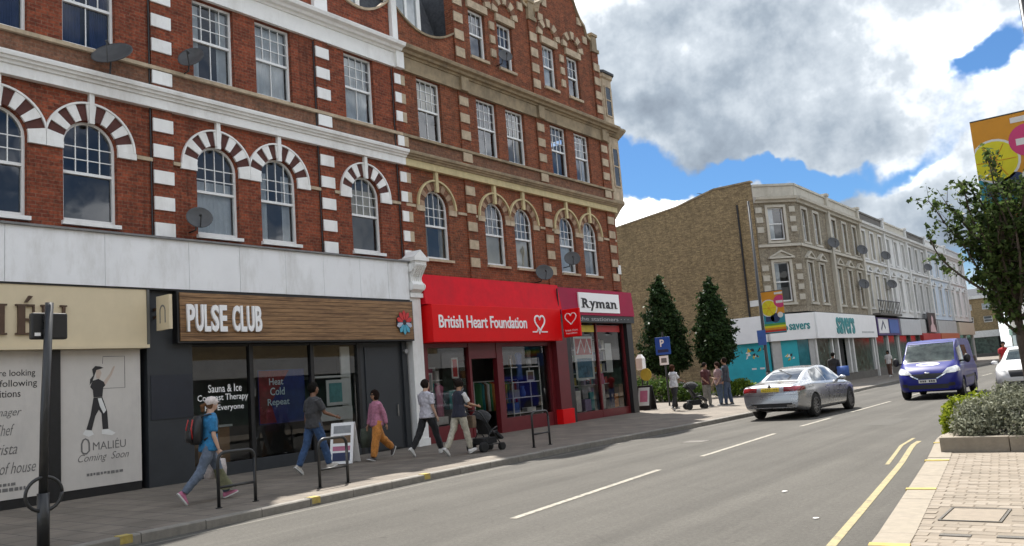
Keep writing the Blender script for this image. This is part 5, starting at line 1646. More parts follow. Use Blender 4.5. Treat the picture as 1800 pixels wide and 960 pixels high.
UN = [(49.4, 55.6, M_stock_d, M_trim, M_trim, 'end house of the pale terrace, brown brick with cream window surrounds, above the teal-lettered shop'),
      (55.6, 63.0, M_stock_d, M_trim, M_trim, 'brown brick house with cream surrounds, second along the terrace from the gable wall'),
      (63.0, 70.2, M_trim, M_trimw, M_trimd, 'pale stucco house with a dark sooty parapet in the middle of the terrace'),
      (70.2, 78.0, M_trimw, M_trimw, M_trim, 'off-white stucco house between the dark-parapet house and a grey one'),
      (78.0, 86.0, M_greyst, M_trimw, M_trimd, 'grey stucco house with a dark parapet far along the terrace'),
      (86.0, 96.0, M_bluew, M_trimw, M_trimw, 'pale blue house near the far end of the terrace'),
      (96.0, 106.0, M_trimw, M_trimw, M_greyst, 'last white house at the far end of the terrace')]
houses = []
for i, (y0, y1, wm, tm, pm, lab) in enumerate(UN):
    h = thing('terrace_house', lab, 'house', (XS, (y0 + y1) / 2, 0.12), 'houses of the pale terrace')
    houses.append(h)
    T = Matrix.Translation((XS, y0 + 0.002, 0))
    L_ = y1 - y0 - 0.004
    nw = 2 if i == 0 else 3
    w = 0.95
    gap = (L_ - nw * w) / nw
    wys = [gap / 2 + k * (w + gap) for k in range(nw)]
    if i == 0: wys = [0.95, 3.2]
    storey_front(h, T, L_, wys, w, wm, tm, pm)
    MB().box(XS - 0.1, XS + 0.22, y1 - 0.22, y1 + 0.16, 4.5, 12.24).box(XS - 0.2, XS + 0.28, y1 - 0.27, y1 + 0.21, 12.241, 12.4).build('pier', tm, h)
    MB().quad((-27, y0, 0), (-27, y1, 0), (-27, y1, 11.4), (-27, y0, 11.4)).quad((XS - 0.2, y0, 11.4), (XS - 0.2, y1, 11.4), (-21, y1, 12.6), (-21, y0, 12.6)).quad((-27, y0, 11.4), (-27, y1, 11.4), (-21, y1, 12.6), (-21, y0, 12.6)).build('roof', M_redtile if i < 1 else M_slate, h)
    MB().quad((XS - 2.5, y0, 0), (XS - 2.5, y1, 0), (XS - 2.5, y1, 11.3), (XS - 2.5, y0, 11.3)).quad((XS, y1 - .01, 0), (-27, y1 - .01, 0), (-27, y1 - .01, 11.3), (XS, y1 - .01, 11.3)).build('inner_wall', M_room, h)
    for xa_, hz_ in (((-19.5, 1.3),) if i in (2, 4) else ()):
        MB().tube([(xa_, y0 + 1.5 + i % 3, 12.0), (xa_, y0 + 1.5 + i % 3, 12.3 + hz_)], 0.03, 5).tube([(xa_, y0 + 1.0 + i % 3, 12.2 + hz_), (xa_, y0 + 2.1 + i % 3, 12.2 + hz_)], 0.02, 4).tube([(xa_ - .3, y0 + 1.2 + i % 3, 12.1 + hz_), (xa_ + .3, y0 + 1.2 + i % 3, 12.1 + hz_)], 0.015, 4).build('aerial', M_blackm, h)
    if i in (0, 1, 3, 5):
        c_ = MB().box(-19.0, -18.2, y1 - 1.0, y1 + 0.3, 11.9, 13.3).build('chimney', M_stock_d, h)
        for k in range(3):
            MB().lathe([(0.12, 0), (0.14, 0.3), (0.11, 0.32), (0.11, 0.02)], 8, (-18.6, y1 - 0.75 + 0.4 * k, 13.3)).build('chimney_pot', M_redtile, c_)

# end house: canted corner and the great gable wall
h0 = houses[0]
P0, P1 = Vector((-17.4, 47.5, 0)), Vector((XS, 49.398, 0))
u = (P1 - P0); LC = u.length; u.normalize()
nrm = Vector((u.y, -u.x, 0))
TC = Matrix(((nrm.x, u.x, 0, P0.x), (nrm.y, u.y, 0, P0.y), (0, 0, 1, 0), (0, 0, 0, 1)))
storey_front(h0, TC, LC, [LC / 2 - 0.5], 1.0, M_stock_d, M_trim, M_trim)
mbq = MB()
for z in (5.2, 5.8, 6.4, 7.0, 9.3, 9.9, 10.5):
    mbq.box(-0.01, 0.06, 0.05, 0.45, z, z + 0.34)
    mbq.box(-0.01, 0.06, LC - 0.42, LC - 0.05, z, z + 0.34)
tag(lbuild(mbq, 'quoin_blocks', M_trim, h0, TC), kind='stuff')
GY = 47.5
out_ = [(-29.5, 10.95), (-22.4, 11.8), (-19.8, 12.42), (-17.42, 12.42)]
mb = MB()
for (xa, za), (xb, zb) in zip(out_[:-1], out_[1:]):
    mb.quad((xa, GY, 0.12), (xb, GY, 0.12), (xb, GY, zb), (xa, GY, za))
mb.build('gable_wall', M_stock, h0)
mb = MB()
for (xa, za), (xb, zb) in zip(out_[:-1], out_[1:]):
    mb.prism([(xa, GY - 0.05, za), (xb, GY - 0.05, zb), (xb, GY - 0.05, zb + 0.1), (xa, GY - 0.05, za + 0.1)], (0, 0, 0), (0, 0.4, 0))
mb.build('gable_coping', M_soot, h0)
MB().quad((-17.4, GY, 11.4), (XS, 49.4, 11.4), (-21, 49.4, 12.5), (-21, GY + .1, 12.5)).build('corner_roof', M_slate, h0)
MB().quad((-24.2, GY + 0.4, 11.5), (-20.4, GY + 0.4, 12.45), (-20.4, GY + 3.5, 12.9), (-24.2, GY + 3.5, 12.2)).build('side_roof', M_redtile, h0)
MB().box(-18.45, -18.36, GY - 0.09, GY - 0.01, 4.4, 11.2).build('downpipe', M_black, h0)
tag(MB().box(-18.3, -17.5, GY - 0.06, GY - 0.02, 5.0, 5.35).build('street_name_plate', M_plate), 'white street name plate on the brown gable wall beside the lamp post', 'sign')
tag(MB().box(-25.0, -24.1, GY - 0.06, GY - 0.02, 4.5, 5.1).build('notice_board', M_plate), 'white notice high on the brown gable wall beside the stationer corner', 'sign')
vent = thing('wall_frame', 'white arched frame fixed to the gable wall behind the left cypress', 'frame', (-24.2, GY - 0.05, 2.7))
mb = MB()
for s in (-1, 1): mb.box(-24.2 + s * 0.34 - 0.07, -24.2 + s * 0.34 + 0.07, GY - 0.1, GY - 0.003, 2.7, 3.9)
mb.build('jambs', M_letw, vent)
MB().prism([(-24.61, GY, 3.902), (-23.79, GY, 3.902), (-24.2, GY, 4.25)], (0, -0.1, 0), (0, -0.003, 0)).build('head', M_letw, vent)

# corner shop of the end house
M_teal2 = mat('turquoise_vinyl', (0.015, 0.36, 0.43), 0.45, 0.12, 1.5, coords='w')
M_tealt = mat('teal_letter', (0.02, 0.24, 0.25), 0.5)
M_shopw = mat('white_shop_fascia', (0.82, 0.82, 0.82), 0.5, 0.04, 2, coords='w')
s5 = thing('shopfront', 'corner drugstore shopfront with white fascia and turquoise window vinyl', 'shopfront', (-16, 50, 0.12))
MB().box(-19.5, -17.4, GY - 0.42, GY - 0.01, 2.85, 4.38).build('side_fascia', M_shopw, s5)
lbuild(MB().box(0.0, 0.4, -0.12, LC + 0.1, 2.852, 4.382), 'corner_fascia', M_shopw, s5, TC)
MB().box(XS - 0.0, XS + 0.4, 49.45, 63.0, 2.85, 4.40).build('fascia', M_shopw, s5)
mb = MB().box(-20.7, -17.42, GY - 0.16, GY - 0.01, 0.12, 2.848)
mb.build('side_vinyl', M_teal2, s5)
lbuild(MB().box(0.02, 0.14, 0.55, 1.62, 0.3, 2.848), 'corner_vinyl', M_teal2, s5, TC)
lbuild(MB().box(0.02, 0.14, 1.63, LC - 0.3, 0.6, 2.848), 'corner_window', mat('teal_tinted_glass', (0.03, 0.16, 0.19), 0.12, 0.3, 2), s5, TC)
lbuild(MB().box(0.02, 0.2, 0.0, 0.55, 0.12, 2.849), 'corner_pilaster', M_greyst, s5, TC)
lbuild(MB().box(0.02, 0.19, LC - 0.3, LC, 0.12, 2.849), 'corner_pilaster', M_greyst, s5, TC)
# black, yellow and white burst graphic printed on the vinyl
M_burst = {'k': M_print, 'y': mat('yellow_print', (0.6, 0.42, 0.03), 0.5), 'w': M_printw}
rr = random.Random(5)
for k in range(16):
    x_ = -18.9 + rr.uniform(0, 1.15); z_ = 1.9 + rr.uniform(0, 0.55)
    MB().prism([(x_, GY - 0.161, z_), (x_ + rr.uniform(.1, .3), GY - 0.161, z_ + rr.uniform(-.08, .08)), (x_ + rr.uniform(.05, .25), GY - 0.161, z_ + rr.uniform(.1, .3))], (0, 0, 0), (0, -0.003 - 0.0005 * k, 0)).build('burst_print', M_burst['kyw'[k % 3]], s5)
for k in range(9):
    y_ = 0.7 + rr.uniform(0, 0.5); z_ = 1.6 + rr.uniform(0, 0.35)
    lbuild(MB().prism([(0.141, y_, z_), (0.141, y_ + rr.uniform(.1, .25), z_ + rr.uniform(-.06, .06)), (0.141, y_ + rr.uniform(.05, .2), z_ + rr.uniform(.1, .22))], (0, 0, 0), (0.003 + 0.0005 * k, 0, 0)), 'burst_print', M_burst['kyw'[k % 3]], s5, TC)
for x_ in (-18.6, -18.1):
    MB().box(x_, x_ + 0.28, GY - 0.163, GY - 0.161, 1.3, 1.4).build('pale_print', M_printw, s5)
text_mesh('savers', 'lettering', M_tealt, TC @ Vector((0.402, 1.1, 3.42)), u, (0, 0, 1), 1.3, 0.36, depth=0.03, bold=0.015, parent=s5)
pc = TC @ Vector((0.402, 0.85, 3.56))
Mx = Matrix.Translation(pc) @ nrm.to_track_quat('Z', 'Y').to_matrix().to_4x4()
mb = MB(); mb.rings([[tuple(Mx @ Vector((0.17 * math.cos(a), 0.17 * math.sin(a), d_))) for a in [2 * PI * k / 16 for k in range(16)]] for d_ in (0.0, 0.03)])
mb.build('round_mark', M_tealt, s5)
ftext('savers', M_tealt, 53.3, 57.3, 3.10, 4.15, XS + 0.402, s5, depth=0.04, bold=0.02)
mb = MB()
for k in range(9): mb.box(XS + 0.402, XS + 0.408, 59.0 + k * 0.36, 59.26 + k * 0.36, 3.15, 3.27)
tag(mb.build('small_print', mat('pale_grey_letter', (0.42, 0.43, 0.44), 0.5), s5), kind='stuff')
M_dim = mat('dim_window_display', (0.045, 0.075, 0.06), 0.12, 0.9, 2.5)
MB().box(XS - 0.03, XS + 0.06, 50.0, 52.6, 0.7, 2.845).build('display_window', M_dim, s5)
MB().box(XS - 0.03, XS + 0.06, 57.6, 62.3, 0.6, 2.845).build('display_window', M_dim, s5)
MB().box(XS - 0.03, XS + 0.1, 49.45, 62.9, 0.12, 0.598).build('stall_riser', M_trimd, s5)
MB().box(XS - 0.6, XS - 0.55, 54.2, 56.2, 0.12, 2.6).build('doorway', M_black, s5)
for y in (49.5, 52.7, 53.9, 56.3, 57.3, 62.4):
    MB().box(XS - 0.05, XS + 0.18, y, y + 0.26, 0.601, 2.848).build('pilaster', M_trimw, s5)
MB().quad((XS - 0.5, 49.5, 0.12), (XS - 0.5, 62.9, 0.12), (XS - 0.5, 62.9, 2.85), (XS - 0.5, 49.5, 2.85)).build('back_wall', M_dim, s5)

# shops further along
SH = [(63.0, 70.2, 'purple', (0.06, 0.03, 0.14), M_shopw, 'small shopfront with purple and blue signs next to the white drugstore'),
      (70.2, 78.0, 'white', (0.5, 0.52, 0.53), None, 'white-signed shopfront behind the blue van'),
      (78.0, 86.0, 'red', (0.42, 0.03, 0.03), None, 'shopfront with a long red sign seen above the blue van'),
      (86.0, 96.0, 'orange', (0.45, 0.12, 0.05), None, 'shopfront with an orange-red sign far along the terrace'),
      (96.0, 106.0, 'cream', (0.5, 0.44, 0.33), None, 'cream-signed shopfront at the far end of the terrace')]
for i, (y0, y1, cn, c, extra, lab) in enumerate(SH):
    s = thing('shopfront', lab, 'shopfront', (XS, (y0 + y1) / 2, 0.12))
    mf = mat('fascia_%s' % cn, c, 0.5, 0.1, 2)
    red = cn in ('red', 'orange')
    z0_, z1_ = (2.55, 3.15) if red else (3.0, 4.3)
    MB().box(XS, XS + 0.4, y0 + 0.35, y1 - 0.1, z0_, z1_).build('fascia', mf, s)
    if red: MB().box(XS, XS + 0.25, y0 + 0.35, y1 - 0.1, z1_ + 0.002, 4.4).build('upper_board', M_greyst, s)
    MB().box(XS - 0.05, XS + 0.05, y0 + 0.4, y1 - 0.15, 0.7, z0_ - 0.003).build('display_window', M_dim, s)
    MB().box(XS - 0.05, XS + 0.1, y0 + 0.4, y1 - 0.15, 0.12, 0.698).build('stall_riser', M_trimd, s)
    for y in (y0 + 0.05, (y0 + y1) / 2, y1 - 0.3):
        MB().box(XS - 0.02, XS + 0.2, y, y + 0.24, 0.12, z0_ - 0.004).build('pilaster', M_trimw if i % 2 == 0 else M_trimd, s)
    if cn == 'purple':
        MB().box(XS + 0.402, XS + 0.43, y0 + 0.6, y0 + 3.4, 3.15, 4.2).build('sign_panel', M_shopw, s)
        wallline([(y0 + 1.2, 3.4), (y0 + 1.9, 4.0), (y0 + 2.4, 3.5)], XS + 0.431, 0.2, 0.01, 'sign_mark', M_g['navy'], s)
        MB().box(XS + 0.402, XS + 0.43, y0 + 3.8, y0 + 6.6, 3.15, 4.2).build('sign_panel', M_g['blue'], s)
        MB().box(XS, XS + 0.7, y0 + 0.4, y1 - 0.1, 4.45, 4.6).build('balcony_floor', M_trimd, s)
        for k in range(14):
            y = y0 + 0.5 + k * 0.5
            MB().box(XS + 0.62, XS + 0.66, y, y + 0.04, 4.601, 5.5).build('baluster', M_black, s)
        MB().box(XS + 0.6, XS + 0.68, y0 + 0.45, y1 - 0.15, 5.502, 5.56).build('rail', M_black, s)
# satellite dishes on the terrace
for k, (y, z, l) in enumerate(((54.9, 9.0, 'satellite dish below an upper window of the end house'), (61.0, 6.6, 'satellite dish between the first floor windows of the second house'), (61.8, 9.1, 'satellite dish under the upper windows of the second house'), (68.6, 9.2, 'satellite dish under the dark parapet house upper windows'), (69.4, 7.0, 'satellite dish above the black balcony'), (84.5, 9.3, 'satellite dish on the grey stucco house'))):
    d_ = dish(y, z, 0.42, l, -0.7, 0.3, x=XS + 0.1); d_['group'] = 'satellite dishes on the pale terrace'
# a dark billboard with a pink and white figure shape stands out on the shops
bb = thing('advert_board', 'dark advert board with a pale pink figure above the red shop sign', 'advert', (XS + 0.3, 82, 3.2))
MB().box(XS + 0.41, XS + 0.46, 80.8, 84.4, 3.2, 5.0).build('board', M_black, bb)
wallpoly([(81.4, 3.25), (83.9, 3.25), (83.4, 3.9), (83.0, 4.0), (83.1, 4.5), (82.7, 4.75), (82.3, 4.5), (82.3, 4.0), (81.7, 3.8)], XS + 0.461, 0.02, 'pale_figure', mat('pale_pink_print', (0.6, 0.42, 0.42), 0.5), bb)


# ------------------------------------------------------------------ plain houses round the bend and across the road
def plain_house(name, lab, T, L_, H, D_, wm, tm, shopc, cols, rows, group=None):
    h = thing(name, lab, 'building', tuple(T @ Vector((0, L_ / 2, 0.1))), group)
    zs = [4.6 + k * (H - 5.2) / rows for k in range(rows)]
    hh = min(1.9, (H - 5.2) / rows - 1.0)
    w = 1.1; gap = L_ / cols
    zprev = 3.9
    mb = MB()
    for k in range(rows):
        zn = zs[k + 1] if k + 1 < rows else H
        facade(mb, 0, 0, L_, zprev, zn - 0.0, [(gap * (j + 0.5) - w / 2, gap * (j + 0.5) + w / 2, zs[k] + 0.5, zs[k] + 0.5 + hh, False) for j in range(cols)], 0.15)
        zprev = zn
    mb.quad((0, 0, 0), (-D_, 0, 0), (-D_, 0, H), (0, 0, H)).quad((0, L_, 0), (-D_, L_, 0), (-D_, L_, H), (0, L_, H)).quad((-D_, 0, 0), (-D_, L_, 0), (-D_, L_, H), (-D_, 0, H))
    lbuild(mb, 'wall', wm, h, T)
    lbuild(MB().quad((0, 0, H), (0, L_, H), (-D_ / 2, L_, H + 1.4), (-D_ / 2, 0, H + 1.4)).quad((-D_, 0, H), (-D_, L_, H), (-D_ / 2, L_, H + 1.4), (-D_ / 2, 0, H + 1.4)), 'roof', M_slate, h, T)
    lbuild(MB().box(-0.1, 0.3, 0, L_, H - 0.35, H + 0.1), 'cornice', tm, h, T)
    lbuild(MB().quad((-1.2, 0.02, 0), (-1.2, L_ - .02, 0), (-1.2, L_ - .02, H - .4), (-1.2, 0.02, H - .4)), 'inner_wall', M_room, h, T)
    for k in range(rows):
        for j in range(cols):
            win_at(h, T, gap * (j + 0.5) - w / 2, zs[k] + 0.5, w, hh, cur=rng.choice([None, 'net']))
    lbuild(MB().box(-0.1, 0.3, 0, L_, 2.95, 3.898), 'fascia', shopc, h, T)
    n = max(1, int(L_ / 6))
    for k in range(n):
        a = L_ * k / n + 0.3; b = L_ * (k + 1) / n - 0.3
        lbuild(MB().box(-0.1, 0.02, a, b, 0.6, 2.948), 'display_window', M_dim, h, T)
        lbuild(MB().box(-0.1, 0.08, a - 0.29, a - 0.01, 0.1, 2.948), 'pilaster', tm, h, T)
        lbuild(MB().box(-0.1, 0.04, a, b, 0.1, 0.598), 'stall_riser', M_trimd, h, T)
    return h


def frame_on(p, q):
    """local frame whose +y runs p->q and whose +x faces outward to the right of that run"""
    p, q = Vector((*p, 0)), Vector((*q, 0)); u_ = (q - p); L_ = u_.length; u_.normalize(); n_ = Vector((u_.y, -u_.x, 0))
    return Matrix(((n_.x, u_.x, 0, p.x), (n_.y, u_.y, 0, p.y), (0, 0, 1, 0), (0, 0, 0, 1))), L_


far = [((-24, 138), (-16.8, 139), 9.0, M_stock, M_trimw, M_g['white'], 3, 2, 'brown brick house facing down the street where it bends'),
       ((-16.6, 150), (-10.0, 117), 8.5, M_greyst, M_trimw, mat('green_fascia', (0.12, 0.25, 0.2), 0.5), 9, 2, 'long grey terrace on the right where the street bends, behind the street tree'),
       ((-9.9, 116), (-6.2, 98), 8.0, M_brick_p, M_trimw, M_red2, 5, 2, 'dark brick shops with a red sign on the right behind the street tree')]
for p, q, H, wm, tm, sc, c_, r_, lab in far:
    T, L_ = frame_on(p, q)
    plain_house('distant_building', lab, T, L_, H, 8.0, wm, tm, sc, c_, r_)
# the row across the road, behind the photographer; the shop windows mirror it
opp = [(-34, -12, 9.5, M_stock, M_trimw, M_shopw, 7, 2, 'pale brick terrace across the road, furthest left behind the viewer'),
       (-11.9, 12, 10.5, M_trimw, M_trim, M_shopw, 8, 2, 'white stucco terrace across the road directly behind the viewer'),
       (12.1, 40, 9.5, M_stock, M_trimw, M_g['white'], 9, 2, 'stock brick terrace across the road beyond the planter'),
       (40.1, 94, 9.0, M_greyst, M_trimw, M_shopw, 16, 2, 'long grey terrace across the road further down the street')]
for y0, y1, H, wm, tm, sc, c_, r_, lab in opp:
    T, L_ = frame_on((4.2, y1), (4.2, y0))
    plain_house('opposite_building', lab, T, L_, H, 9.0, wm, tm, sc, c_, r_)

# ------------------------------------------------------------------ greenery
def leaf_quads(C, size, name, m, parent, jitter=0.5, aspect=0.55, up=None, fold=0.25):
    """one small folded diamond per point in C (n x 3 world); orientation random, leaning along `up` (n x 3) if given"""
    n = len(C); C = np.asarray(C, float)
    a = nrg.normal(size=(n, 3))
    if up is not None: a = a * 0.75 + np.asarray(up)
    a /= np.linalg.norm(a, axis=1, keepdims=True) + 1e-9
    b = nrg.normal(size=(n, 3)); b -= a * (a * b).sum(1, keepdims=True); b /= np.linalg.norm(b, axis=1, keepdims=True) + 1e-9
    c = np.cross(a, b)
    s = size * (1 + jitter * nrg.uniform(-1, 1, size=(n, 1)))
    V = np.empty((n, 4, 3))
    V[:, 0] = C - b * s * 0.5
    V[:, 1] = C + c * s * aspect * 0.5 + a * s * fold * 0.5
    V[:, 2] = C + b * s * 0.5
    V[:, 3] = C - c * s * aspect * 0.5 + a * s * fold * 0.5
    off = np.array(wloc(parent))
    V = V.reshape(-1, 3) - off
    me = bpy.data.meshes.new(name)
    me.vertices.add(4 * n); me.vertices.foreach_set('co', V.ravel())
    me.loops.add(4 * n); me.loops.foreach_set('vertex_index', np.arange(4 * n, dtype=np.int32))
    me.polygons.add(n); me.polygons.foreach_set('loop_start', np.arange(0, 4 * n, 4, dtype=np.int32)); me.polygons.foreach_set('loop_total', np.full(n, 4, dtype=np.int32))
    me.update(calc_edges=True); me.validate()
    me.materials.append(m)
    return link(name, me, parent, tuple(off))


M_bark = mat('bark', (0.085, 0.065, 0.05), 0.9, 0.3, 10, bump=0.6, bscale=25)
M_yew = leaf_mat('dark_conifer_leaf', (0.010, 0.022, 0.009), (0.045, 0.085, 0.028), 0.2)
M_street = leaf_mat('street_tree_leaf', (0.022, 0.042, 0.012), (0.115, 0.165, 0.05), 0.40, 0.4)
M_silver = leaf_mat('silver_green_leaf', (0.11, 0.12, 0.075), (0.36, 0.37, 0.28), 0.3)
M_lime = leaf_mat('lime_leaf', (0.10, 0.15, 0.012), (0.32, 0.36, 0.035), 0.4)
M_hedge = leaf_mat('hedge_leaf', (0.02, 0.045, 0.012), (0.10, 0.17, 0.03), 0.3)


def conical_tree(lab, x, y, h, r, z0=1.5, seed=1):
    g = np.random.default_rng(seed)
    root = thing('cypress_tree', lab, 'tree', (x, y, 0.12), 'cone-shaped trees by the gable wall')
    MB().tube([(x, y, 0.1), (x + 0.03, y, 1.2), (x, y + 0.02, h * 0.6)], [0.11, 0.09, 0.03], 8).build('trunk', M_bark, root, smooth=True)
    n = 16000
    t = g.power(1.7, n)                 # 0 top .. 1 bottom
    t = 1 - (1 - t) * 1.0
    prof = np.interp(t, [0, 0.06, 0.25, 0.55, 0.8, 0.93, 1.0], [0.03, 0.16, 0.5, 0.85, 1.0, 0.86, 0.45]) * r
    ang = g.uniform(0, 2 * PI, n)
    lump = 1 + 0.05 * g.normal(size=n) + 0.18 * np.sin(ang * 5 + t * 17 + seed) + 0.10 * np.sin(ang * 9 - t * 31)
    rad = prof * lump * np.sqrt(g.uniform(0.25, 1, n)) * (1 + 0.10 * g.normal(size=n))
    z = z0 + (h - z0) * (1 - t) + g.normal(size=n) * 0.08
    C = np.stack([x + rad * np.cos(ang), y + rad * np.sin(ang), z], 1)
    # sprays that break the outline
    ns = 150; pick = g.integers(0, n, ns)
    out_v = np.stack([np.cos(ang), np.sin(ang), np.full(n, 0.55)], 1)
    kk = g.integers(0, ns, n // 3); base_ = C[pick[kk]]; ov = out_v[pick[kk]]
    C[: n // 3] = base_ + ov * np.abs(g.normal(size=(n // 3, 1))) * 0.11 + g.normal(size=(n // 3, 3)) * 0.06
    up_ = np.stack([np.cos(ang), np.sin(ang), np.full(n, 0.5)], 1)
    leaf_quads(C, 0.17, 'crown', M_yew, root, aspect=0.5, up=up_)
    return root


conical_tree('tall dark cone-shaped tree against the brown gable wall, nearer the red block', -20.35, 40.0, 6.65, 1.22, 1.5, 3)
conical_tree('dark cone-shaped tree between the other cypress and the turquoise shop window', -17.5, 40.0, 6.2, 0.92, 1.7, 9)


def blob_leaves(blobs, n, g, shell=0.55):
    """points through a set of ellipsoids (x, y, z, rx, ry, rz)"""
    vol = np.array([b[3] * b[4] + b[3] * b[5] + b[4] * b[5] for b in blobs]); vol = vol / vol.sum()
    k = g.choice(len(blobs), n, p=vol)
    B_ = np.array(blobs)[k]
    d = g.normal(size=(n, 3)); d /= np.linalg.norm(d, axis=1, keepdims=True)
    d[:, 2] = np.where(d[:, 2] < -0.5, -d[:, 2], d[:, 2])
    rr_ = g.uniform(shell, 1.0, (n, 1)) * (1 + 0.08 * g.normal(size=(n, 1)))
    return B_[:, :3] + d * rr_ * B_[:, 3:6], d


def shrub(name, lab, blobs, n, size, m, seed, group=None, aspect=0.5):
    g = np.random.default_rng(seed)
    b0 = blobs[0]
    root = thing(name, lab, 'shrub', (b0[0], b0[1], 0.14), group)
    C, d = blob_leaves(blobs, n, g)
    keep = C[:, 2] > 0.16
    leaf_quads(C[keep], size, 'foliage', m, root, aspect=aspect, up=d[keep] * 0.8)
    mb = MB()
    for k in range(16):
        b = blobs[k % len(blobs)]
        e = Vector((b[0] + g.uniform(-.6, .6) * b[3], b[1] + g.uniform(-.6, .6) * b[4], b[2] + b[5] * 0.5))
        mb.tube([(b[0] + g.uniform(-.1, .1), b[1] + g.uniform(-.1, .1), 0.14), (b[0] * .5 + e.x * .5, b[1] * .5 + e.y * .5, e.z * 0.6), e], [0.014, 0.01, 0.005], 5)
    tag(mb.build('stems', M_bark, root), kind='stuff')
    return root


HB = 'low shrubs under the cypresses'
shrub('hedge_shrub', 'green shrub under the left cypress beside the blue sign', [(-19.6, 37.5, 0.5, 1.3, 0.8, 0.85), (-18.6, 37.2, 0.45, 0.8, 0.7, 0.7), (-21, 37.8, 0.5, 1.0, 0.8, 0.9)], 5000, 0.13, M_hedge, 21, HB)
shrub('hedge_shrub', 'light green shrub between the standing group and the turquoise window', [(-16.2, 39.5, 0.38, 0.7, 0.7, 0.6), (-15.6, 39.6, 0.3, 0.5, 0.5, 0.42), (-16.9, 39.4, 0.38, 0.6, 0.6, 0.6)], 4200, 0.12, leaf_mat('bright_hedge_leaf', (0.04, 0.08, 0.012), (0.20, 0.28, 0.035), 0.3), 22, HB)
shrub('hedge_shrub', 'low dark shrub behind the woman with the pram', [(-17.6, 37.0, 0.4, 0.9, 0.7, 0.6)], 2400, 0.12, M_hedge, 23, HB)

# granite planter on the near pavement
pl = thing('planter', 'low pale granite planter on the near pavement at right', 'planter', (-2.6, 14, 0.12))
px0, px1, py0, py1 = PLANT
pz = 0.335
for k in range(7):
    a = px0 + 0.9 * k; b = min(px1, a + 0.892)
    MB().box(a, b, py0, py0 + 0.24, 0.10, pz).build('granite_block', M_kerbr, pl, bevel=0.01)
for k in range(5):
    a = py0 + 0.244 + 0.86 * k; b = min(py1, a + 0.852)
    MB().box(px0 - 0.25 * (k / 4.0) - 0.02, px0 + 0.22, a, b, 0.10, pz).build('granite_block', M_kerbr, pl, bevel=0.01)
MB().quad((px0 + 0.1, py0 + 0.2, 0.27), (px1, py0 + 0.2, 0.27), (px1, py1, 0.27), (px0 - .1, py1, 0.27)).build('soil', M_earth, pl)
SB = 'shrubs in the granite planter'
shrub('silver_shrub', 'silvery grey-green shrub spilling over the front of the granite planter', [(-2.15, 14.25, 0.52, 0.42, 0.42, 0.36), (-1.65, 14.3, 0.55, 0.5, 0.5, 0.42), (-1.05, 14.3, 0.58, 0.5, 0.5, 0.46), (-0.4, 14.4, 0.6, 0.6, 0.5, 0.5), (-1.35, 13.95, 0.40, 0.5, 0.35, 0.26), (-2.2, 14.0, 0.40, 0.36, 0.3, 0.24), (-0.7, 13.95, 0.40, 0.5, 0.33, 0.26), (-1.75, 14.6, 0.72, 0.4, 0.4, 0.34), (-1.2, 14.7, 0.78, 0.4, 0.4, 0.36)], 21000, 0.055, M_silver, 31, SB, 0.42)
shrub('lime_shrub', 'yellow-green shrub behind the silvery one at the road side of the planter', [(-2.52, 15.0, 0.50, 0.30, 0.34, 0.36), (-2.22, 15.1, 0.56, 0.28, 0.32, 0.36), (-2.58, 14.75, 0.40, 0.22, 0.25, 0.28)], 5200, 0.06, M_lime, 32, SB, 0.6)


def street_tree(lab, x, y, seed):
    g = np.random.default_rng(seed)
    root = thing('street_tree', lab, 'tree', (x, y, 0.14))
    mb = MB()
    mb.tube([(x, y, 0.14), (x + 0.02, y, 0.8), (x - 0.01, y + 0.02, 1.6), (x + 0.02, y, 2.2)], [0.085, 0.07, 0.06, 0.05], 9)
    mb.build('trunk', M_bark, root, smooth=True)
    pts, upv = [], []
    limbs = MB()
    for k in range(68):
        az = g.uniform(0, 2 * PI)
        z0 = g.uniform(1.75, 3.1)
        L_ = g.uniform(0.8, 2.15) * (1.05 if z0 < 2.5 else 1.0)
        lean = g.uniform(0.18, 0.72)
        P_ = np.array([x, y, z0]); d = np.array([math.cos(az) * lean, math.sin(az) * lean, 0.55 + 0.5 * g.random()]); d /= np.linalg.norm(d)
        path = [P_.copy()]
        ns = 9
        for s in range(ns):
            d = d + np.array([0, 0, 0.10]) + g.normal(size=3) * 0.12; d /= np.linalg.norm(d)
            P_ = P_ + d * L_ / ns; path.append(P_.copy())
        limbs.tube([tuple(p) for p in path], [0.030 * (1 - i / (ns + 2)) + 0.003 for i in range(ns + 1)], 5)
        for i in range(2, ns + 1):
            for q in range(3):
                sd = g.normal(size=3); sd /= np.linalg.norm(sd); sl = g.uniform(0.10, 0.34)
                e = path[i] + (sd * 0.8 + d * 0.5) * sl
                limbs.tube([tuple(path[i]), tuple(e)], [0.006, 0.002], 4, caps=False)
                m_ = int(g.integers(5, 12))
                for t in g.uniform(0.15, 1.12, m_):
                    pts.append(path[i] + (e - path[i]) * t + g.normal(size=3) * 0.035); upv.append(sd)
    limbs.build('limbs', M_bark, root)
    leaf_quads(np.array(pts), 0.088, 'crown', M_street, root, aspect=0.62, up=np.array(upv) * 0.4 + np.array([0, 0, 0.6]))
    return root


street_tree('young leafy street tree rising from the planter in front of the orange banner', -1.66, 16.2, 5)


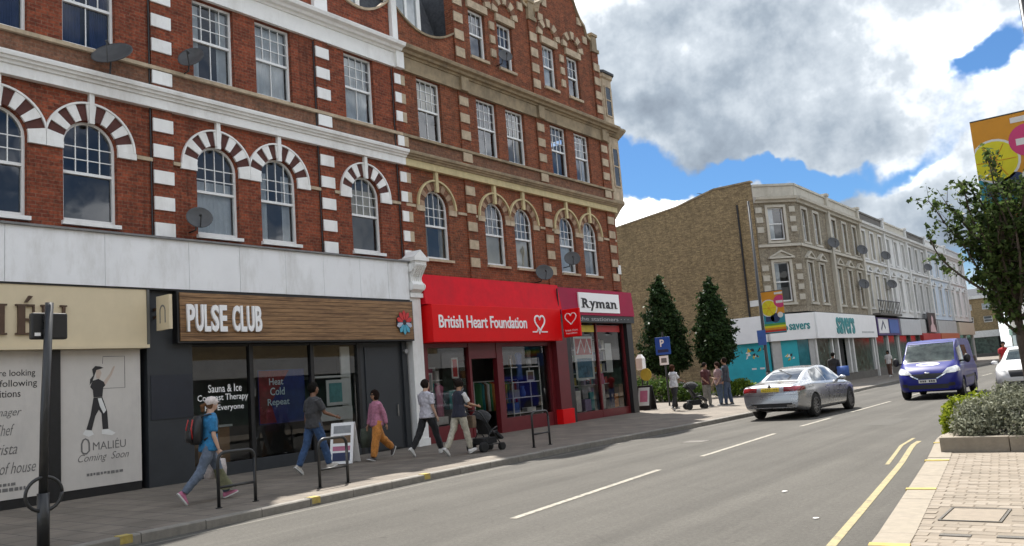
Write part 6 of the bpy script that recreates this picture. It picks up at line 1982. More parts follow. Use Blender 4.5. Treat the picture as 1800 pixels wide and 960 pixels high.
# ------------------------------------------------------------------ street furniture
def pole_sign():
    x, y = -10.8, 4.6
    t = thing('sign_post', 'black post carrying the back of a small sign and a cycle hoop, far left', 'sign post', (x, y, 0.12))
    MB().tube([(x, y, 0.1), (x, y, 0.75)], 0.07, 14).build('base_sleeve', M_blackm, t, smooth=True)
    MB().tube([(x, y, 0.7), (x, y + 0.02, 1.7), (x, y + 0.08, 3.07)], [0.052, 0.05, 0.048], 12).build('post', M_blackm, t, smooth=True)
    sg = MB().box(x - 0.16, x - 0.06, y - 0.10, y + 0.33, 2.62, 2.95).build('sign_box', M_black, t, bevel=0.02)
    MB().box(x - 0.062, x - 0.0, y + 0.02, y + 0.12, 2.68, 2.74).box(x - 0.062, x - 0.0, y + 0.02, y + 0.12, 2.84, 2.9).build('clamp', M_blackm, sg)
    MB().box(x - 0.059, x - 0.056, y - 0.07, y + 0.0, 2.66, 2.70).build('sticker', M_letw, sg)
    pts = [(x + 0.02, y + 0.21 * math.cos(a), 0.74 + 0.2 * math.sin(a)) for a in [2 * PI * k / 28 for k in range(29)]]
    MB().tube(pts, 0.022, 8).build('cycle_hoop', M_blackm, t, smooth=True)


pole_sign()


def cycle_stand(y0, y1, x, lab):
    t = thing('cycle_stand', lab, 'bike stand', (x, (y0 + y1) / 2, 0.12), 'black cycle stands along the kerb')
    r_ = 0.13; zt = 0.93
    pts = [(x, y0, 0.1), (x, y0, zt - r_)]
    for k in range(1, 7):
        a = PI - (PI / 2) * k / 6
        pts.append((x, y0 + r_ + r_ * math.cos(a), zt - r_ + r_ * math.sin(a)))
    for k in range(1, 7):
        a = PI / 2 - (PI / 2) * k / 6
        pts.append((x, y1 - r_ + r_ * math.cos(a), zt - r_ + r_ * math.sin(a)))
    pts += [(x, y1, zt - r_), (x, y1, 0.1)]
    MB().tube(pts, 0.026, 10).build('hoop', M_blackm, t, smooth=True)
    MB().tube([(x, y0, 0.42), (x, y1, 0.42)], 0.02, 8).build('crossbar', M_blackm, t, smooth=True)
    for y in (y0, y1):
        MB().lathe([(0.05, 0), (0.05, 0.012), (0.03, 0.014)], 12, (x, y, 0.121)).build('floor_flange', M_blackm, t)


cycle_stand(7.28, 7.92, -11.28, 'black hoop cycle stand beside the woman with the backpack')
cycle_stand(9.28, 9.90, -11.40, 'black hoop cycle stand in front of the man in the grey shirt')
cycle_stand(15.55, 16.2, -11.48, 'black hoop cycle stand in front of the charity shop window')


def banner_print(b, x0, x1, z0, z1, y):
    """festival banner: orange top with a yellow wheel and a pink disc, teal and dark lower part, rainbow foot; faces -Y"""
    W_, H_ = x1 - x0, z1 - z0
    cols_ = {k: mat('banner_' + k, c, 0.7, 0.06, 4) for k, c in dict(orange=(0.62, 0.27, 0.02), yellow=(0.68, 0.60, 0.02), pink=(0.58, 0.05, 0.17), white=(0.7, 0.68, 0.65), teal=(0.03, 0.25, 0.33), dark=(0.03, 0.05, 0.12), green=(0.10, 0.32, 0.05), red=(0.5, 0.04, 0.02)).items()}

    def R_(u0, u1, v0, v1, c, d, n='print_field'):
        MB().box(x0 + W_ * u0, x0 + W_ * u1, y - d, y - d + 0.0008, z0 + H_ * v0, z0 + H_ * v1).build(n, cols_[c], b)

    def D_(u, v, r, c, d, n='print_disc'):
        pts = []
        for k in range(24):
            a = 2 * PI * k / 24
            pts.append((min(x1, max(x0, x0 + W_ * u + r * W_ * math.cos(a))), y - d, min(z1, max(z0, z0 + H_ * v + r * W_ * math.sin(a)))))
        MB().prism(pts, (0, 0, 0), (0, 0.0008, 0)).build(n, cols_[c], b)
    R_(0, 1, 0.45, 1.0, 'orange', 0.008)
    R_(0, 1, 0.0, 0.4495, 'teal', 0.008)
    D_(0.30, 0.60, 0.40, 'white', 0.010); D_(0.30, 0.60, 0.36, 'yellow', 0.012)
    for k in range(6):
        a = 2 * PI * k / 6
        MB().tube([(x0 + W_ * 0.30, y - 0.0125, z0 + H_ * 0.60), (x0 + W_ * (0.30 + 0.33 * math.cos(a)) if 0 < 0.30 + 0.33 * math.cos(a) < 1 else x0, y - 0.0125, z0 + H_ * 0.60 + W_ * 0.33 * math.sin(a))], 0.008, 4).build('wheel_spoke', cols_['orange'], b)
    D_(0.84, 0.74, 0.29, 'pink', 0.014)
    R_(0.62, 1.0, 0.91, 0.96, 'white', 0.016); R_(0.66, 0.98, 0.70, 0.76, 'white', 0.016)
    D_(0.55, 0.36, 0.22, 'dark', 0.010); R_(0.1, 0.5, 0.28, 0.40, 'dark', 0.010); D_(0.8, 0.42, 0.13, 'white', 0.012)
    for k, c in enumerate(('red', 'orange', 'yellow', 'green')):
        R_(0, 1, 0.03 + 0.05 * k, 0.078 + 0.05 * k, c, 0.010)


def banner_post(lab, x, y, H, bx0, bx1, z0, z1, arm=None, blue=False, rbase=0.09):
    t = thing('lamp_post', lab, 'lamp post', (x, y, 0.12))
    MB().tube([(x, y, 0.1), (x, y, 1.3)], rbase, 12).build('base', M_blackm, t, smooth=True)
    MB().tube([(x, y, 1.3), (x, y, 1.36), (x, y, H)], [rbase, rbase * 0.7, rbase * 0.5], 12).build('column', M_blackm, t, smooth=True)
    if arm:
        MB().tube([(x, y, H - 0.1), (x + 0.1, y, H + 0.12), (x + arm, y, H + 0.28)], 0.035, 8).build('arm', M_blackm, t, smooth=True)
        MB().rings([[(x + arm + a, y + s * b, H + 0.28 + c) for s, c in ((-1, -0.05), (1, -0.05), (1, 0.02), (-1, 0.02))] for a, b in ((-0.05, 0.06), (0.15, 0.14), (0.55, 0.13), (0.68, 0.06))]).build('lantern', M_black, t)
    for z in (z0, z1):
        MB().tube([(x, y, z), (min(bx0, x) if bx0 < x else bx1, y, z)], 0.016, 6).build('banner_arm', M_blackm, t)
    # gently waving cloth
    b = MB().box(bx0, bx1, y - 0.007, y + 0.003, z0, z1).build('banner', mat('banner_cloth', (0.5, 0.25, 0.05), 0.7), t)
    banner_print(b, bx0, bx1, z0, z1, y)
    if blue:
        MB().box(x - 0.2, x + 0.12, y - 0.14, y - 0.12, 2.3, 2.85).build('blue_plate', M_g['blue'], t)
    return t


banner_post('black street lamp post with a colourful banner and blue plate near the gable wall', -11.2, 30.04, 7.75, -11.13, -10.33, 2.7, 4.25, arm=None, blue=True)
banner_post('dark lamp post with a large orange festival banner at the right edge', -0.93, 17.3, 9.0, -2.05, -1.02, 3.75, 5.78, rbase=0.09)


# parking sign, small white sign, pavement boards
M_blue = mat('road_sign_blue', (0.015, 0.09, 0.42), 0.4, 0.05, 4)
t = thing('parking_sign', 'blue parking sign with a white plate below on a black post beyond the stationer', 'road sign', (-16.85, 33, 0.12))
MB().tube([(-16.85, 33, 0.1), (-16.85, 33, 3.35)], 0.04, 10).build('post', M_blackm, t)
MB().box(-17.22, -16.50, 32.93, 32.955, 2.35, 3.12).build('blue_plate', M_blue, t, bevel=0.008)
text_mesh('P', 'symbol', M_letw, (-16.98, 32.928, 2.70), (1, 0, 0), (0, 0, 1), 0.2, 0.32, depth=0.003, bold=0.03, parent=t)
MB().box(-17.12, -16.6, 32.927, 32.929, 2.45, 2.58).build('lower_print', M_g['navy'], t)
MB().box(-17.08, -16.66, 32.93, 32.955, 1.9, 2.30).build('white_plate', M_letw, t)
MB().box(-17.0, -16.74, 32.927, 32.929, 2.0, 2.2).build('plate_print', M_printg, t)
t = thing('sign_post', 'slim post topped by a white box beside the blue parking sign', 'sign post', (-17.3, 31.6, 0.12))
MB().tube([(-17.3, 31.6, 0.1), (-17.3, 31.6, 2.2)], 0.035, 8).build('post', M_blackm, t)
MB().rings([[(-17.3 + s * a, 31.6 + q * a, z) for s, q in ((-1, -1), (1, -1), (1, 1), (-1, 1))] for a, z in ((0.10, 1.75), (0.15, 1.78), (0.15, 2.25), (0.06, 2.42))]).build('white_box', M_letw, t)
t = thing('pavement_board', 'dark framed pavement board with a pale poster under a yellow disc by the stationer corner', 'pavement sign', (-16.45, 30.2, 0.12))
for s in (-1, 1):
    Mx = Matrix.Translation((-16.45, 30.2 + s * 0.16, 0.62)) @ Matrix.Rotation(R(14 * s), 4, 'X')
    MB().mbox(Mx, 0.62, 0.03, 1.0).build('panel', M_black, t)
    MB().mbox(Mx @ Matrix.Translation((0, 0.02 * s, 0.05)), 0.5, 0.012, 0.74).build('poster', M_sheet, t)
    MB().mbox(Mx @ Matrix.Translation((0, 0.028 * s, 0.06)), 0.34, 0.006, 0.46).build('poster_print', M_g['pink'], t)
t = thing('yellow_sign', 'yellow round sign on a short post above the dark pavement board', 'sign', (-16.75, 31.0, 0.12))
MB().tube([(-16.75, 31.0, 0.1), (-16.75, 31.0, 1.62)], 0.03, 8).build('post', M_blackm, t)
MB().lathe([(0.001, 0), (0.26, 0), (0.26, 0.02), (0.001, 0.02)], 20, (-16.75, 30.94, 1.55), 'y').build('disc', M_g['yellow'], t)

t = thing('sandwich_board', 'white sandwich board advertising sign behind the man in the grey shirt', 'pavement sign', (-14.75, 12.75, 0.12))
for s in (-1, 1):
    Mx = Matrix.Translation((-14.75, 12.75 + s * 0.17, 0.66)) @ Matrix.Rotation(R(15 * s), 4, 'X')
    p_ = MB().mbox(Mx, 0.66, 0.03, 1.08).build('panel', M_letw, t)
    for (dz, h_, c) in ((0.36, 0.2, 'grey'), (0.10, 0.2, 'brown'), (-0.14, 0.12, 'pink'), (-0.36, 0.22, 'navy')):
        MB().mbox(Mx @ Matrix.Translation((0, 0.018 * s, dz)), 0.5, 0.006, h_).build('print_block', M_g[c], p_)
t.rotation_euler.z = R(28); t.scale = (0.82, 0.82, 0.86)

# ------------------------------------------------------------------ vehicles
M_silver_p = mat('silver_car_paint', (0.42, 0.43, 0.45), 0.28, 0.03, 2, metal=0.75, coat=1.0)
M_blue_p = mat('deep_blue_van_paint', (0.006, 0.010, 0.17), 0.4, 0.05, 2, metal=0.0, coat=0.15, spec=0.3)
M_white_p = mat('white_car_paint', (0.72, 0.72, 0.71), 0.3, 0.03, 2, coat=1.0)
M_cglass = mat('tinted_car_glass', (0.012, 0.015, 0.017), 0.04, 0.1, 2, spec=0.9, coat=0.6)
M_wglass = mat('windscreen_glass', (0.035, 0.045, 0.042), 0.06, 0.8, 2.2, spec=0.35, coat=0.1)
M_tyre = mat('tyre_rubber', (0.018, 0.018, 0.018), 0.85, 0.2, 10)
M_rim = mat('alloy_rim', (0.32, 0.32, 0.33), 0.35, 0.1, 6, metal=0.9)
M_tail = mat('tail_light_red', (0.20, 0.008, 0.012), 0.12, 0.3, 10, coat=1.0)
M_head = mat('headlamp_glass', (0.62, 0.64, 0.64), 0.12, 0.35, 14, coat=1.0)
M_plast = mat('black_plastic_trim', (0.014, 0.014, 0.015), 0.5, 0.2, 8)
M_ypl = mat('yellow_number_plate', (0.62, 0.46, 0.03), 0.5, 0.05, 5)
M_wpl = mat('white_number_plate', (0.68, 0.68, 0.66), 0.5, 0.05, 5)
M_chrome = mat('chrome_trim', (0.6, 0.6, 0.6), 0.15, 0.05, 5, metal=1.0)


def tabf(tab, ys, sm=2):
    t = np.array(tab); v = np.interp(ys, t[:, 0], t[:, 1])
    for _ in range(sm):
        w = v.copy(); w[1:-1] = 0.25 * v[:-2] + 0.5 * v[1:-1] + 0.25 * v[2:]; v = w
    return v


def catmull(P, n):
    P = np.array(P, float); out = []
    m = len(P)
    for i in range(n):
        t = (m - 1) * i / (n - 1); k = min(int(t), m - 2); f = t - k
        p0, p1, p2, p3 = P[max(k - 1, 0)], P[k], P[k + 1], P[min(k + 2, m - 1)]
        out.append(0.5 * ((2 * p1) + (-p0 + p2) * f + (2 * p0 - 5 * p1 + 4 * p2 - p3) * f * f + (-p0 + 3 * p1 - 3 * p2 + p3) * f ** 3))
    return out


def eval_mods(o):
    dg = bpy.context.evaluated_depsgraph_get()
    me = bpy.data.meshes.new_from_object(o.evaluated_get(dg))
    return me


def vehicle(name, lab, cat, L_, top, belt, w, tw, bot, wheels, wr, track, paint, pos, heading):
    root = thing(name, lab, cat, (0, 0, 0))
    ys = np.concatenate([[0, 0.015, 0.05], np.linspace(0.1, L_ - 0.1, 64), [L_ - 0.05, L_ - 0.015, L_]])
    T, Bl, Wd, Tw, Bo = (tabf(t, ys) for t in (top, belt, w, tw, bot))
    rings = []
    NP = 26
    for y, zt, zb_, wd, tw_, bo in zip(ys, T, Bl, Wd, Tw, Bo):
        zb_ = min(zb_, zt - 0.03)
        zm = bo + (zb_ - bo) * 0.55
        P = [(0, bo), (wd * 0.80, bo), (wd * 0.94, bo + 0.05), (wd * 0.985, bo + 0.16), (wd, zm), (wd * 0.992, zb_ - 0.07), (wd * 0.955, zb_),
             ((wd * 0.955 + tw_) / 2 + 0.012, (zb_ + zt - 0.05) / 2), (tw_, zt - 0.05), (tw_ * 0.9, zt - 0.014), (tw_ * 0.5, zt), (0, zt + 0.008)]
        h = catmull(P, NP)
        ring = [(max(0, p[0]), y, p[1]) for p in h]
        ring[0] = (0, y, ring[0][2]); ring[-1] = (0, y, ring[-1][2])
        ring += [(-p[0], p[1], p[2]) for p in reversed(ring[1:-1])]
        rings.append(ring)
    mb = MB().rings(rings)
    me = mb.mesh('body', paint, smooth=True)
    bm = bmesh.new(); bm.from_mesh(me); bmesh.ops.recalc_face_normals(bm, faces=bm.faces); bm.to_mesh(me); bm.free()
    bvh = BVHTree.FromPolygons([v.co[:] for v in me.vertices], [p.vertices[:] for p in me.polygons])
    tmp = link('tmp_body', me)
    cutters = []
    for yw in wheels:
        for s in (-1, 1):
            c = link('tmp_cut', MB().lathe([(wr * 1.13, 0), (wr * 1.13, 0.5)], 28, (s * (track + 0.05) - 0.25, yw, wr), 'x').mesh('cut', paint))
            bm = bmesh.new(); bm.from_mesh(c.data); bmesh.ops.recalc_face_normals(bm, faces=bm.faces); bm.to_mesh(c.data); bm.free()
            md = tmp.modifiers.new('cut', 'BOOLEAN'); md.operation = 'DIFFERENCE'; md.object = c; md.solver = 'EXACT'
            cutters.append(c)
    me2 = eval_mods(tmp)
    for c in cutters + [tmp]: bpy.data.objects.remove(c)
    me2.materials.clear(); me2.materials.append(paint)
    me2.polygons.foreach_set('use_smooth', [True] * len(me2.polygons))
    me2.polygons.foreach_set('material_index', [0] * len(me2.polygons))
    me2.set_sharp_from_angle(angle=R(38))
    body = link('body', me2, root)
    MB().box(-track * 0.95, track * 0.95, wheels[0] - 0.5, wheels[1] + 0.5, 0.25, 0.62).build('underbody', M_plast, root)
    for yw in wheels:
        for s in (-1, 1):
            xo = s * track
            tp = [(wr * 0.66, -0.10), (wr * 0.9, -0.11), (wr, -0.085), (wr, 0.085), (wr * 0.9, 0.11), (wr * 0.66, 0.10)]
            wh = MB().lathe(tp, 32, (xo, yw, wr), 'x', caps=False).build('wheel', M_tyre, root, smooth=True)
            rm = MB()
            rm.lathe([(0.001, 0), (wr * 0.67, 0), (wr * 0.67, 0.03), (0.001, 0.03)], 28, (xo + s * 0.03 - 0.015, yw, wr), 'x')
            rim = rm.build('rim_disc', M_plast, wh)
            for k in range(10):
                a = 2 * PI * k / 10
                Mx = Matrix.Translation((xo + s * 0.08, yw + wr * 0.36 * math.cos(a), wr + wr * 0.36 * math.sin(a))) @ Matrix.Rotation(a, 4, 'X')
                MB().mbox(Mx, 0.03, wr * 0.60, wr * 0.12).build('spoke', M_rim, wh)
            MB().lathe([(wr * 0.62, -0.02), (wr * 0.68, -0.02), (wr * 0.68, 0.02), (wr * 0.62, 0.02)], 28, (xo + s * 0.09, yw, wr), 'x', caps=False).build('rim', M_rim, wh)

    def patch(corners, dirn, m, nm, parent=body, off=0.006, nu=10, nv=6):
        """corners: 4 points (bilinear) shot along dirn onto the skin"""
        c = [Vector(p) for p in corners]; d = Vector(dirn).normalized()
        grid = []
        for i in range(nu + 1):
            row = []
            for j in range(nv + 1):
                u_, v_ = i / nu, j / nv
                p = (c[0] * (1 - u_) + c[1] * u_) * (1 - v_) + (c[3] * (1 - u_) + c[2] * u_) * v_
                hit, nn, _, _ = bvh.ray_cast(p, d)
                row.append(tuple(hit - d * off) if hit is not None else None)
            grid.append(row)
        q = MB()
        for i in range(nu):
            for j in range(nv):
                f = [grid[i][j], grid[i + 1][j], grid[i + 1][j + 1], grid[i][j + 1]]
                if all(x is not None for x in f): q.quad(*f)
        if not q.f: return None
        me_ = q.mesh(nm, m); bm = bmesh.new(); bm.from_mesh(me_); bmesh.ops.remove_doubles(bm, verts=bm.verts, dist=1e-5); bm.to_mesh(me_); bm.free()
        me_.polygons.foreach_set('use_smooth', [True] * len(me_.polygons))
        return link(nm, me_, parent)

    root['_ready'] = 1
    del root['_ready']

    def finish():
        root.location = pos; root.rotation_euler.z = heading
    return root, body, patch, finish


# silver saloon seen from behind
car, body, patch, fin = vehicle('parked_car', 'silver saloon car seen from behind in the far lane', 'car', 4.92,
    [(0, .84), (.05, .95), (.15, 1.0), (.55, 1.035), (.8, 1.08), (1.3, 1.29), (1.75, 1.42), (2.3, 1.47), (2.8, 1.455), (3.15, 1.37), (3.6, 1.14), (3.85, 1.0), (4.3, .93), (4.7, .80), (4.85, .68), (4.92, .58)],
    [(0, .80), (.15, .95), (.8, .985), (2.5, .95), (3.8, .90), (4.4, .80), (4.8, .62), (4.92, .52)],
    [(0, .80), (.08, .86), (.3, .90), (1, .925), (2.5, .925), (3.8, .915), (4.4, .87), (4.7, .78), (4.92, .62)],
    [(0, .66), (.15, .72), (.6, .73), (.9, .67), (1.7, .57), (2.4, .585), (3.0, .585), (3.7, .70), (4.2, .72), (4.7, .62), (4.92, .5)],
    [(0, .34), (.25, .26), (.6, .2), (4.2, .2), (4.7, .24), (4.92, .32)], (0.99, 3.93), 0.335, 0.81, M_silver_p, (-8.72, 23.35, 0.0), R(-3))
car.name = 'silver_car'
patch([(-.50, .82, 3), (.50, .82, 3), (.44, 1.62, 3), (-.44, 1.62, 3)], (0, 0, -1), M_cglass, 'rear_window')
patch([(-.56, 3.66, 3), (.56, 3.66, 3), (.47, 3.12, 3), (-.47, 3.12, 3)], (0, 0, -1), M_cglass, 'windscreen')
for s in (-1, 1):
    patch([(s * 3, 2.12, .995), (s * 3, 3.42, .985), (s * 3, 2.98, 1.36), (s * 3, 2.12, 1.40)], (-s, 0, 0), M_cglass, 'side_window')
    patch([(s * 3, 1.10, 1.02), (s * 3, 2.04, .995), (s * 3, 2.04, 1.40), (s * 3, 1.52, 1.34)], (-s, 0, 0), M_cglass, 'side_window')
    patch([(s * .40, -3, .80), (s * .845, -3, .80), (s * .83, -3, .93), (s * .40, -3, .93)], (0, 1, 0), M_tail, 'tail_light', off=0.012)
    patch([(s * 3, .04, .80), (s * 3, .34, .83), (s * 3, .34, .92), (s * 3, .04, .93)], (-s, 0, 0), M_tail, 'tail_light', off=0.012)
    patch([(s * .45, -3, .37), (s * .68, -3, .37), (s * .68, -3, .43), (s * .45, -3, .43)], (0, 1, 0), M_chrome, 'exhaust_trim', off=0.012)
    patch([(s * 3, 2.06, .30), (s * 3, 2.075, .30), (s * 3, 2.075, .97), (s * 3, 2.06, .97)], (-s, 0, 0), M_plast, 'door_gap', off=0.002, nu=1)
    patch([(s * 3, 1.86, .80), (s * 3, 2.02, .80), (s * 3, 2.02, .835), (s * 3, 1.86, .835)], (-s, 0, 0), M_chrome, 'door_handle', off=0.02)
    patch([(s * 3, 2.95, .78), (s * 3, 3.12, .78), (s * 3, 3.12, .815), (s * 3, 2.95, .815)], (-s, 0, 0), M_chrome, 'door_handle', off=0.02)
    mi = MB().ellipsoid((s * 1.0, 3.12, 1.02), 0.12, 0.07, 0.075).build('mirror', M_silver_p, body, smooth=True)
    MB().box(min(s * .84, s * .95), max(s * .84, s * .95), 3.1, 3.15, .96, 1.0).build('mirror_stalk', M_plast, mi)
pl_ = patch([(-.27, -3, .80), (.27, -3, .80), (.27, -3, .91), (-.27, -3, .91)], (0, 1, 0), M_ypl, 'number_plate', off=0.02)
for k in range(7):
    x_ = -.22 + .066 * k
    if k == 4: continue
    patch([(x_, -3, .825), (x_ + .045, -3, .825), (x_ + .045, -3, .885), (x_, -3, .885)], (0, 1, 0), M_print, 'plate_mark', parent=pl_, off=0.022, nu=1, nv=1)
patch([(-.62, -3, .36), (.62, -3, .36), (.60, -3, .47), (-.60, -3, .47)], (0, 1, 0), M_plast, 'rear_diffuser', off=0.008)
patch([(-.70, -3, .965), (.70, -3, .965), (.70, -3, .975), (-.70, -3, .975)], (0, 1, 0), M_chrome, 'boot_trim', off=0.01)
patch([(-.78, -3, .70), (.78, -3, .70), (.78, -3, .706), (-.78, -3, .706)], (0, 1, 0), M_plast, 'bumper_gap', off=0.004)
MB().lathe([(0.001, 0), (0.05, 0), (0.045, 0.012), (0.001, 0.012)], 14, (0, -0.025, 0.95), 'y').build('badge', M_chrome, body)
fin()

# blue van coming towards the camera
van, body, patch, fin = vehicle('blue_van', 'deep blue delivery van with a white oval on its bonnet driving towards the viewer', 'van', 4.97,
    [(0, 1.86), (.05, 1.93), (.3, 1.97), (2.9, 1.99), (3.25, 1.94), (3.5, 1.84), (4.1, 1.36), (4.25, 1.24), (4.6, 1.12), (4.82, 1.0), (4.92, .86), (4.97, .70)],
    [(0, 1.05), (3.2, 1.12), (4.2, 1.08), (4.6, .98), (4.85, .80), (4.97, .62)],
    [(0, .90), (.1, .965), (3.8, .985), (4.4, .965), (4.75, .90), (4.9, .78), (4.97, .66)],
    [(0, .80), (3.2, .80), (3.6, .78), (4.1, .82), (4.4, .82), (4.75, .70), (4.97, .5)],
    [(0, .36), (.4, .26), (4.5, .24), (4.97, .30)], (0.95, 4.05), 0.345, 0.85, M_blue_p, (-6.15, 35.4, 0.0), R(182))
patch([(-.79, 8, 1.26), (.79, 8, 1.26), (.72, 8, 1.915), (-.72, 8, 1.915)], (0, -1, 0), M_wglass, 'windscreen', nu=14, nv=10)
patch([(-.80, 8, 1.225), (.80, 8, 1.225), (.79, 8, 1.256), (-.79, 8, 1.256)], (0, -1, 0), M_plast, 'scuttle', nu=12, nv=2)
for s in (-1, 1):
    hl = patch([(s * .46, 8, .84), (s * .86, 8, .86), (s * .87, 8, 1.08), (s * .62, 8, 1.02)], (0, -1, 0), M_head, 'headlight', off=0.012)
    patch([(s * 3, 4.50, .90), (s * 3, 4.80, .88), (s * 3, 4.78, 1.0), (s * 3, 4.45, 1.06)], (-s, 0, 0), M_head, 'headlight', off=0.012)
    patch([(s * 3, 3.05, 1.17), (s * 3, 4.02, 1.15), (s * 3, 3.62, 1.66), (s * 3, 3.05, 1.74)], (-s, 0, 0), M_cglass, 'side_window')
    patch([(s * 3, 1.75, 1.17), (s * 3, 2.9, 1.17), (s * 3, 2.9, 1.74), (s * 3, 1.75, 1.74)], (-s, 0, 0), M_cglass, 'side_window')
    patch([(s * 3, 2.97, .40), (s * 3, 2.99, .40), (s * 3, 2.99, 1.75), (s * 3, 2.97, 1.75)], (-s, 0, 0), M_plast, 'door_gap', off=0.002, nu=1)
    patch([(s * 3, 1.4, .62), (s * 3, 3.6, .62), (s * 3, 3.6, .70), (s * 3, 1.4, .70)], (-s, 0, 0), M_plast, 'side_moulding', off=0.015)
    patch([(s * .30, 8, .68), (s * .58, 8, .84), (s * .56, 8, .865), (s * .26, 8, .70)], (0, -1, 0), M_chrome, 'grille_trim', off=0.016, nv=2)
    patch([(s * .62, 8, .42), (s * .80, 8, .44), (s * .80, 8, .54), (s * .62, 8, .54)], (0, -1, 0), M_plast, 'fog_lamp_recess', off=0.01)
    mi = MB().ellipsoid((s * 1.12, 3.78, 1.28), 0.11, 0.07, 0.15).build('mirror', M_plast, body, smooth=True)
    MB().box(min(s * .9, s * 1.06), max(s * .9, s * 1.06), 3.76, 3.81, 1.18, 1.24).build('mirror_stalk', M_plast, mi)
patch([(-.44, 8, .70), (.44, 8, .70), (.48, 8, .86), (-.48, 8, .86)], (0, -1, 0), M_plast, 'grille', off=0.008)
patch([(-.60, 8, .36), (.60, 8, .36), (.62, 8, .50), (-.62, 8, .50)], (0, -1, 0), M_plast, 'lower_grille', off=0.008)
pl_ = patch([(-.27, 8, .56), (.27, 8, .56), (.27, 8, .67), (-.27, 8, .67)], (0, -1, 0), M_wpl, 'number_plate', off=0.03)
for k in range(7):
    x_ = -.22 + .066 * k
    if k == 3: continue
    patch([(x_, 8, .585), (x_ + .045, 8, .585), (x_ + .045, 8, .645), (x_, 8, .645)], (0, -1, 0), M_print, 'plate_mark', parent=pl_, off=0.032, nu=1, nv=1)
MB().ellipsoid((0, 4.93, .875), 0.09, 0.03, 0.035).build('badge', M_chrome, body, smooth=True)
# the white oval on the bonnet, with its band of blue lettering marks
seg = 20
for nm, rx, ry, m_, off in (('bonnet_oval', .36, .13, M_letw, 0.008), ('bonnet_oval_band', .28, .055, M_blue_p, 0.011)):
    q = MB(); ring = []
    from_ = lambda x_, y_: None
    pts = []
    for k in range(seg):
        a0, a1 = -PI / 2 + PI * k / seg, -PI / 2 + PI * (k + 1) / seg
        y0_, y1_ = 4.50 + ry * math.sin(a0), 4.50 + ry * math.sin(a1)
        patch([(-rx * math.cos(a0) - 1e-3, y0_, 3), (rx * math.cos(a0) + 1e-3, y0_, 3), (rx * math.cos(a1) + 1e-3, y1_, 3), (-rx * math.cos(a1) - 1e-3, y1_, 3)], (0, 0, -1), m_, nm + '_strip', off=off, nu=8, nv=1) if False else pts.append((a0, a1, y0_, y1_))
    # one conforming mesh
    grid = []
    for i in range(17):
        t_ = -1 + 2 * i / 16
        hw = rx * math.sqrt(max(1e-4, 1 - t_ * t_))
        grid.append([(-hw + 2 * hw * j / 12, 4.50 + ry * t_) for j in range(13)])
    dgm = bpy.context.evaluated_depsgraph_get()
    bv = BVHTree.FromPolygons([v.co[:] for v in body.data.vertices], [p.vertices[:] for p in body.data.polygons])
    for i in range(16):
        for j in range(12):
            f = [grid[i][j], grid[i][j + 1], grid[i + 1][j + 1], grid[i + 1][j]]
            f3 = []
            for x_, y_ in f:
                hit = bv.ray_cast(Vector((x_, y_, 3)), Vector((0, 0, -1)))[0]
                f3.append((x_, y_, hit.z + off))
            q.quad(*f3)
    link(nm, q.mesh(nm, m_), body)
fin()

# white hatchback parked on the right
hat, body, patch, fin = vehicle('white_car', 'white car with a dark round grille parked behind the planter at right', 'car', 4.2,
    [(0, 1.0), (.06, 1.25), (.25, 1.42), (.7, 1.52), (1.6, 1.55), (2.2, 1.52), (2.6, 1.4), (3.1, 1.12), (3.3, 1.04), (3.8, .96), (4.05, .86), (4.15, .76), (4.2, .64)],
    [(0, .92), (1.5, .98), (3.2, .96), (3.8, .86), (4.1, .70), (4.2, .58)],
    [(0, .74), (.1, .82), (.6, .87), (2, .885), (3.3, .875), (3.8, .83), (4.05, .74), (4.2, .6)],
    [(0, .55), (.3, .62), (1.2, .62), (2.3, .62), (3.1, .70), (3.6, .70), (4.0, .58), (4.2, .45)],
    [(0, .36), (.3, .24), (3.8, .22), (4.2, .3)], (0.72, 3.4), 0.32, 0.76, M_white_p, (-3.2, 35.6, 0.0), R(178))
patch([(-.58, 8, 1.10), (.58, 8, 1.10), (.52, 8, 1.44), (-.52, 8, 1.44)], (0, -1, 0), M_wglass, 'windscreen', nu=12, nv=8)
for s in (-1, 1):
    patch([(s * .46, 8, .74), (s * .74, 8, .78), (s * .72, 8, .90), (s * .54, 8, .88)], (0, -1, 0), M_head, 'headlight', off=0.012)
    patch([(s * 3, 1.0, 1.02), (s * 3, 2.0, 1.01), (s * 3, 2.0, 1.42), (s * 3, 1.1, 1.42)], (-s, 0, 0), M_cglass, 'side_window')
    patch([(s * 3, 2.08, 1.01), (s * 3, 2.95, 1.0), (s * 3, 2.5, 1.38), (s * 3, 2.08, 1.42)], (-s, 0, 0), M_cglass, 'side_window')
    MB().ellipsoid((s * .98, 2.75, 1.02), 0.11, 0.06, 0.075).build('mirror', M_white_p, body, smooth=True)
patch([(-.34, 8, .56), (.34, 8, .56), (.40, 8, .78), (-.40, 8, .78)], (0, -1, 0), M_plast, 'grille', off=0.008)
patch([(-.26, 8, .44), (.26, 8, .44), (.26, 8, .53), (-.26, 8, .53)], (0, -1, 0), M_wpl, 'number_plate', off=0.02)
patch([(-.60, 8, .32), (.60, 8, .32), (.60, 8, .42), (-.60, 8, .42)], (0, -1, 0), M_plast, 'lower_grille', off=0.008)
fin()

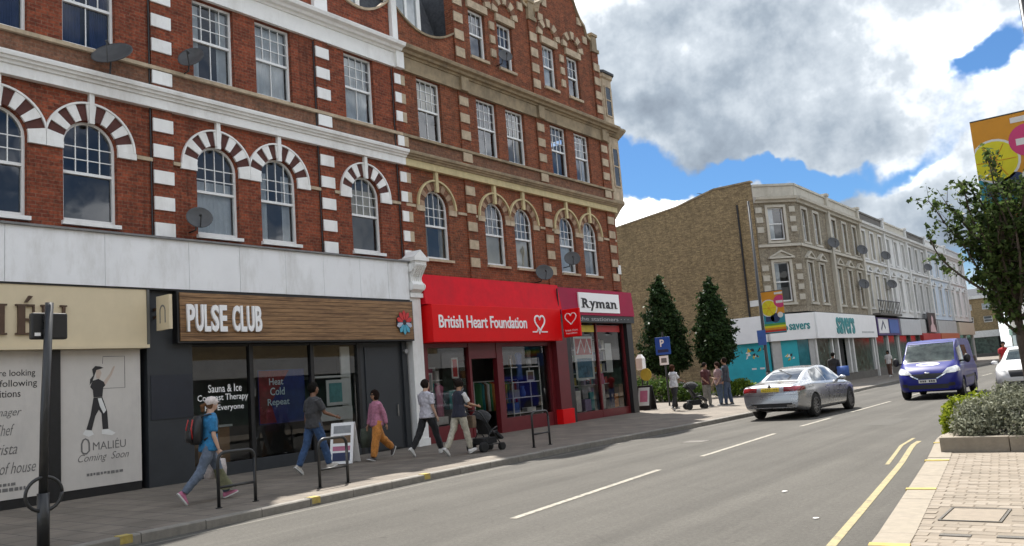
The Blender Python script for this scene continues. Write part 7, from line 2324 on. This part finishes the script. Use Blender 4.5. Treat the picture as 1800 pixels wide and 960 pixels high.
# ------------------------------------------------------------------ people
def remesh(mb, name, m, parent, voxel=0.013, it=5, folds=0.0):
    me = mb.mesh(name, m)
    o = link('tmp', me)
    bm = bmesh.new(); bm.from_mesh(me); bmesh.ops.recalc_face_normals(bm, faces=bm.faces); bm.to_mesh(me); bm.free()
    a = o.modifiers.new('r', 'REMESH'); a.mode = 'VOXEL'; a.voxel_size = voxel
    b = o.modifiers.new('s', 'SMOOTH'); b.factor = 0.5; b.iterations = it
    me2 = eval_mods(o)
    bpy.data.objects.remove(o)
    me2.materials.clear(); me2.materials.append(m)
    n = len(me2.polygons)
    me2.polygons.foreach_set('use_smooth', [True] * n); me2.polygons.foreach_set('material_index', [0] * n)
    if folds:
        nv = len(me2.vertices)
        co = np.empty(nv * 3); me2.vertices.foreach_get('co', co); co = co.reshape(-1, 3)
        no = np.empty(nv * 3); me2.vertices.foreach_get('normal', no); no = no.reshape(-1, 3)
        g = np.random.default_rng(nv % 997)
        d = np.zeros(nv)
        for f, a in ((16, .006), (27, .004), (44, .0025), (70, .0015)):
            for _ in range(3):
                k = g.normal(size=3); k[2] *= 0.55; k *= f / np.linalg.norm(k)
                d += a * np.abs(np.sin(co @ k + g.uniform(0, 6.28))) - a * 0.5
        me2.vertices.foreach_set('co', (co + no * (d * folds)[:, None]).ravel()); me2.update()
    return link(name, me2, parent)


def ell_rings(mb, rows, n=16):
    """rows: (z, rx, ry, yoff)"""
    mb.rings([[(rx * math.cos(2 * PI * k / n), yo + ry * math.sin(2 * PI * k / n), z) for k in range(n)] for z, rx, ry, yo in rows])


SKIN = {'tan': (0.36, 0.20, 0.125), 'fair': (0.52, 0.33, 0.24), 'brown': (0.19, 0.095, 0.055), 'deep': (0.09, 0.045, 0.03)}
CL = {}


def cloth(c):
    k = 'cloth_%02d%02d%02d' % tuple(int(v * 99) for v in c)
    return mat(k, c, 0.85, 0.30, 16, bump=0.3, bscale=22, sheen=0.1)


def person(lab, loc, heading, height=1.75, legs=((0.3, 0.1), (-0.3, 0.25)), arms=((-0.2, 0.2, 0.1), (0.25, 0.3, 0.1)), skin='tan', top=(0.1, 0.1, 0.1), sleeve='short', sleeve_c=None,
           bottom=(0.02, 0.02, 0.02), shoes=(0.6, 0.6, 0.6), hair=(0.02, 0.015, 0.012), hairlen='short', female=False, group=None, cap=None, voxel=0.013, wide=1.0, shorts=False, lean=0.0, skirt=None, tophem=0.86, glasses=False, belly=0.0, headturn=0.0):
    root = thing('person', lab, 'person', (0, 0, 0), group)
    s = height / 1.75
    sk = mat('skin_' + skin, SKIN[skin], 0.55, 0.06, 9)
    fw_ = 0.90 if female else 1.0

    def lp(zf): return math.tan(lean) * max(0, zf - 0.95)
    hips, knees, ankles, toes = [], [], [], []
    for sd, (a, k) in zip((-1, 1), legs):
        h = Vector((sd * 0.092, 0, 0.92)); kn = h + Vector((0, math.sin(a), -math.cos(a))) * 0.43
        an = kn + Vector((0, math.sin(a - k), -math.cos(a - k))) * 0.42
        fa = (a - k) * 0.7 - (0.45 if a - k < -0.25 else 0.0)
        if a > 0.2 and a - k > 0.05: fa = 0.3
        hips.append(h); knees.append(kn); ankles.append(an); toes.append((an, fa))
    low = min(an.z - 0.085 + min(0, math.sin(fa) * 0.13) for an, fa in toes)
    dz = -low

    def up_(v): return Vector((v.x, v.y, v.z + dz))
    hips, knees, ankles = [[up_(v) for v in q] for q in (hips, knees, ankles)]
    Z = dz
    body = MB()
    rows = [(0.86, .13, .095, 0), (0.92, .165, .115, 0), (1.0, .15, .105, .0), (1.12, .142 * fw_, .098 + belly * .6, .004), (1.26, .168 * fw_, .112, .0), (1.36, .182 * fw_, .105, -.005), (1.43, .14 * fw_, .085, -.01), (1.47, .062, .06, -.005), (1.55, .055, .058, .008)]
    ell_rings(body, [(z + Z, rx, ry, yo + lp(z)) for z, rx, ry, yo in rows])
    for h, k, a in zip(hips, knees, ankles):
        body.tube([h + Vector((0, 0, .04)), h * .5 + k * .5, k, k * .6 + a * .4 + Vector((0, -.012, 0)), a], [.088, .075, .055, .056, .037], 12)
    hc = Vector((0, 0.022 + lp(1.6), 1.63 + Z))
    HR = Matrix.Rotation(headturn, 4, 'Z')

    def hp(x, y, z): return hc + (HR @ Vector((x, y, z)))
    body.ellipsoid(hc, .076, .096, .112, 16, 12, HR)
    body.ellipsoid(hp(0, .03, -.055), .056, .062, .058, 12, 8, HR)
    body.ellipsoid(hp(0, .098, -.012), .014, .022, .022, 8, 6, HR)
    for sd in (-1, 1): body.ellipsoid(hp(sd * .078, -.005, -.01), .012, .02, .032, 8, 6)
    wrists, elbows, shs, hdirs = [], [], [], []
    for sd, (b, e, o) in zip((-1, 1), arms):
        sh = Vector((sd * .178 * fw_, lp(1.4) - .005, 1.40 + Z))
        d1 = Vector((sd * math.sin(o), math.sin(b) * math.cos(o), -math.cos(b) * math.cos(o))).normalized()
        el = sh + d1 * .29
        d2 = Vector((sd * math.sin(o) * 0.4, math.sin(b + e), -math.cos(b + e))).normalized()
        wr = el + d2 * .245
        body.tube([sh, sh * .5 + el * .5, el, el * .6 + wr * .4, wr], [.052 * fw_, .046 * fw_, .038, .037, .025], 10)
        # palm, four fingers and a thumb, a little curled
        side = Vector((0, 1, 0)) - d2 * d2.y; side = side.normalized() if side.length > 0.1 else Vector((1, 0, 0))
        inn = Vector((-sd, 0, 0)); inn = (inn - d2 * inn.dot(d2)).normalized(); side = inn.cross(d2).normalized() * (1 if inn.cross(d2).y > 0 else -1)
        pm = wr + d2 * .045
        body.ellipsoid(pm, .016, .038, .052, 8, 6, Matrix((inn, side, d2)).transposed())
        for q, ln in zip((-1.5, -.5, .5, 1.5), (.062, .074, .078, .07)):
            f0 = pm + d2 * .035 + side * (.017 * q)
            body.tube([f0, f0 + d2 * ln * .55 + inn * .008, f0 + d2 * ln * .9 + inn * .03], [.0095, .009, .0075], 6)
        t0 = wr + d2 * .03 + side * .026
        body.tube([t0, t0 + side * .03 + d2 * .03 + inn * .012, t0 + side * .034 + d2 * .062 + inn * .02], [.0115, .0105, .0085], 6)
        shs.append(sh); elbows.append(el); wrists.append(wr); hdirs.append(d2)
    bo = remesh(body, 'body', sk, root, voxel)
    # face
    fm = MB()
    for sd in (-1, 1): fm.ellipsoid(hp(sd * .031, .088, .012), .011, .008, .006, 8, 5)
    fm.build('eyes', mat('dark_eye', (0.02, 0.015, 0.012), 0.2), bo, smooth=True)
    MB().ellipsoid(hp(0, .087, -.058), .022, .010, .007, 10, 5).build('mouth', mat('lip', (0.28, 0.10, 0.08), 0.5), bo, smooth=True)
    # trousers
    if bottom is not None:
        tr = MB()
        ell_rings(tr, [(z + Z, rx, ry, 0) for z, rx, ry in ((.82, .12, .10), (.88, .172, .125), (.96, .168, .12), (1.02, .158, .112))])
        for h, k, a in zip(hips, knees, ankles):
            e = a + Vector((0, 0, .012)) if not shorts else k * .75 + a * .25
            mid = k * .5 + e * .5
            tr.tube([h + Vector((0, 0, .05)), h * .5 + k * .5, k, mid, e], [.098, .088 * wide, .070 * wide, .068 * wide, .058 * wide], 12)
        remesh(tr, 'trousers', cloth(bottom), root, voxel, 5, 1.3)
    # shirt or jacket with sleeves
    tp = MB()
    ell_rings(tp, [(z + Z, rx + .016, ry + .016, yo + lp(z)) for z, rx, ry, yo in ((tophem, .186, .140, 0), (0.95, .178, .130, 0), (1.05, .156, .112, .0), (1.14, .147 * fw_, .102 + belly, .004), (1.26, .170 * fw_, .113, .0), (1.36, .186 * fw_, .106, -.005), (1.435, .142 * fw_, .086, -.01), (1.475, .066, .062, -.005))])
    slvs = []
    if sleeve != 'none':
        for sh, el, wr in zip(shs, elbows, wrists):
            slv = MB() if sleeve_c else tp
            if sleeve == 'short': slv.tube([sh + Vector((0, 0, .012)), sh * .5 + el * .5, sh * .22 + el * .78], [.066 * fw_, .064 * fw_, .062], 12)
            else: slv.tube([sh + Vector((0, 0, .012)), sh * .5 + el * .5, el, el * .5 + wr * .5, el * .1 + wr * .9], [.066 * fw_, .06, .052, .047, .040], 12)
            if sleeve_c: slvs.append(slv)
    remesh(tp, 'top', cloth(top), root, voxel, 5, 1.2)
    for slv in slvs: remesh(slv, 'sleeve', cloth(sleeve_c), root, voxel, 5, 1.0)
    # shoes
    for (an, fa), a in zip(toes, ankles):
        sm = MB()
        c, q = math.cos(fa), math.sin(fa)

        def fp(f, u_): return Vector((0, f * c - u_ * q, f * q + u_ * c))
        rr = []
        for f, wdt, hgt in ((-.075, .026, .045), (-.06, .036, .085), (0.0, .040, .095), (.08, .044, .062), (.14, .042, .048), (.175, .026, .03)):
            rr.append([tuple(a + fp(f, -0.082) + Vector((wdt * x_, 0, 0)) + fp(0, hgt * z_)) for x_, z_ in ((-1, 0), (1, 0), (1.0, .5), (.6, 1), (-.6, 1), (-1.0, .5))])
        sm.rings(rr); so = sm.build('shoe', mat('shoe_%02d%02d%02d' % tuple(int(v * 99) for v in shoes), shoes, 0.6, 0.1, 8), root, smooth=True, fixn=True)
        sl = MB()
        rr = [[tuple(a + fp(f, -0.083) + Vector((wdt * x_, 0, 0)) + fp(0, z_)) for x_, z_ in ((-1, -.004), (1, -.004), (1, .018), (-1, .018))] for f, wdt in ((-.078, .03), (-.05, .041), (.08, .047), (.14, .045), (.18, .028))]
        sl.rings(rr).build('sole', mat('white_sole', (0.6, 0.6, 0.58), 0.6), so, fixn=True)
    # hair
    hm = MB()
    hk = 0.80 if cap else 1.0
    hm.ellipsoid(hp(0, -.022, .030 if not cap else 0.0), .092 * hk, .103 * hk, .102 * hk, 16, 10, HR)
    if hairlen == 'long':
        hm.ellipsoid(hp(0, -.06, -.06), .078, .055, .13, 12, 8, HR); hm.ellipsoid(hp(0, -.075, -.16), .06, .035, .10, 12, 8, HR)
    elif hairlen == 'tail':
        hm.tube([hp(0, -.09, .03), hp(0, -.15, -.02), hp(0, -.15, -.13)], [.03, .034, .012], 8)
    elif hairlen == 'bob':
        hm.ellipsoid(hp(0, -.03, -.03), .092, .082, .11, 14, 9, HR)
    elif hairlen == 'bun':
        hm.ellipsoid(hp(0, -.10, .075), .045, .045, .045, 10, 8)
    remesh(hm, 'hair', mat('hair_%02d%02d' % (int(hair[0] * 99), int(hair[1] * 99)), hair, 0.85, 0.3, 30, bump=0.4, bscale=60, spec=0.1), root, voxel, 2, 1.5)
    if cap:
        cm = MB()
        cm.ellipsoid(hp(0, -.006, .040), .096, .112, .096, 18, 10, HR)
        cm.rings([[hp(x_ * .07, y_, z_) for x_, z_ in ((-1, .03), (0, .045), (1, .03), (1, .022), (0, .037), (-1, .022))] for y_ in (.07, .13)] + [[hp(x_ * .045, .185, z_) for x_, z_ in ((-1, .012), (0, .022), (1, .012), (1, .006), (0, .016), (-1, .006))]])
        remesh(cm, 'cap', cloth(cap), root, voxel * 0.8, 2)
    if glasses:
        MB().box(-.06, .06, hp(0, .1, 0).y - .004, hp(0, .1, 0).y + .006, hc.z + 0.0, hc.z + .03).build('sunglasses', M_black, root)
    if skirt:
        k = skirt['on']; kn, an = knees[k], ankles[k]
        sm = MB(); n = 18; rings = []
        for t, r_ in ((0.0, .085), (.35, .10), (.7, .135), (1.0, .165)):
            c = kn * (1 - t) + (an + Vector((0, 0, .06))) * t
            rings.append([tuple(c + Vector((r_ * (1 + .12 * math.sin(5 * a + t)) * math.cos(a), r_ * (1 + .12 * math.sin(4 * a)) * math.sin(a), .02 * math.sin(3 * a) * t))) for a in [2 * PI * q / n for q in range(n)]])
        sm.rings(rings, caps=False).build('wrap_hem', cloth(skirt['c']), root, smooth=True)
    root['_'] = 0; del root['_']
    root.scale = (s, s, s)
    root.location = loc
    root.rotation_euler.z = heading
    info = dict(Z=Z, wr=wrists, sh=shs, hc=hc, s=s, lp=lp, hd=hdirs)
    return root, info


def on_person(root, mb, name, m, lab, cat, smooth=False, group=None, T=None):
    """a carried thing: built in the person's own frame, linked at top level"""
    Mw = Matrix.Translation(root.location) @ Matrix.Rotation(root.rotation_euler.z, 4, 'Z') @ Matrix.Diagonal((*root.scale, 1))
    mb.v = [tuple(Mw @ Vector(p)) for p in mb.v]
    return mb.build(name, m, None, smooth=smooth, fixn=True)


def carried(root, parts, name, lab, cat, group=None):
    """parts: list of (part name, MB in the person's frame, material)"""
    Mw = Matrix.Translation(root.location) @ Matrix.Rotation(root.rotation_euler.z, 4, 'Z') @ Matrix.Diagonal((*root.scale, 1))
    p0 = Mw @ Vector(parts[0][1].v[0])
    t = thing(name, lab, cat, p0, group)
    for nm, mb, m in parts:
        mb.v = [tuple(Mw @ Vector(p)) for p in mb.v]
        mb.build(nm, m, t, smooth=True, fixn=True)
    return t


G = 0.12
WALKR = R(-4)       # people walking away along the shops, +Y
# woman with the backpack
p, q = person('woman in a white cap, blue top and grey leggings striding past the club windows', (-12.3, 7.78, G), R(-12), 1.68, ((0.45, 0.12), (-0.42, 0.30)), ((0.15, 0.35, 0.12), (-0.05, 0.35, 0.15)), 'fair',
              (0.02, 0.17, 0.36), 'short', None, (0.11, 0.14, 0.19), (0.46, 0.14, 0.24), (0.12, 0.06, 0.03), 'tail', True, 'people on the far pavement', cap=(0.62, 0.55, 0.52), skirt=dict(on=0, c=(0.13, 0.13, 0.07)), lean=0.08)
Z = q['Z']
bp_ = MB(); ell_rings(bp_, [(z + Z, rx, ry, yo) for z, rx, ry, yo in ((0.98, .12, .07, -.21), (1.04, .155, .105, -.22), (1.2, .165, .115, -.21), (1.36, .15, .10, -.19), (1.46, .10, .06, -.16))])
st_ = MB()
for sd in (-1, 1): st_.tube([(sd * .11, -.13, 1.44 + Z), (sd * .11, 0.0, 1.47 + Z), (sd * .12, .13, 1.34 + Z), (sd * .13, .10, 1.15 + Z), (sd * .13, -.12, 1.05 + Z)], .016, 6)
fp_ = MB(); ell_rings(fp_, [(z + Z, .11, .04, yo) for z, yo in ((1.02, -.32), (1.1, -.335), (1.22, -.33))])
tr_ = MB()
for sd in (-1, 1): tr_.tube([(sd * .1, -.30, 1.08 + Z), (sd * .12, -.325, 1.25 + Z), (sd * .1, -.29, 1.40 + Z)], .012, 6)
carried(p, [('pack_body', bp_, M_black), ('strap', st_, M_black), ('front_pocket', fp_, M_black), ('red_trim', tr_, M_g['red'])], 'backpack', 'large black backpack with red trim worn by the woman in the white cap', 'backpack')
w_ = q['wr'][0] + q['hd'][0] * 0.08
tb = MB(); tb.rings([[(w_.x + a * .06, w_.y - .05 + b * .17 * f, w_.z + z) for a, b in ((-1, -1), (1, -1), (1, 1), (-1, 1))] for f, z in ((1.0, -.46), (1.08, -.30), (0.95, -.14))])
th = MB(); th.tube([(w_.x, w_.y - .15, w_.z - .14), (w_.x, w_.y - .05, w_.z + .02), (w_.x, w_.y + .05, w_.z - .14)], .008, 6)
carried(p, [('bag', tb, cloth((0.58, 0.52, 0.5))), ('handle', th, cloth((0.58, 0.52, 0.5)))], 'tote_bag', 'pale tote bag hanging from the hand of the woman in the white cap', 'bag')

# man in grey
person('man in a charcoal shirt and blue jeans walking towards the sandwich board', (-13.75, 11.1, G), R(-8), 1.78, ((-0.32, 0.10), (0.38, 0.12)), ((-0.15, 0.15, 0.12), (0.45, 0.75, 0.15)), 'brown', (0.045, 0.045, 0.048), 'short', None,
       (0.03, 0.07, 0.16), (0.45, 0.42, 0.38), (0.008, 0.007, 0.006), 'short', False, 'people on the far pavement', belly=0.05, lean=0.03)
# woman in pink and orange
p, q = person('woman in sunglasses, a pink patterned top and orange trousers walking left', (-14.35, 13.4, G), R(174), 1.60, ((0.30, 0.08), (-0.50, 0.35)), ((-0.3, 0.15, 0.2), (0.12, 0.15, 0.22)), 'tan', (0.42, 0.17, 0.25), 'long', None,
              (0.50, 0.20, 0.04), (0.08, 0.07, 0.07), (0.015, 0.008, 0.006), 'bob', True, 'people on the far pavement', glasses=True, wide=1.35, headturn=-0.3)
w_ = q['wr'][1] + q['hd'][1] * 0.07
tb = MB(); tb.rings([[(w_.x + .06 + a * .05, w_.y + b * .16 * f, w_.z + z) for a, b in ((-1, -1), (1, -1), (1, 1), (-1, 1))] for f, z in ((1.0, -.48), (1.1, -.25), (0.8, .0))])
th = MB(); th.tube([(w_.x + .06, w_.y - .12, w_.z), (w_.x - .02, w_.y, w_.z + .30), (w_.x + .06, w_.y + .12, w_.z)], .009, 6)
carried(p, [('bag', tb, cloth((0.06, 0.075, 0.055))), ('handle', th, cloth((0.06, 0.075, 0.055)))], 'shopping_bag', 'dark green shopping bag carried by the woman in orange trousers', 'bag')
# man in white shirt
person('man in a white patterned shirt and black trousers walking past the white pilaster', (-13.55, 14.25, G), R(-6), 1.74, ((-0.42, 0.18), (0.40, 0.10)), ((0.1, 0.3, 0.1), (0.05, 0.35, 0.12)), 'fair', (0.50, 0.49, 0.54), 'short', None,
       (0.012, 0.012, 0.014), (0.66, 0.65, 0.63), (0.02, 0.014, 0.012), 'short', False, 'people on the far pavement')
# person pushing the pram
pp, q = person('person in a navy waistcoat over a white shirt pushing a black pushchair', (-12.5, 14.18, G), R(-8), 1.66, ((-0.36, 0.14), (0.30, 0.08)), ((0.55, 0.75, 0.05), (0.55, 0.75, 0.08)), 'tan', (0.018, 0.02, 0.035), 'short', (0.62, 0.62, 0.62),
               (0.44, 0.41, 0.33), (0.66, 0.64, 0.62), (0.02, 0.013, 0.012), 'bun', True, 'people on the far pavement', lean=0.1)


def pushchair(lab, loc, heading, hood=(0.012, 0.012, 0.013), seat=(0.02, 0.02, 0.02), scale=1.0, bag=True):
    t = thing('pushchair', lab, 'pushchair', (0, 0, 0))
    fr = M_blackm
    for sd in (-1, 1):
        x = sd * 0.23
        MB().tube([(x, -.42, 1.02), (x, -.30, .95), (x, -.05, .62), (x, .30, .16)], .014, 8).build('frame_tube', fr, t, smooth=True)
        MB().tube([(x, -.26, .16), (x, .02, .52), (x, .22, .60)], .014, 8).build('frame_tube', fr, t, smooth=True)
        MB().tube([(x, -.30, .17), (x, .32, .17)], .012, 8).build('frame_tube', fr, t, smooth=True)
        for y, r_ in ((-.28, .125), (.34, .095)):
            for d in (-.035, .035):
                wh = MB().lathe([(r_ * .72, -.014), (r_, -.012), (r_, .012), (r_ * .72, .014)], 20, (x + d, y, r_), 'x').build('wheel', M_tyre, t, smooth=True)
                MB().lathe([(.001, -.006), (r_ * .72, -.006), (r_ * .72, .006), (.001, .006)], 16, (x + d, y, r_), 'x').build('hub', M_g['grey'], wh)
    MB().tube([(-.23, -.42, 1.02), (-.1, -.45, 1.035), (.1, -.45, 1.035), (.23, -.42, 1.02)], .016, 8).build('handlebar', fr, t, smooth=True)
    ms = cloth(seat)
    MB().rings([[(sd * .20, y, z) for sd, y, z in ((-1, y0, z0), (1, y0, z0), (1, y1, z1), (-1, y1, z1))] for y0, z0, y1, z1 in ((-.22, .82, -.17, .86), (-.02, .42, .05, .46), (.24, .44, .26, .50))]).build('seat', ms, t, fixn=True)
    MB().rings([[(sd * .19, y, z) for sd, y, z in ((-1, y0, z0), (1, y0, z0), (1, y1, z1), (-1, y1, z1))] for y0, z0, y1, z1 in ((.24, .40, .27, .46), (.42, .26, .46, .30))]).build('footrest', ms, t, fixn=True)
    MB().box(-.20, .20, -.26, .22, .19, .34).build('basket', ms, t, bevel=0.02)
    mh = MB(); rings = []
    for k in range(7):
        a = R(150) - R(115) * k / 6
        rings.append([(.22 * math.cos(b), -.10 + .36 * math.sin(b) * math.cos(a), .70 + .34 * math.sin(b) * math.sin(a)) for b in [PI * j / 10 for j in range(11)]])
    for r0, r1 in zip(rings[:-1], rings[1:]):
        for j in range(10): mh.quad(r0[j], r0[j + 1], r1[j + 1], r1[j])
    mh.build('hood', cloth(hood), t, smooth=True)
    if bag:
        bg_ = MB(); bg_.rings([[(x * .13 * f, -.44 + y * .06, z) for x, y in ((-1, -1), (1, -1), (1, 1), (-1, 1))] for f, z in ((1, .62), (1.1, .75), (.95, .92))])
        bg_.build('changing_bag', cloth((0.17, 0.12, 0.08)), t, bevel=0.02)
    t.scale = (scale,) * 3; t.location = loc; t.rotation_euler.z = heading
    return t


pushchair('black pushchair with a brown bag pushed past the charity shop', (-12.42, 14.96, G), R(-8), scale=0.92)

# the group beyond the stationer
p, q = person('woman in a white top pushing a dark pushchair beyond the stationer', (-14.35, 28.6, G), R(-20), 1.66, ((0.2, 0.1), (-0.2, 0.15)), ((0.5, 0.7, 0.1), (0.5, 0.7, 0.1)), 'brown', (0.58, 0.58, 0.6), 'short', None, (0.02, 0.02, 0.022), (0.1, 0.1, 0.1), (0.05, 0.02, 0.01), 'long', True, 'people on the far pavement', voxel=0.018)
pushchair('dark pushchair in front of the standing group beyond the stationer', (-13.85, 29.2, G), R(-50), bag=False)
person('person in a dark red top and grey trousers standing in the far group', (-13.95, 30.6, G), R(-110), 1.70, ((0.05, 0.02), (-0.05, 0.03)), ((0.2, 1.2, 0.1), (0.1, 0.9, 0.1)), 'tan', (0.075, 0.018, 0.02), 'short', None, (0.22, 0.21, 0.19), (0.1, 0.1, 0.1), (0.02, 0.012, 0.01), 'short', False, 'people on the far pavement', voxel=0.018)
person('person in a pale patterned top and blue jeans between two others in the far group', (-13.55, 30.9, G), R(150), 1.68, ((0.04, 0.02), (-0.06, 0.03)), ((0.1, 0.6, 0.1), (0.1, 0.5, 0.1)), 'fair', (0.36, 0.24, 0.24), 'short', None, (0.10, 0.14, 0.2), (0.06, 0.06, 0.06), (0.03, 0.015, 0.01), 'long', True, 'people on the far pavement', voxel=0.018)
person('taller man in a dark blue jacket and jeans at the right of the far group', (-13.15, 30.7, G), R(100), 1.82, ((0.10, 0.05), (-0.10, 0.05)), ((0.05, 0.2, 0.08), (0.1, 0.3, 0.1)), 'tan', (0.035, 0.04, 0.055), 'long', None, (0.045, 0.07, 0.12), (0.05, 0.05, 0.05), (0.012, 0.01, 0.01), 'short', False, 'people on the far pavement', voxel=0.018)
# people by the corner shop
p, q = person('person in dark clothes with a bright blue delivery bag behind the silver car', (-11.9, 40.5, G), R(20), 1.75, ((0.15, 0.05), (-0.15, 0.1)), ((0.2, 0.4, 0.1), (-0.1, 0.3, 0.2)), 'brown', (0.02, 0.02, 0.025), 'long', None, (0.03, 0.03, 0.035), (0.1, 0.1, 0.1), (0.01, 0.01, 0.01), 'short', False, 'people on the far pavement', voxel=0.022)
bgx = MB().box(.10, .62, -.28, .12, .62 + q['Z'], 1.08 + q['Z'])
b_ = carried(p, [('bag', bgx, M_g['blue'])], 'delivery_bag', 'bright blue boxy delivery bag at the hip of the person in dark clothes', 'bag')
person('woman in a white top and brown trousers walking by the drugstore', (-13.3, 57.0, G), R(185), 1.68, ((0.3, 0.1), (-0.3, 0.2)), ((0.1, 0.3, 0.1), (0.1, 0.3, 0.1)), 'brown', (0.55, 0.52, 0.5), 'short', None, (0.13, 0.07, 0.05), (0.6, 0.6, 0.6), (0.01, 0.008, 0.008), 'bob', True, 'people on the far pavement', voxel=0.025)
person('person in a red top and blue trousers beside the purple shop', (-13.2, 63.5, G), R(170), 1.72, ((0.2, 0.1), (-0.2, 0.1)), ((0.1, 0.3, 0.1), (0.1, 0.3, 0.1)), 'tan', (0.40, 0.035, 0.035), 'short', None, (0.05, 0.08, 0.16), (0.1, 0.1, 0.1), (0.02, 0.01, 0.01), 'short', False, 'people on the far pavement', voxel=0.025)
person('person in a bright red top standing in the road behind the blue van', (-5.45, 45.5, 0.0), R(180), 1.75, ((0.1, 0.05), (-0.1, 0.1)), ((0.1, 0.3, 0.1), (0.1, 0.3, 0.1)), 'tan', (0.45, 0.02, 0.025), 'short', None, (0.05, 0.06, 0.09), (0.1, 0.1, 0.1), (0.02, 0.01, 0.01), 'short', False, 'people in the road', voxel=0.025)
